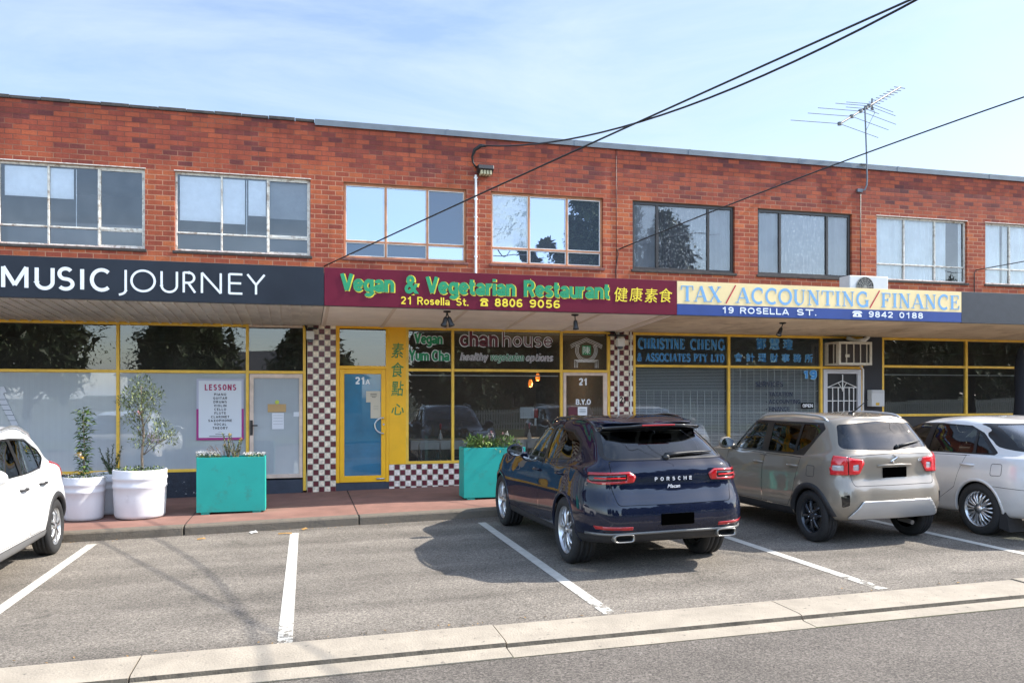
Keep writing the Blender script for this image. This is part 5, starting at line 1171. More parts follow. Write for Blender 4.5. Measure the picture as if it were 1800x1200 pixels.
def wheel(root, x, y, r, rim_r, wdt, style, m_rim, yaw=0):
    e = empty('wheel'); e.parent = root; e.location = (x, y, r); e.rotation_euler = (0, 0, (0 if y > 0 else math.pi)+yaw)
    RX = Matrix.Rotation(R(-90), 3, 'X')       # local z of the lathe -> +y (outboard)
    h = wdt/2; sw = r-rim_r
    prof = [(rim_r-.004, -h*.86), (rim_r+.01, -h*.97), (rim_r+sw*.45, -h*1.05), (r-.022, -h*.93), (r-.004, -h*.80), (r, -h*.6)]
    for z in (-.42, -.05, .05, .42):
        prof += [(r, h*(z-.04)), (r-.009, h*(z-.03)), (r-.009, h*(z+.03)), (r, h*(z+.04))] if z else []
    prof += [(r, h*.6), (r-.004, h*.80), (r-.022, h*.93), (rim_r+sw*.45, h*1.05), (rim_r+.012, h*.97), (rim_r-.004, h*.86)]
    b = MB(); b.lathe(prof, k=48, M=RX); b.build('tyre', M_tyre, e, smooth=True)
    b = MB(); b.lathe([(rim_r-.035, -h*.85), (rim_r-.03, -h*.3), (rim_r-.028, h*.55), (rim_r-.006, h*.80), (rim_r+.003, h*.90), (rim_r+.003, h*.82), (rim_r, -h*.85)], k=48, M=RX)
    fy = h*.66
    def spoke(a, r0, r1, w0, w1, dep=.03, mi=0, skew=0.):
        c, s = math.cos(R(a)), math.sin(R(a)); n = len(b.v)
        for rr, ww, yy, sk in ((r0, w0, fy+.012, 0), ((r0+r1)*.55, (w0+w1)*.48, fy+.016, skew*.5), (r1, w1, fy-.012, skew)):
            for q, dy in ((-ww/2, 0), (-ww*.28, .012), (ww*.28, .012), (ww/2, 0), (ww/2, -dep), (-ww/2, -dep)):
                px, pz = rr*c-(q+sk)*s, rr*s+(q+sk)*c; b.v.append((px, yy+dy, pz))
        for k_ in range(2):
            for i in range(6): b.face((n+k_*6+i, n+k_*6+(i+1) % 6, n+k_*6+6+(i+1) % 6, n+k_*6+6+i), mi)
        b.face([n+12+i for i in range(6)], mi)
    ro = rim_r-.015
    if style == 'twin5':
        for i in range(5):
            for s_ in (-1, 1): spoke(90+72*i+s_*7, .05, ro, .034, .036, skew=s_*.035)
    elif style == 'twinstar':
        for i in range(5):
            for s_ in (-1, 1): spoke(90+72*i+s_*9, .05, ro, .045, .05, skew=s_*.01); 
            spoke(90+72*i, .05, ro*.98, .05, .045, .05, 1)
    elif style == 'multi10':
        for i in range(10):
            spoke(36*i-5, .06, ro, .026, .024, skew=-.012); spoke(36*i+5, .06, ro, .026, .024, skew=.012)
    else:
        for i in range(8): spoke(45*i, .05, ro, .040, .030, skew=.02 if i % 2 else -.02)
    b.lathe([(0, fy+.028), (.028, fy+.026), (.034, fy+.016), (.075, fy+.012), (.082, fy-.03)], k=24, M=RX)
    for i in range(5):
        a = R(54+72*i); b.lathe([(0, fy+.022), (.010, fy+.02), (.011, fy+.005)], (.055*math.cos(a), 0, .055*math.sin(a)), 8, 1, RX)
    b.build('rim', [m_rim, M_trim if m_rim is not M_alloyd else M_chrome], e, smooth=True)
    b = MB(); b.lathe([(0, -.02), (rim_r*.72, -.02), (rim_r*.72, .0), (0, .0)], k=32, M=RX); b.lathe([(0, -h*.4), (rim_r-.03, -h*.4)], k=32, mi=1, M=RX); b.build('brake_disc', [M_disc, M_well], e)
    return e
def car_root(name, X, Y, fwd, label, scale, yaw=0., wy=1., hz=1.):
    """Empty under the rear axle; forward is +Y (fwd=1) or -Y (fwd=-1); stands on the sloping car park"""
    sgn = math.atan(SLOPE)
    e = empty(name, (X, Y, gz(X)), label, 'car', 'cars parked along the kerb')
    e.rotation_mode = 'XYZ'
    M = Matrix.Rotation(-sgn, 3, 'Y') @ Matrix.Rotation(R(90*fwd)+R(yaw), 3, 'Z')
    e.rotation_euler = M.to_euler(); e.scale = (scale, scale*wy, scale*hz)
    return e
def levels_from(sp):
    """12 stations per half loop, front centre -> side -> rear centre"""
    out = []; fa, ra = sp['wb'], 0.
    for i, l in enumerate(sp['low']):
        z0, z1, z2, w, xf, xr = l
        fc = sp.get('fc', .26); rc = sp.get('rc', .24)
        X = [xf, xf-.05, xf-fc, fa+.28 if fa+.28 < xf-fc-.1 else xf-fc-.12, fa-.55, (fa+ra)/2, ra+.55, ra-.05, xr+rc, xr+.075, xr+.018, xr]
        Yf = [0, .52, .86, .965, .99, .985, .985, 1.0, sp.get('rw', .955), sp.get('rw2', .80), .42, 0]
        pts = []
        for x, yf in zip(X, Yf):
            if x >= (fa+ra)/2: u = (x-(fa+ra)/2)/(X[0]-(fa+ra)/2); z = z1+(z0-z1)*u*u
            else: u = ((fa+ra)/2-x)/((fa+ra)/2-X[-1]); z = z1+(z2-z1)*u**1.5
            ww = w
            pts.append((x, yf*ww, z))
        out.append(pts)
    for l in sp['up']:
        z0, z1, z2, w, xf, xr, wf, wr = l[:8]; rq = l[8] if len(l) > 8 else .22
        xa = xf-.20; xq = xr+rq
        X = [xf, xf-.03, xf-.12, xa-.06] + [xa-.06+(xq-xa+.06)*k/4 for k in (1, 2, 3)] + [xq, xr+rq*.52, xr+rq*.2, xr+.015, xr]
        Yf = [0, .5*wf, .86*wf, .965*wf, .5+.49*wf-.005 if wf < 1 else .99, 1, .5+.5*wr, .985*wr, .94*wr, .80*wr, .42*wr, 0]
        Z = []
        for x in X:
            xm = (X[0]+X[-1])/2
            u = abs(x-xm)/(abs(X[0]-xm)); Z.append(z1+((z0 if x > xm else z2)-z1)*u**2)
        out.append([(x, w*yf, z) for x, yf, z in zip(X, Yf, Z)])
    return out
def build_car(root, sp):
    global LOCAL
    LOCAL = True
    bm = body_mesh(levels_from(sp)); ref = bm.copy(); bvh = BVHTree.FromBMesh(ref)
    def hit(o, d):
        r = bvh.ray_cast(Vector(o), Vector(d)); return r
    S = lambda sg: (lambda n, c: n.y*sg > .3 and c.y*sg > .3)
    RR = lambda n, c: n.x < -.05 and c.x < sp.get('rearlim', .1)
    m_b, m_g, m_gf = sp['paint'], sp['glass'], sp.get('glassf', sp['glass'])
    # wheel arches
    for ax in (0, sp['wb']):
        for sg in (1, -1):
            r = sp['arch']; poly = [(ax+r*math.cos(R(a)), sp['wr']+r*math.sin(R(a))) for a in range(0, 360, 12)]
            F = cut(bm, poly, 'side', lambda n, c, sg=sg: c.y*sg > .45 and (n.y*sg > .1 or n.z < -.3)); take(bm, F).free()
            # dark liner
            b = MB(); n = 20
            for i in range(n+1):
                a = R(-2+184*i/n); x, z = ax+(r+.012)*math.cos(a), sp['wr']+(r+.012)*math.sin(a)
                b.v += [(x, sg*(sp['hw']-.035), z), (x, sg*(sp['hw']-.36), z)]
            for i in range(n): b.face((2*i, 2*i+2, 2*i+3, 2*i+1))
            b.face([2*i+1 for i in range(n+1)]); b.build('wheel_arch_liner', M_well, root)
            # arch lip
            lip = MB(); rw_ = sp['lip']; N = 32; rows = []
            for i in range(N+1):
                a = R(sp.get('lipa', -8)+(180-2*sp.get('lipa', -8))*i/N); row = []
                for q, of in ((r-.006, -.02), (r-.004, sp['lipo']), (r+rw_*.5, sp['lipo']+.004), (r+rw_, sp['lipo']*.8), (r+rw_+.004, -.004)):
                    x, z = ax+q*math.cos(a), sp['wr']+q*math.sin(a)
                    h_ = hit((x, sg*2, z), (0, -sg, 0)); yv = h_[0].y if h_[0] is not None and h_[0].y*sg > .5*sp['hw'] else sg*sp['hw']*.93
                    row.append((x, yv+sg*of, z))
                rows.append(row)
            for row in rows: lip.v += row
            for i in range(N):
                for k_ in range(4): lip.face((i*5+k_, i*5+k_+1, i*5+5+k_+1, i*5+5+k_))
            lip.build('arch_lip', sp['lipm'], root, smooth=True, clean=True)
    # side glass: black surround then panes
    for sg in (1, -1):
        for fr, panes in sp['side_glass']:
            F = cut(bm, round_poly(fr, sp.get('dlor', .04)), 'side', S(sg)); fb = take(bm, F)
            for k_, pn in enumerate(panes):
                G = cut(fb, round_poly(pn[0], pn[1]), 'side', S(sg)); pb = take(fb, G)
                bm_obj('side_window', pb, m_gf if pn[2] else m_g, root, off=-.006)
            bm_obj('window_surround', fb, M_trim, root, off=.001)
    # windscreen and rear window
    ws = sp['screen']; F = cut(bm, round_poly(ws, .06), 'rear', lambda n, c: n.x > .2 and n.z > .1 and c.x > sp['wb']*.35 and c.x < sp['cowl']+.05); bm_obj('windscreen', take(bm, F), sp.get('glassw', m_gf), root, off=-.002)
    fr, pn, rr = sp['rear_glass']; F = cut(bm, round_poly(fr, rr), 'rear', lambda n, c: RR(n, c) and n.x < sp.get('rgn', -.12)); fb = take(bm, F)
    G = cut(fb, round_poly(pn, rr), 'rear', RR); bm_obj('rear_window', take(fb, G), sp.get('glassr', m_g), root, off=-.003)
    bm_obj('rear_window_surround', fb, sp.get('rearsur', M_trim), root, off=.001)
    # lamps
    for name, view, poly, rr, m, thick, inner in sp['lamps']:
        for sg in (1, -1):
            P = [(sg*a, b) for a, b in poly] if view == 'rear' else poly
            cond = (lambda n, c, sg=sg: c.x < sp.get('lampx', -.34) and c.y*sg > .1 and (n.x < -.04 or n.y*sg > .3)) if view == 'rear' else S(sg)
            F = cut(bm, round_poly(P, rr), view, cond); lb = take(bm, F); ins = []
            for ip, ir, im in inner:
                Q = [(sg*a, b) for a, b in ip] if view == 'rear' else ip
                G = cut(lb, round_poly(Q, ir), view, cond); ins.append((take(lb, G), im))
            o = bm_obj(name, lb, m, root, thick=thick)
            for k_, (ib, im) in enumerate(ins): bm_obj('lamp_lens', ib, im, o, thick=thick*.55 if thick else 0)
    # trim panels cut out of the skin
    for name, view, poly, rr, m, off, thick in sp.get('panels', []):
        cond = RR if view == 'rear' else None
        for sg in ((1,) if view == 'rear' else (1, -1)):
            F = cut(bm, round_poly(poly, rr), view, cond or S(sg)); bm_obj(name, take(bm, F), m, root, off=off, thick=thick)
    # doors and tailgate with real shut gaps
    gap = .0035
    for name, view, poly, rr in sp['doors']:
        for sg in ((1,) if view == 'rear' else (1, -1)):
            cond = (lambda n, c: n.x < -.02 and c.x < .05) if view == 'rear' else (lambda n, c, sg=sg: n.y*sg > .2 and c.y*sg > .3)
            F = cut(bm, round_poly(poly, rr), view, cond); db = take(bm, F)
            G = cut(db, round_poly(inset(poly, gap*1.6), rr), view, cond); pb = take(db, G)
            o = bm_obj(name, pb, m_b, root)
            bm_obj('shut_gap', db, M_blackm, o, off=-.004)
            for (hx, hz) in (sp['handles'].get(name, []) if view == 'side' else []):
                h_ = hit((hx, sg*2, hz), (0, -sg, 0))
                if h_[0] is None: continue
                y = h_[0].y; b = MB(); b.tube([(hx-.10, y-sg*.01, hz), (hx-.085, y+sg*.028, hz), (hx, y+sg*.036, hz), (hx+.085, y+sg*.028, hz), (hx+.10, y-sg*.01, hz)], [.012, .015, .016, .015, .012], 8)
                b.build('handle', sp.get('handlem', m_b), o, smooth=True)
    bm_obj('body', bm, m_b, root)
    # rails, mirrors, seats
    if 'rails' in sp:
        x0, x1, yy, mr = sp['rails']
        for sg in (1, -1):
            b = MB(); P = []; N = 16
            for i in range(N+1):
                x = x0+(x1-x0)*i/N; h_ = hit((x, sg*yy, 3), (0, 0, -1)); u = i/N
                lift = .045*min(1, u/.08, (1-u)/.08); P.append((x, sg*yy, h_[0].z-.012+lift))
            b.tube(P, [.012]+[.016]*(N-1)+[.012], 8); b.build('roof_rail', mr, root, smooth=True)
    mx_, mz_ = sp['mirror']
    for sg in (1, -1):
        h_ = hit((mx_, sg*2, mz_-.02), (0, -sg, 0)); y0 = h_[0].y if h_[0] else sg*sp['hw']*.9
        b = MB(); prof = [(0, 0), (.055, .006), (.085, .03), (.092, .06), (.075, .095), (.04, .115), (0, .12)]
        Mm = Matrix.Rotation(R(90), 3, 'Y') @ Matrix.Diagonal((.92, 1.35, 1.0)); 
        b.lathe(prof, (mx_-.03, y0+sg*.15, mz_+.05), 20, 0, Mm); b.tube([(mx_+.03, y0-sg*.02, mz_-.02), (mx_+.03, y0+sg*.10, mz_+.02)], [.04, .03], 8)
        o = b.build('mirror', sp.get('mirm', m_b), root, smooth=True)
        b = MB(); b.lathe([(0, 0), (.076, 0)], (mx_-.031, y0+sg*.15, mz_+.05), 20, 0, Mm); b.build('mirror_glass', M_chrome, o)
    for sx, sy in sp['seats']:
        b = MB(); Mt = Matrix.Translation((sx, sy, .62)) @ Matrix.Rotation(R(-14), 4, 'Y')
        b.box(-.07, .07, -.24, .24, 0, .55, M=Mt); s_ = b.build('seat', sp.get('seatm', M_seat), root, bev=.05)
        b = MB(); b.box(-.05, .05, -.13, .13, .60, .78, M=Mt); b.build('headrest', sp.get('seatm', M_seat), s_, bev=.045)
    b = MB(); b.box(-.35, sp['cowl']-.15, -sp['hw']*.82, sp['hw']*.82, .55, .60); b.box(sp['cowl']-.55, sp['cowl']-.1, -sp['hw']*.75, sp['hw']*.75, .6, .95); b.build('cabin_floor', M_seat, root, bev=.02)
    for ax in (0, sp['wb']):
        for sg in (1, -1): wheel(root, ax, sg*(sp['hw']-.012-sp['tw']/2), sp['wr'], sp['rim'], sp['tw'], sp['style'], sp['rimm'])
    return hit
def on_skin(root, hit, body, yc, z0, wid, cap, m, off=.004, shear=0., bold=.0, name='badge', lift=.003):
    """letters laid on the tailgate skin, reading left to right from behind"""
    t_ = MB()
    if shear: text_into(t_, body, -wid/2, wid/2, 0, cap, 0, bold, shear, depth=.004)
    else: grot(t_, body, -wid/2, wid/2, 0, cap, 0, .18, gap=.6)
    V = []
    for x, y, z in t_.v:
        h_ = hit((-3, yc-x, z0+z), (1, 0, 0)); V.append((h_[0].x-lift-.004+y, yc-x, z0+z))
    t_.v = V; return t_.build(name, m, root)

# ---- navy sports wagon in front of the restaurant
P_navy = paint_mat('navy metallic paint', (.0012, .0045, .019), spec=.05, rough=.5, metal=.0, dust=.02)
navy = dict(lampx=-.60, wb=2.807, hw=.962, wr=.365, rim=.262, tw=.275, arch=.395, lip=.035, lipo=.008, lipm=P_navy, style='twin5', rimm=M_alloy, fc=.34, rc=.26, rw=.945, rw2=.79, cowl=2.30,
 low=[(.26, .24, .32, .70, 3.40, -.66), (.29, .27, .36, .905, 3.60, -.875), (.44, .42, .50, .955, 3.69, -.965), (.62, .62, .70, .962, 3.71, -.965), (.76, .84, .865, .945, 3.64, -.895), (.86, .97, 1.09, .90, 3.50, -.865)],
 up=[(1.04, 1.03, 1.185, .862, 2.34, -.775, .92, .93, .34), (1.30, 1.31, 1.32, .765, 1.90, -.60, .94, .93, .36), (1.52, 1.525, 1.475, .655, 1.46, -.36, .92, .93, .34), (1.555, 1.585, 1.525, .46, 1.38, -.50, .88, 1.12, .2), (1.565, 1.60, 1.53, .0, 1.34, -.48, 1, 1, .2)],
 paint=P_navy, glass=car_glass('privacy glass', (.09, .10, .10), 1.5), glassf=car_glass('side glass', (.42, .47, .44), 1.4), glassr=car_glass('rear privacy glass', (.16, .17, .18), 2.0), dlor=.07,
 side_glass=[([(2.12, 1.045), (1.00, 1.065), (1.00, 1.47), (1.42, 1.475)], [([(2.02, 1.062), (1.06, 1.082), (1.06, 1.452), (1.42, 1.45)], .05, 1)]),
             ([(.998, 1.065), (.10, 1.12), (-.12, 1.20), (-.03, 1.33), (.30, 1.445), (.998, 1.47)], [([(.93, 1.085), (.13, 1.135), (-.05, 1.205), (.02, 1.315), (.32, 1.42), (.93, 1.45)], .06, 0)])],
 screen=[(-.74, 1.07), (.74, 1.07), (.58, 1.50), (-.58, 1.50)],
 rear_glass=([(-.735, 1.165), (.735, 1.165), (.62, 1.475), (-.62, 1.475)], [(-.70, 1.178), (.70, 1.178), (.59, 1.440), (-.59, 1.440)], .05),
 lamps=[('tail_light', 'rear', [(.455, .945), (.80, .93), (.915, .955), (.925, 1.02), (.89, 1.045), (.50, 1.055), (.425, 1.01)], .03, M_lens, .012,
   [([(.53, .965), (.86, .955), (.895, .995), (.875, 1.022), (.53, 1.032)], .018, M_gloss)]),
   ('reflector', 'rear', [(.50, .475), (.86, .485), (.885, .52), (.50, .51)], .008, M_lens, .004, [])],
 panels=[('bumper_trim', 'rear', [(-.99, .28), (.99, .28), (.99, .40), (.78, .455), (-.78, .455), (-.99, .40)], .01, M_clad, .004, 0), ('sill_trim', 'side', [(.40, .2), (2.40, .2), (2.38, .36), (.42, .36)], .01, M_clad, .004, 0)],
 doors=[('front_door', 'side', [(2.08, .40), (1.0, .39), (1.0, 1.035), (2.08, 1.02)], .05), ('rear_door', 'side', [(.99, .39), (.42, .40), (.33, .62), (-.03, 1.07), (.0, 1.09), (.99, 1.04)], .05),
        ('tailgate', 'rear', [(-.66, .72), (.66, .72), (.71, .93), (.69, 1.16), (-.69, 1.16), (-.71, .93)], .06)],
 handles={'front_door': [(1.14, .94)], 'rear_door': [(.22, .97)]}, rails=(1.35, -.22, .605, M_gloss), mirror=(2.02, 1.06), seats=[(1.35, .38), (1.35, -.38), (.42, .42), (.42, -.42)])
r = car_root('parked_car', 3.645, 8.45, 1, 'navy sports wagon with slim red tail lights parked before the restaurant', .95, 1.0, .985, 1.035)
hit = build_car(r, navy)
on_skin(r, hit, 'PORSCHE', 0, .955, .44, .038, M_letc, bold=.01, name='lettering')
on_skin(r, hit, 'Macan', 0, .88, .15, .036, M_letc, shear=.35, name='lettering')
LOCAL = True
# roof spoiler with high stop lamp, wiper, plate, twin tail pipes, lower bar
b = MB()
n0 = 0
for i in range(17):
    y = -.60+1.2*i/16; xx = -.50+.16*(abs(y)/.6)**3; zz = 1.515-.03*(abs(y)/.6)**2
    b.v += [(xx+.16, y, zz+.006), (xx-.02, y, zz+.008), (xx-.035, y, zz-.006), (xx+.0, y, zz-.03), (xx+.14, y, zz-.05)]
for i in range(16):
    for k_ in range(5): b.face((i*5+k_, i*5+(k_+1) % 5, i*5+5+(k_+1) % 5, i*5+5+k_))
b.face(range(5)); b.face(range(84, 79, -1)); b.build('spoiler', M_gloss, r, smooth=True)
b = MB(); b.box(-.552, -.535, -.2, .2, 1.500, 1.516); b.build('stop_lamp', M_lens, r, bev=.004)
def rear_line(hit, pts, off): return [Vector((hit((-3, y, z), (1, 0, 0))[0].x-off, y, z)) for y, z in pts]
b = MB(); b.tube(rear_line(hit, [(.04, 1.205), (-.1, 1.215), (-.25, 1.222), (-.42, 1.225), (-.56, 1.225)], .028), [.026, .02, .016, .012, .006], 6); b.lathe([(0, -.05), (.03, -.05), (.04, .0), (0, .02)], rear_line(hit, [(.03, 1.20)], .02)[0], 12); b.build('wiper', M_black, r, smooth=True)
P = hit((-3, 0, .58), (1, 0, 0))[0]; b = MB(); b.box(P.x-.012, P.x+.02, -.19, .19, .515, .63); b.build('number_plate', M_plate, r, bev=.004)
for sg in (1, -1):      # light bars inside the tail lamps
    b = MB(); b.tube(rear_line(hit, [(sg*y, .992) for y in (.55, .62, .70, .78, .84)], .016), .008, 6); b.build('light_bar', M_lensb, r)
for sg in (1, -1):
    b = MB(); c = (-.92, sg*.60, .395); n = 24; prof = []
    for (dx, kx, kz) in ((.10, .11, .038), (-.02, .118, .043), (-.03, .112, .039), (-.02, .096, .028), (.08, .09, .025)):
        for j in range(n):
            a = 2*math.pi*j/n; ca, sa = math.cos(a), math.sin(a); e_ = .45
            b.v.append((c[0]+dx, c[1]+kx*math.copysign(abs(ca)**e_, ca), c[2]+kz*math.copysign(abs(sa)**e_, sa)))
    for k_ in range(4):
        for j in range(n): b.face((k_*n+j, k_*n+(j+1) % n, k_*n+n+(j+1) % n, k_*n+n+j), 1 if k_ == 3 else 0)
    b.face([4*n+j for j in range(n)], 1); b.build('tail_pipe', [mat('satin tail pipe', (.30, .29, .27), .3, metal=.8), M_blackm], r, smooth=True)
b = MB(); P = rear_line(hit, [(.97-.0485*i, .41+.035*math.cos(i*.157)**0*(1-abs(i-20)/20*.4)) for i in range(1, 40)], .006); b.tube(P, .016, 6); b.build('bumper_bar', mat('grey bumper bar', (.16, .16, .155), .4, metal=.4), r, smooth=True)
LOCAL = False

# ---- beige hatchback
P_beig = paint_mat('beige metallic paint', (.25, .215, .170), rough=.34, metal=.25, dust=.22)
beige = dict(wb=2.435, hw=.845, wr=.315, rim=.212, tw=.20, arch=.345, lip=.06, lipo=.012, lipa=6, lipm=M_clad, style='star', rimm=M_alloyd, fc=.26, rc=.22, rw=.96, rw2=.84, cowl=2.16,
 low=[(.26, .25, .30, .62, 2.90, -.40), (.29, .28, .33, .80, 3.03, -.52), (.42, .40, .46, .838, 3.10, -.585), (.62, .62, .66, .845, 3.11, -.585), (.82, .82, .80, .832, 3.07, -.535), (.94, .955, 1.08, .795, 2.98, -.515)],
 up=[(1.03, 1.01, 1.155, .775, 2.20, -.46, .95, .96, .26), (1.26, 1.27, 1.32, .715, 1.90, -.35, .95, .95, .26), (1.47, 1.48, 1.46, .64, 1.60, -.225, .94, .94, .24), (1.505, 1.535, 1.50, .46, 1.52, -.21, .88, .96, .2), (1.515, 1.55, 1.51, 0, 1.48, -.2, 1, 1, .2)],
 paint=P_beig, glass=car_glass('tinted rear glass', (.16, .18, .17), 1.4), glassf=car_glass('green side glass', (.62, .74, .66), 1.4), glassr=car_glass('tinted tailgate glass', (.08, .09, .10), 1.7), dlor=.03,
 side_glass=[([(2.02, 1.03), (.18, 1.035), (.05, 1.20), (-.10, 1.36), (-.02, 1.445), (1.63, 1.445)], [([(1.93, 1.05), (1.16, 1.055), (1.12, 1.415), (1.60, 1.415)], .03, 1), ([(.99, 1.055), (.42, 1.06), (.36, 1.42), (.96, 1.42)], .03, 0), ([(.37, 1.075), (.12, 1.195), (-.03, 1.35), (.04, 1.42), (.315, 1.42)], .02, 0)])],
 screen=[(-.66, 1.06), (.66, 1.06), (.56, 1.46), (-.56, 1.46)],
 rear_glass=([(-.70, 1.135), (0, 1.10), (.70, 1.135), (.575, 1.44), (0, 1.47), (-.575, 1.44)], [(-.67, 1.148), (0, 1.115), (.67, 1.148), (.555, 1.425), (0, 1.455), (-.555, 1.425)], [.06, .3, .06, .06, .3, .06]), rearsur=P_beig,
 lamps=[('tail_light', 'rear', [(.50, .855), (.79, .845), (.805, .86), (.795, 1.03), (.765, 1.07), (.44, 1.02), (.43, .98)], .025, M_lensb, .016,
   [([(.50, .895), (.58, .90), (.585, .965), (.50, .975)], .02, M_clear), ([(.68, .90), (.765, .897), (.765, .965), (.68, .965)], .015, M_clear), ([(.632, .80), (.642, .80), (.642, 1.1), (.632, 1.1)], 0, M_gloss)]),
   ('bumper_vent', 'rear', [(.665, .50), (.735, .47), (.745, .60), (.665, .63)], .015, M_gloss, .0, [])],
 panels=[('skid_panel', 'rear', [(-.68, .34), (.68, .34), (.50, .545), (-.50, .545)], .03, M_slv, .008, .012), ('sill_trim', 'side', [(.36, .15), (2.08, .15), (2.06, .375), (.38, .375)], .01, M_clad, .004, 0)],
 doors=[('front_door', 'side', [(1.98, .385), (1.06, .385), (1.06, 1.015), (1.98, 1.015)], .04), ('rear_door', 'side', [(1.05, .385), (.40, .385), (.36, .52), (.22, .68), (.12, .90), (.15, 1.015), (1.05, 1.015)], .05),
        ('tailgate', 'rear', [(-.585, .715), (.585, .715), (.61, .80), (.60, 1.115), (0, 1.09), (-.60, 1.115), (-.61, .80)], .05)],
 handles={'front_door': [(1.16, .895)], 'rear_door': [(.36, .905)]}, rails=(1.45, -.06, .575, M_slv), mirror=(1.90, 1.06), seats=[(1.05, .34), (1.05, -.34), (.25, .38), (.25, -.38)])
r = car_root('parked_car', 6.70, 8.66, 1, 'beige hatchback with silver roof rails and black arches, right of the navy wagon', .985, .8, .935)
hit = build_car(r, beige)
LOCAL = True
b = MB(); b.box(-.568, -.552, -.185, .165, .805, .925); P = hit((-3, 0, .87), (1, 0, 0))[0]
b.v = [(x+P.x+.555, y, z) for x, y, z in b.v]; b.build('number_plate', M_plate, r, bev=.004)
b = MB(); P = rear_line(hit, [(-.26+.0, .945), (-.1, .952), (.1, .952), (.24, .945)], .006); b.tube(P, .014, 6); b.build('tailgate_grip', P_beig, r, smooth=True)
b = MB()      # S-shaped badge: two folded strokes
for pts in ([(.0, .055), (.05, .025), (-.035, -.012), (-.012, -.028)], [(.0, -.055), (-.05, -.025), (.035, .012), (.012, .028)]):
    Q = rear_line(hit, [(-y+.0, 1.015+z) for y, z in pts], .006); b.tube(Q, .009, 5)
b.build('badge', M_chrome, r)
on_skin(r, hit, 'GLX', -.44, .985, .11, .03, M_letc, shear=.3, bold=.01, name='lettering')
b = MB(); b.tube(rear_line(hit, [(-.10, 1.165), (-.25, 1.185), (-.40, 1.205), (-.52, 1.215)], .024), [.016, .012, .009, .005], 6); b.tube(rear_line(hit, [(-.09, 1.15), (-.12, 1.17)], .015), .022, 8); b.build('wiper', M_black, r, smooth=True)
z = hit((.22, -.02, 3), (0, 0, -1))[0].z; b = MB(); b.tube([(.22, 0, z+.01), (.16, 0, z+.03), (-.1, 0, z+.18)], [.016, .01, .004], 6); b.lathe([(0, .03), (.03, .02), (.05, -.01)], (.22, 0, z), 12); b.build('roof_aerial', M_black, r)
b = MB(); b.tube([(-.30, -.28, .27), (-.42, -.30, .26), (-.50, -.30, .25)], .028, 10); b.build('exhaust', M_disc, r)
for sg in (1, -1):
    b = MB(); b.box(-.05, .05, -.06, .06, -.004, .012); h_ = hit((-.02, sg*2, .86), (0, -sg, 0))[0]
fl = round_poly([(.06, .80), (-.08, .80), (-.08, .93), (.06, .93)], .02)
b = MB(); Q = [Vector((x, hit((x, 2, z), (0, -1, 0))[0].y+.001, z)) for x, z in fl+fl[:1]]; b.tube(Q, .0025, 4, caps=False); b.build('fuel_flap', M_blackm, r)
LOCAL = False

# ---- pale sedan at the right edge
P_silv = paint_mat('pearl white paint', (.64, .63, .62), rough=.3, metal=.1, dust=.16)
sedan = dict(wb=2.775, hw=.91, wr=.325, rim=.222, tw=.215, arch=.352, lip=.03, lipo=.006, lipm=P_silv, style='multi10', rimm=M_alloy, fc=.34, rc=.36, rw=.95, rw2=.78, cowl=2.22,
 low=[(.24, .22, .28, .66, 3.45, -.72), (.26, .24, .30, .86, 3.62, -.92), (.38, .38, .44, .90, 3.72, -1.03), (.56, .58, .62, .91, 3.74, -1.05), (.70, .78, .84, .895, 3.68, -1.0), (.80, .93, 1.0, .85, 3.52, -1.0)],
 up=[(.98, .955, 1.05, .83, 2.26, -.78, .94, .90, .42), (1.20, 1.20, 1.22, .745, 1.78, -.44, .93, .90, .42), (1.385, 1.405, 1.375, .63, 1.30, -.06, .92, .92, .32), (1.42, 1.45, 1.41, .45, 1.20, .0, .88, .92, .2), (1.43, 1.465, 1.42, 0, 1.15, .04, 1, 1, .2)],
 paint=P_silv, glass=car_glass('rear side glass', (.34, .40, .38), 1.5), glassf=car_glass('pale side glass', (.62, .72, .68), 1.4), glassr=car_glass('sedan rear glass', (.45, .52, .5), 2.4), dlor=.03,
 side_glass=[([(2.05, .98), (-.13, 1.00), (-.17, 1.03), (.12, 1.27), (.32, 1.352), (.8, 1.375), (1.38, 1.36)], [([(1.96, .995), (1.02, 1.0), (.98, 1.352), (1.35, 1.345)], .03, 1), ([(.90, 1.0), (.19, 1.012), (.23, 1.305), (.36, 1.345), (.88, 1.358)], .03, 0), ([(.145, 1.013), (-.10, 1.02), (.17, 1.262), (.19, 1.27)], .012, 0)])],
 screen=[(-.70, 1.0), (.70, 1.0), (.56, 1.375), (-.56, 1.375)],
 rear_glass=([(-.72, 1.06), (.72, 1.06), (.60, 1.385), (-.60, 1.385)], [(-.67, 1.075), (.67, 1.075), (.555, 1.37), (-.555, 1.37)], .05),
 lamps=[('tail_light', 'rear', [(.48, .74), (.80, .76), (.80, .93), (.50, .90)], .03, M_lensb, .01, [([(.56, .79), (.70, .79), (.70, .84), (.56, .84)], .01, M_clear)])],
 panels=[], rearlim=.3, rgn=-.02,
 doors=[('front_door', 'side', [(2.02, .34), (.97, .335), (.97, .965), (2.02, .955)], .04), ('rear_door', 'side', [(.96, .335), (.45, .335), (.41, .45), (.24, .65), (-.06, .85), (-.14, .99), (.96, .965)], .05),
        ('boot_lid', 'rear', [(-.62, .60), (.62, .60), (.60, 1.03), (-.60, 1.03)], .04)],
 handles={'front_door': [(1.10, .85)], 'rear_door': [(.16, .87)]}, mirror=(1.92, 1.0), seats=[(1.2, .38), (1.2, -.38), (.22, .42), (.22, -.42)], seatm=mat('grey seat', (.06, .055, .05), .9))
r = car_root('parked_car', 9.0, 8.40, 1, 'pale pearl sedan with multi spoke wheels at the far right', .985, 1.0)
hit = build_car(r, sedan)
LOCAL = True
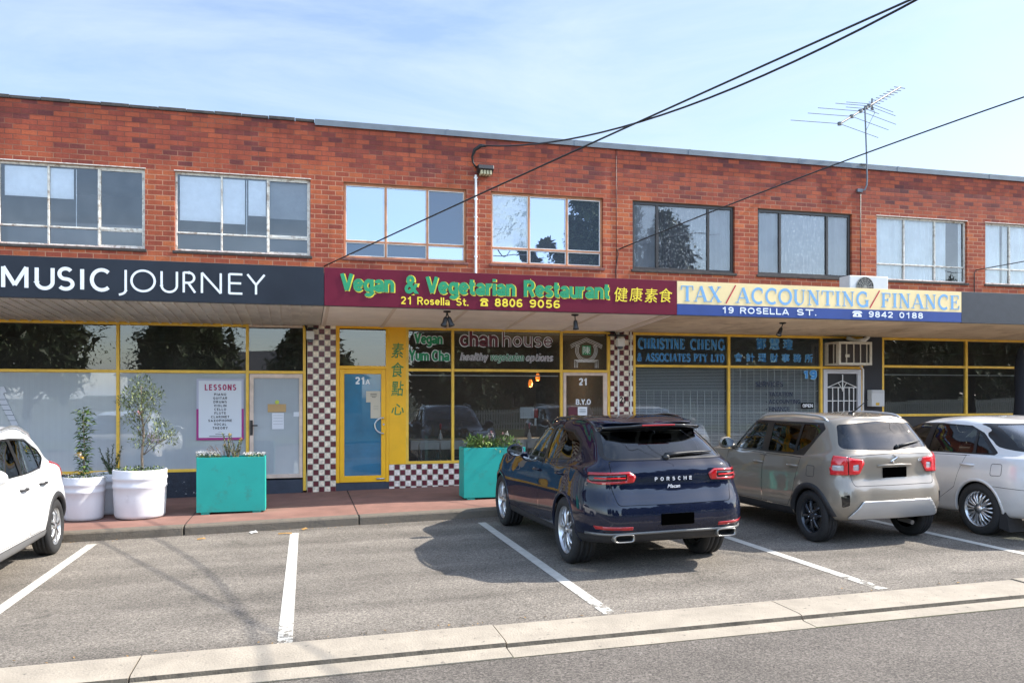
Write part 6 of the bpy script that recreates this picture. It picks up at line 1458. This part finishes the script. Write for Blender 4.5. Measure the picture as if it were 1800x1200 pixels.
fl = round_poly([(-.20, .76), (-.36, .77), (-.36, .91), (-.20, .905)], .03)
b = MB(); Q = [Vector((x, hit((x, 2, z), (0, -1, 0))[0].y+.001, z)) for x, z in fl+fl[:1]]; b.tube(Q, .003, 4, caps=False); b.build('fuel_flap', M_blackm, r)
b = MB(); Q = [Vector((x, hit((x, 2, z), (0, -1, 0))[0].y+.0005, z)) for x, z in [(-.25-.06*i, .632-.0008*i) for i in range(10)]]; b.tube(Q, .003, 4); b.build('bumper_seam', M_blackm, r)
b = MB(); b.prism([(-.30, .13), (-.46, .10), (-.40, .38), (-.345, .42)], .66, .88); b.build('mud_flap', M_clad, r)
LOCAL = False

# ---- white crossover at the left edge, backed in to the kerb
P_whit = paint_mat('white paintwork', (.78, .78, .77), rough=.3, dust=.10)
white = dict(wb=2.61, hw=.885, wr=.335, rim=.226, tw=.215, arch=.365, lip=.06, lipo=.010, lipm=M_clad, style='twinstar', rimm=M_alloy, fc=.32, rc=.30, rw=.945, rw2=.78, cowl=2.15,
 low=[(.26, .24, .30, .64, 3.25, -.50), (.29, .27, .34, .84, 3.38, -.68), (.44, .40, .48, .88, 3.47, -.77), (.64, .62, .68, .885, 3.49, -.785), (.82, .82, .84, .87, 3.42, -.74), (.92, .96, 1.07, .83, 3.28, -.70)],
 up=[(1.03, 1.01, 1.14, .80, 2.22, -.64, .94, .90, .42), (1.28, 1.28, 1.32, .72, 1.80, -.46, .94, .88, .42), (1.48, 1.50, 1.455, .63, 1.38, -.24, .92, .88, .36), (1.53, 1.565, 1.50, .45, 1.28, -.28, .88, .96, .2), (1.545, 1.585, 1.51, 0, 1.24, -.26, 1, 1, .2)],
 paint=P_whit, glass=car_glass('dark side glass', (.05, .055, .055), 1.8), glassr=car_glass('dark tailgate glass', (.05, .055, .06), 2.2), dlor=.03,
 side_glass=[([(2.08, 1.03), (.14, 1.055), (-.22, 1.17), (-.10, 1.28), (.35, 1.42), (.9, 1.455), (1.42, 1.45)], [([(1.98, 1.045), (1.02, 1.055), (1.0, 1.432), (1.40, 1.425)], .03, 0), ([(.95, 1.058), (.16, 1.072), (.19, 1.335), (.36, 1.395), (.93, 1.435)], .02, 0), ([(.125, 1.078), (-.19, 1.175), (-.085, 1.262), (.15, 1.325)], .02, 0)])],
 screen=[(-.68, 1.06), (.68, 1.06), (.56, 1.47), (-.56, 1.47)],
 rear_glass=([(-.62, 1.13), (.62, 1.13), (.52, 1.44), (-.52, 1.44)], [(-.60, 1.15), (.60, 1.15), (.50, 1.42), (-.50, 1.42)], .05),
 lamps=[('tail_light', 'rear', [(.42, .92), (.80, .90), (.81, 1.09), (.64, 1.10), (.45, 1.0)], .02, M_lens, .012, [])],
 panels=[('sill_trim', 'side', [(.40, .15), (2.22, .15), (2.20, .36), (.42, .36)], .01, mat('grey lower cladding', (.13, .13, .135), .45), .008, 0)],
 doors=[('front_door', 'side', [(2.05, .38), (1.0, .37), (1.0, 1.025), (2.05, 1.015)], .04), ('rear_door', 'side', [(.99, .37), (.46, .37), (.42, .55), (.28, .70), (.10, .95), (.12, 1.04), (.99, 1.03)], .05),
        ('tailgate', 'rear', [(-.60, .66), (.60, .66), (.64, .90), (.58, 1.12), (-.58, 1.12), (-.64, .90)], .05)],
 handles={'front_door': [(1.12, .90)], 'rear_door': [(.46, .905)]}, handlem=M_clad, rails=(1.2, -.1, .56, M_alloy), mirror=(1.98, 1.06), seats=[(1.2, .36), (1.2, -.36), (.3, .4), (.3, -.4)])
r = car_root('parked_car', -3.69, 10.90, -1, 'white crossover with grey sill cladding backed to the kerb at far left', .985, 0)
build_car(r, white); LOCAL = False

# ------------------------------------------------------------------ pots, planters and plants
M_pot = mat('white glazed pot', (.66, .65, .66), .45, var=.05, vscale=4, bump=.06, bscale=14, dirt=((.42, .40, .40), 2.2, .62, .85))
M_soil = mat('potting soil', (.03, .022, .016), .95, bump=.8)
M_teal = mat('teal painted board', (.006, .30, .25), .55, var=.07, vscale=3, bump=.08, bscale=90, dirt=((.03, .20, .165), 5, .55, .72))
M_tealt = mat('teal edge', (.012, .36, .30), .55)
def leafm(name, c): 
    m = mat(name, c, .5, var=.3, vscale=7); p = m.node_tree.nodes['Principled BSDF']; p.inputs['Subsurface Weight'].default_value = 0; return m
L_ol = [leafm('olive leaf', (.12, .155, .055)), leafm('pale olive leaf', (.26, .29, .13)), leafm('dark olive leaf', (.045, .06, .025))]
L_ci = [leafm('glossy citrus leaf', (.035, .085, .018)), leafm('young citrus leaf', (.13, .19, .04)), leafm('dark citrus leaf', (.016, .04, .012))]
L_gr = [leafm('green leaf', (.07, .12, .03)), leafm('yellow green leaf', (.20, .24, .05)), leafm('dark leaf', (.025, .045, .015))]
L_lm = [leafm('lime leaf', (.16, .24, .05)), leafm('pale lime leaf', (.28, .34, .10)), leafm('mid green leaf', (.06, .11, .03))]
M_bark = mat('grey bark', (.20, .155, .11), .9, var=.3, vscale=20, bump=.5)
M_flw = mat('cream flower', (.70, .62, .50), .7); M_flp = mat('pink flower', (.60, .30, .28), .7); M_fly = mat('yellow flower', (.70, .42, .04), .7); M_fww = mat('tiny white flower', (.62, .60, .58), .7)
def leaf(b, p, d, ln, wd, mi, curl=.25):
    d = Vector(d).normalized(); s_ = d.cross(Vector((random.uniform(-.4, .4), random.uniform(-.4, .4), 1)))
    if s_.length < 1e-3: s_ = Vector((1, 0, 0))
    s_.normalize(); n_ = s_.cross(d); p = Vector(p); m = p+d*ln*.5+n_*ln*curl*.25
    k = len(b.v); b.v += [tuple(p), tuple(m+s_*wd*.5+n_*wd*.15), tuple(p+d*ln-n_*ln*curl*.2), tuple(m-s_*wd*.5+n_*wd*.15), tuple(m)]
    b.face((k, k+1, k+4), mi); b.face((k+1, k+2, k+4), mi); b.face((k+2, k+3, k+4), mi); b.face((k+3, k, k+4), mi)
def rdir(up=0.): return Vector((random.gauss(0, 1), random.gauss(0, 1), random.gauss(0, 1)+up)).normalized()
def pot(x, y, r, h, label, ring=True):
    z = gz(x, .136); o = empty('plant_pot', (x, y, z), label, 'pot', 'white round pots on the footpath')
    pr = [(0, 0), (r*.80, 0), (r*.90, .012), (r*.93, .05), (r*.965, h*.45), (r*.975, h*.62), (r*1.0, h*.635), (r*1.005, h*.68), (r*.98, h*.70), (r*.985, h*.79), (r*1.01, h*.805), (r*1.015, h*.85), (r*.99, h*.868), (r*1.0, h*.98), (r*.985, h), (r*.93, h), (r*.92, h-.07)]
    b = MB(); b.lathe(pr, (x, y, z), 56); b.build('body', M_pot, o, smooth=True)
    b = MB(); b.lathe([(0, h-.05), (r*.92, h-.06)], (x, y, z), 30); b.build('soil', M_soil, o); return z+h-.05
zt1 = pot(-3.0, 12.86, .275, .61, 'squat white pot with the tall citrus, next to the white car')
zt3 = pot(-2.78, 13.42, .285, .60, 'smaller white pot in shade behind the two larger pots')
zt2 = pot(-2.255, 12.83, .365, .69, 'largest white ribbed pot holding the olive tree')
# olive tree
random.seed(11); X0, Y0 = -2.22, 12.82
o = empty('olive_tree', (X0, Y0, zt2), 'young olive tree with thin trunk and loose grey green crown', 'tree')
b = MB(); T0 = [(X0, Y0, zt2-.05), (X0-.01, Y0, zt2+.25), (X0+.015, Y0+.01, zt2+.55), (X0-.01, Y0, zt2+.85), (X0-.02, Y0, zt2+1.25)]
b.tube(T0, [.020, .017, .015, .011, .005], 8); tips = []
CL = [((-.02, 0, 1.22), .19, 120), ((-.15, .02, 1.08), .17, 110), ((.13, .03, 1.10), .17, 110), ((-.02, -.05, .98), .19, 120), ((.12, -.03, .85), .13, 60), ((-.17, .03, .74), .12, 55), ((.25, 0, .62), .15, 90), ((.15, .04, .46), .15, 80), ((-.06, .02, .48), .13, 55), ((.36, .02, .50), .11, 50), ((-.27, 0, 1.0), .09, 34), ((-.03, 0, .70), .12, 40)]
for c, rr, n in CL:
    c = Vector((X0, Y0, zt2))+Vector(c); st = Vector(T0[3 if c.z > zt2+.8 else 2]); st.z = min(max(zt2+.25, c.z-.25), zt2+1.05)
    b.tube([st, st.lerp(c, .5)+Vector((0, 0, .03)), c], [.007, .005, .003], 5); tips.append((c, rr, n))
b.build('trunk', M_bark, o, smooth=True)
b = MB()
for c, rr, n in tips:
    for i in range(int(n*1.9)):
        q = rdir(); p = c+q*rr*random.random()**.45; tw = (q+rdir(.5)).normalized()
        leaf(b, p, tw, random.uniform(.045, .08), random.uniform(.013, .022), random.choice((0, 0, 0, 1, 1, 2)))
b.build('crown', L_ol, o)
b = MB()
for i in range(5): leaf(b, (X0-.03, Y0-.15, zt2+.86), rdir(), .04, .03, 0)
tag(b.build('pink_bloom', M_flp, o))
# citrus stem
X0, Y0 = -3.0, 12.80; o = empty('citrus_plant', (X0, Y0, zt1), 'slender glossy leaved citrus with a cream bloom in squat pot', 'plant')
b = MB(); b.tube([(X0, Y0, zt1-.05), (X0+.02, Y0, zt1+.4), (X0, Y0, zt1+.98)], [.011, .009, .004], 6); b.build('stem', M_bark, o)
b = MB()
for i in range(260):
    u = .05+.95*(i/260); z = zt1+u; a = i*2.4; q = Vector((math.cos(a), math.sin(a), random.uniform(-.35, .6)))
    wdt = .03+.08*random.random()*(1-.5*abs(u-.75)); leaf(b, Vector((X0+.01, Y0, z))+q*wdt*random.random(), q, random.uniform(.07, .12), random.uniform(.034, .055), random.choice((0, 0, 1, 1, 2)), .5)
b.build('leaves', L_ci, o)
b = MB()
for i in range(22): leaf(b, Vector((X0-.03, Y0-.09, zt1+.35))+rdir()*.025, rdir(), .06, .04, i % 2, .5)
b.build('bloom', [M_flw, M_fly], o)
# rosemary
X0, Y0 = -2.74, 13.38; o = empty('rosemary_bush', (X0, Y0, zt3), 'upright dark rosemary sprigs in the shaded pot', 'plant')
b = MB(); b2 = MB()
for i in range(9):
    p0 = Vector((X0+random.uniform(-.06, .06), Y0+random.uniform(-.05, .05), zt3-.02)); tip = p0+Vector((random.uniform(-.22, .14), random.uniform(-.1, .1), random.uniform(.25, .52)))
    b2.tube([p0, p0.lerp(tip, .5), tip], [.004, .003, .002], 5)
    for k in range(70):
        u = .1+.9*k/70; leaf(b, p0.lerp(tip, u), (tip-p0).normalized()*.7+rdir()*.8, .05, .012, random.choice((0, 2)))
b2.build('stem', M_bark, o); b.build('leaves', L_gr, o)
def cover(x, y, z, rx, ry, n, mats, label, name='ground_cover_plant', hgt=.07, fl=None, size=(.02, .035), wd=.014):
    o = empty(name, (x, y, z), label, 'plant'); b = MB()
    for i in range(n):
        a, r_ = random.uniform(0, 6.28), random.random()**.5; p = Vector((x+rx*r_*math.cos(a), y+ry*r_*math.sin(a), z+random.uniform(0, hgt)*(1.1-r_*.4)))
        leaf(b, p, rdir(.4), random.uniform(*size), wd*random.uniform(.7, 1.3), random.choice((0, 0, 1, 2)))
    b.build('leaves', mats, o)
    if fl:
        b = MB()
        for i in range(fl[1]):
            a, r_ = random.uniform(0, 6.28), random.random()**.5; p = Vector((x+rx*r_*math.cos(a), y+ry*r_*math.sin(a), z+hgt*random.uniform(.7, 1.25)))
            for k in range(3): leaf(b, p, rdir(.3), .016, .012, 0)
        b.build('flowers', fl[0], o)
    return o
cover(-2.255, 12.83, zt2-.01, .33, .33, 420, L_gr, 'low green growth around the foot of the olive tree', hgt=.09, size=(.03, .06), wd=.02)
cover(-2.99, 12.86, zt1, .28, .28, 420, L_gr, 'low trailing growth with tiny pale flowers in the citrus pot', hgt=.08, fl=(M_fww, 60))
cover(-2.78, 13.42, zt3, .26, .26, 150, L_gr, 'sparse groundcover in the shaded pot', hgt=.04)
# teal planter boxes
def planter(x0, x1, y0, y1, h, label):
    z = gz((x0+x1)/2, .16); o = empty('planter_box', ((x0+x1)/2, (y0+y1)/2, z), label, 'planter', 'teal planter boxes on the footpath'); t = .018
    b = MB(); b.box(x0, x1, y0, y0+t, z, z+h); b.box(x0, x1, y1-t, y1, z, z+h); b.build('side_panel', M_teal, o, bev=.003)
    b = MB(); b.box(x0-.002, x0+t, y0+t, y1-t, z, z+h-.001); b.box(x1-t, x1+.002, y0+t, y1-t, z, z+h-.001); b.build('end_panel', M_tealt, o, bev=.003)
    b = MB(); b.box(x0+t, x1-t, y0+t, y1-t, z+h-.09, z+h-.06); b.build('soil', M_soil, o)
    b = MB(); [b.box(x-.06, x+.06, y0+.02, y1-.02, z-.03, z-.0005) for x in (x0+.12, x1-.12)]; b.build('foot', M_tealt, o)
    return z+h-.06
pz = planter(-1.475, -.515, 12.70, 13.12, .80, 'teal wooden planter box with succulents before the music school')
cover(-1.33, 12.85, pz+.03, .17, .12, 420, L_gr, 'white flowered alyssum spilling at the left of the teal planter', hgt=.09, fl=(M_fww, 150))
cover(-.68, 12.88, pz+.03, .16, .12, 300, L_gr, 'white flowered alyssum at the right of the teal planter', hgt=.07, fl=(M_fww, 120))
o = empty('succulent_plant', (-.98, 12.9, pz), 'upright jade plant with yellow tips in middle of teal planter', 'plant'); b = MB(); b2 = MB(); b3 = MB()
for i in range(15):
    p0 = Vector((-1.0+random.uniform(-.06, .08), 12.9+random.uniform(-.05, .05), pz)); tip = p0+Vector((random.uniform(-.12, .12), random.uniform(-.08, .08), random.uniform(.18, .40)))
    b2.tube([p0, tip], [.007, .004], 5)
    for k in range(20): leaf(b, p0.lerp(tip, .2+.8*k/20), (tip-p0).normalized()*.8+rdir()*.8, random.uniform(.03, .045), .02, random.choice((0, 1, 2)), .4)
    if i % 2 == 0:
        for k in range(6): leaf(b3, tip, rdir(.5), .028, .018, 0)
b2.build('stem', M_bark, o); b.build('leaves', L_gr, o); b3.build('flower', M_fly, o)
o = empty('dry_bush', (-1.15, 12.9, pz), 'twiggy reddish seedheads beside the jade plant', 'plant'); b = MB()
for i in range(16):
    p0 = Vector((-1.10, 12.9, pz)); tip = p0+Vector((random.uniform(-.26, .02), random.uniform(-.1, .1), random.uniform(.10, .24))); b.tube([p0, tip], [.003, .002], 4)
    for k in range(6): leaf(b, p0.lerp(tip, .5+.5*k/6), rdir(.3), .02, .01, 1)
b.build('twigs', [M_bark, mat('russet seedhead', (.24, .10, .07), .9)], o)
pz = planter(2.53, 3.55, 12.90, 13.32, .80, 'teal wooden planter box beside the navy wagon')
o = cover(2.78, 13.05, pz+.03,   .22, .14, 230, L_lm, 'pale green leafy clump in the planter by the wagon', 'leafy_plant', .20, size=(.08, .14), wd=.03)
cover(3.2, 13.08, pz+.03, .30, .14, 230, L_lm, 'leafy clump at the right of the planter by the wagon', 'leafy_plant', .18, size=(.08, .14), wd=.03)
o = empty('flowering_plant', (3.05, 13.08, pz), 'straggly stems with pink and cream blooms in the planter by the wagon', 'plant'); b = MB(); b2 = MB()
for i in range(16):
    p0 = Vector((3.0+random.uniform(-.2, .3), 13.08, pz)); tip = p0+Vector((random.uniform(-.1, .1), random.uniform(-.1, .1), random.uniform(.14, .30))); b2.tube([p0, tip], [.004, .003], 4)
    for k in range(7): leaf(b, tip, rdir(.2), .045, .022, i % 2)
b2.build('stem', L_gr[0], o); b.build('flower', [M_flw, M_flp], o)

# ------------------------------------------------------------------ the other side of the street (what the windows and paintwork mirror)
sheet('verge', [(-60, -60), (80, -60), (80, -2.4), (-60, -2.4)], mat('verge grass', (.07, .09, .03), .95, var=.35, vscale=2, bump=.6, bscale=20), .02)
random.seed(21)
L_tr = [leafm('gum leaf', (.13, .17, .07)), leafm('pale gum leaf', (.22, .25, .12)), leafm('dull gum leaf', (.085, .11, .05))]
def big_tree(x, y, h, cr, label, n=8000, conic=False, tall=.62):
    z0 = gz(x); o = empty('street_tree', (x, y, z0), label, 'tree', 'trees across the street'); b = MB(); th = h*(1-tall)
    b.tube([(x, y, z0-.1), (x+.1, y, z0+th*.6), (x, y, z0+th), (x+.1, y, z0+h*.8)], [.26, .20, .16, .05], 9); cl = []
    k = 15
    for i in range(k):
        u = i/k; zc = th*.9+(h-th)*u*.95; rr = cr*((1-u)*.95+.1 if conic else (.55+.45*math.sin(math.pi*min(1, u+.15))))
        a = i*2.4; c = Vector((x+rr*.55*math.cos(a), y+rr*.55*math.sin(a), z0+zc)); b.tube([(x, y, z0+max(th*.6, zc-.8)), c], [.07, .02], 5); cl.append((c, rr*.62))
    b.build('trunk', M_bark, o, smooth=True); b = MB()
    for c, rr in cl:
        for i in range(260):      # broad sprays fill the middle of the crown
            q = rdir(); leaf(b, c+q*rr*.72*random.random()**.5, rdir(), random.uniform(.45, .8), random.uniform(.3, .5), random.choice((0, 2, 2)))
        for i in range(n//k):
            q = rdir(); leaf(b, c+q*rr*random.random()**.4*Vector((1, 1, .8)).length/1.5, (q+rdir(-.3)).normalized(), random.uniform(.12, .24), random.uniform(.06, .11), random.choice((0, 0, 1, 2)))
    b.build('crown', L_tr, o); return o
def tree_copy(src, x, y, sc, rz, label):
    c = src.copy(); COL.objects.link(c); c.location = (x, y, gz(x)); c.scale = (sc, sc, sc); c.rotation_euler = (0, 0, rz); c['label'] = label
    for ch in src.children:
        d = ch.copy(); COL.objects.link(d); d.parent = c; d.matrix_parent_inverse = ch.matrix_parent_inverse
    return c
T1 = big_tree(-13, -15, 8.5, 3.4, 'broad gum tree across the street mirrored in the far left shop window')
big_tree(-5.5, -13, 6.2, 2.6, 'low leafy tree across the street mirrored over the music school')
big_tree(13.4, -15.5, 11.6, 2.3, 'narrow conifer across the street mirrored in the centre windows', conic=True, tall=.85)
big_tree(16.6, -15, 14.0, 3.0, 'tall dark cypress across the street mirrored in the copper window', 20000, tall=.8)
big_tree(13.0, -18, 8.2, 3.2, 'round gum tree across the street mirrored in the accountant window')
big_tree(19.5, -15, 9.5, 3.6, 'spreading gum tree across the street mirrored at the right')
big_tree(27, -17, 8.0, 3.2, 'bushy tree across the street mirrored in the far right window')
big_tree(-21, -16, 9, 3.6, 'tall gum tree far left across the street')
big_tree(20.3, -14, 12.6, 2.9, 'tall bushy tree across the street right of the cypress', 9000, tall=.8)
big_tree(8.0, -13, 7.0, 2.8, 'low bushy tree across the street left of the conifer', 7000, tall=.85)
big_tree(23.5, -12.5, 6.6, 2.8, 'low bushy tree across the street near the far right', 7000, tall=.85)
T2 = big_tree(31, -12, 7.5, 3.2, 'dense tree across the street at the farthest right', 7000, tall=.85)
big_tree(.5, -12.5, 5.2, 2.2, 'small round tree across the street before the brick house', 6000, tall=.8)
for i, (x, y, sc_, lb) in enumerate(((27.5, -12.5, .85, 'shrubby tree second from the cypress toward the far right of the street'), (35, -12.5, .95, 'shrubby dense tree before the last cream house corner'), (39.5, -13, 1.1, 'rounded dense tree in the far right row, tallest'), (44, -12.5, .9, 'dense tree in the far right row, between the tallest and the lowest'), (48.5, -13.5, .8, 'lowest dense tree of the far right row'), (54, -14, 1.05, 'last dense tree of the far right row'))):
    tree_copy(T2, x, y, sc_, i*1.3, lb)
def house(x0, x1, y0, y1, h, rh, mw, mr, label):
    z = gz((x0+x1)/2, -.1); o = empty('house', ((x0+x1)/2, y1, z), label, 'house', 'houses across the street')
    b = MB(); b.box(x0, x1, y0, y1, z, z+h); b.build('wall', mw, o)
    b = MB(); e = .5; ym = (y0+y1)/2; A = [(x0-e, y0-e, z+h), (x1+e, y0-e, z+h), (x1+e, y1+e, z+h), (x0-e, y1+e, z+h)]; r0, r1 = (x0+2.2, ym, z+h+rh), (x1-2.2, ym, z+h+rh)
    b.v = A+[r0, r1]; b.face((0, 1, 5, 4)); b.face((1, 2, 5)); b.face((2, 3, 4, 5)); b.face((3, 0, 4)); b.face((3, 2, 1, 0)); b.build('roof', mr, o)
    x = x0+1.2
    while x < x1-1.5:
        b = MB(); b.box(x, x+1.5, y1+.002, y1+.06, z+.9, z+2.2); w_ = b.build('window', M_white, o); b = MB(); b.box(x+.06, x+1.44, y1+.061, y1+.07, z+.96, z+2.14); b.build('pane', M_gloss, w_); x += 3.2
house(-9, 3.5, -24, -17.5, 3.0, 1.7, mat('house brick', (.24, .13, .09), .9, var=.2), mat('grey roof tile', (.12, .12, .13), .8), 'low brick house with grey hip roof across the street')
house(12, 25, -28, -21, 3.0, 1.8, mat('cream render', (.45, .40, .33), .9), mat('terracotta roof tile', (.24, .09, .06), .8), 'cream house with terracotta roof across the street')
o = empty('picket_fence', (5, -7.8, 0), 'long white picket fence across the street', 'fence'); b = MB(); b2 = MB(); x = -14.
while x < 52: b.box(x, x+.07, -7.83, -7.80, gz(x, .05), gz(x, 1.05)); x += .125
b.v = b.v; b.build('pickets', M_white, o)
for z in (.3, .85): b2.v += [(-14, -7.86, gz(-14, z)), (52, -7.86, gz(52, z)), (52, -7.835, gz(52, z)), (-14, -7.835, gz(-14, z)), (-14, -7.86, gz(-14, z+.08)), (52, -7.86, gz(52, z+.08)), (52, -7.835, gz(52, z+.08)), (-14, -7.835, gz(-14, z+.08))]; n = len(b2.v)-8; [b2.face([n+i for i in q]) for q in ((0,3,2,1),(4,5,6,7),(0,1,5,4),(1,2,6,5),(2,3,7,6),(3,0,4,7))]
b2.build('rail', M_white, o)
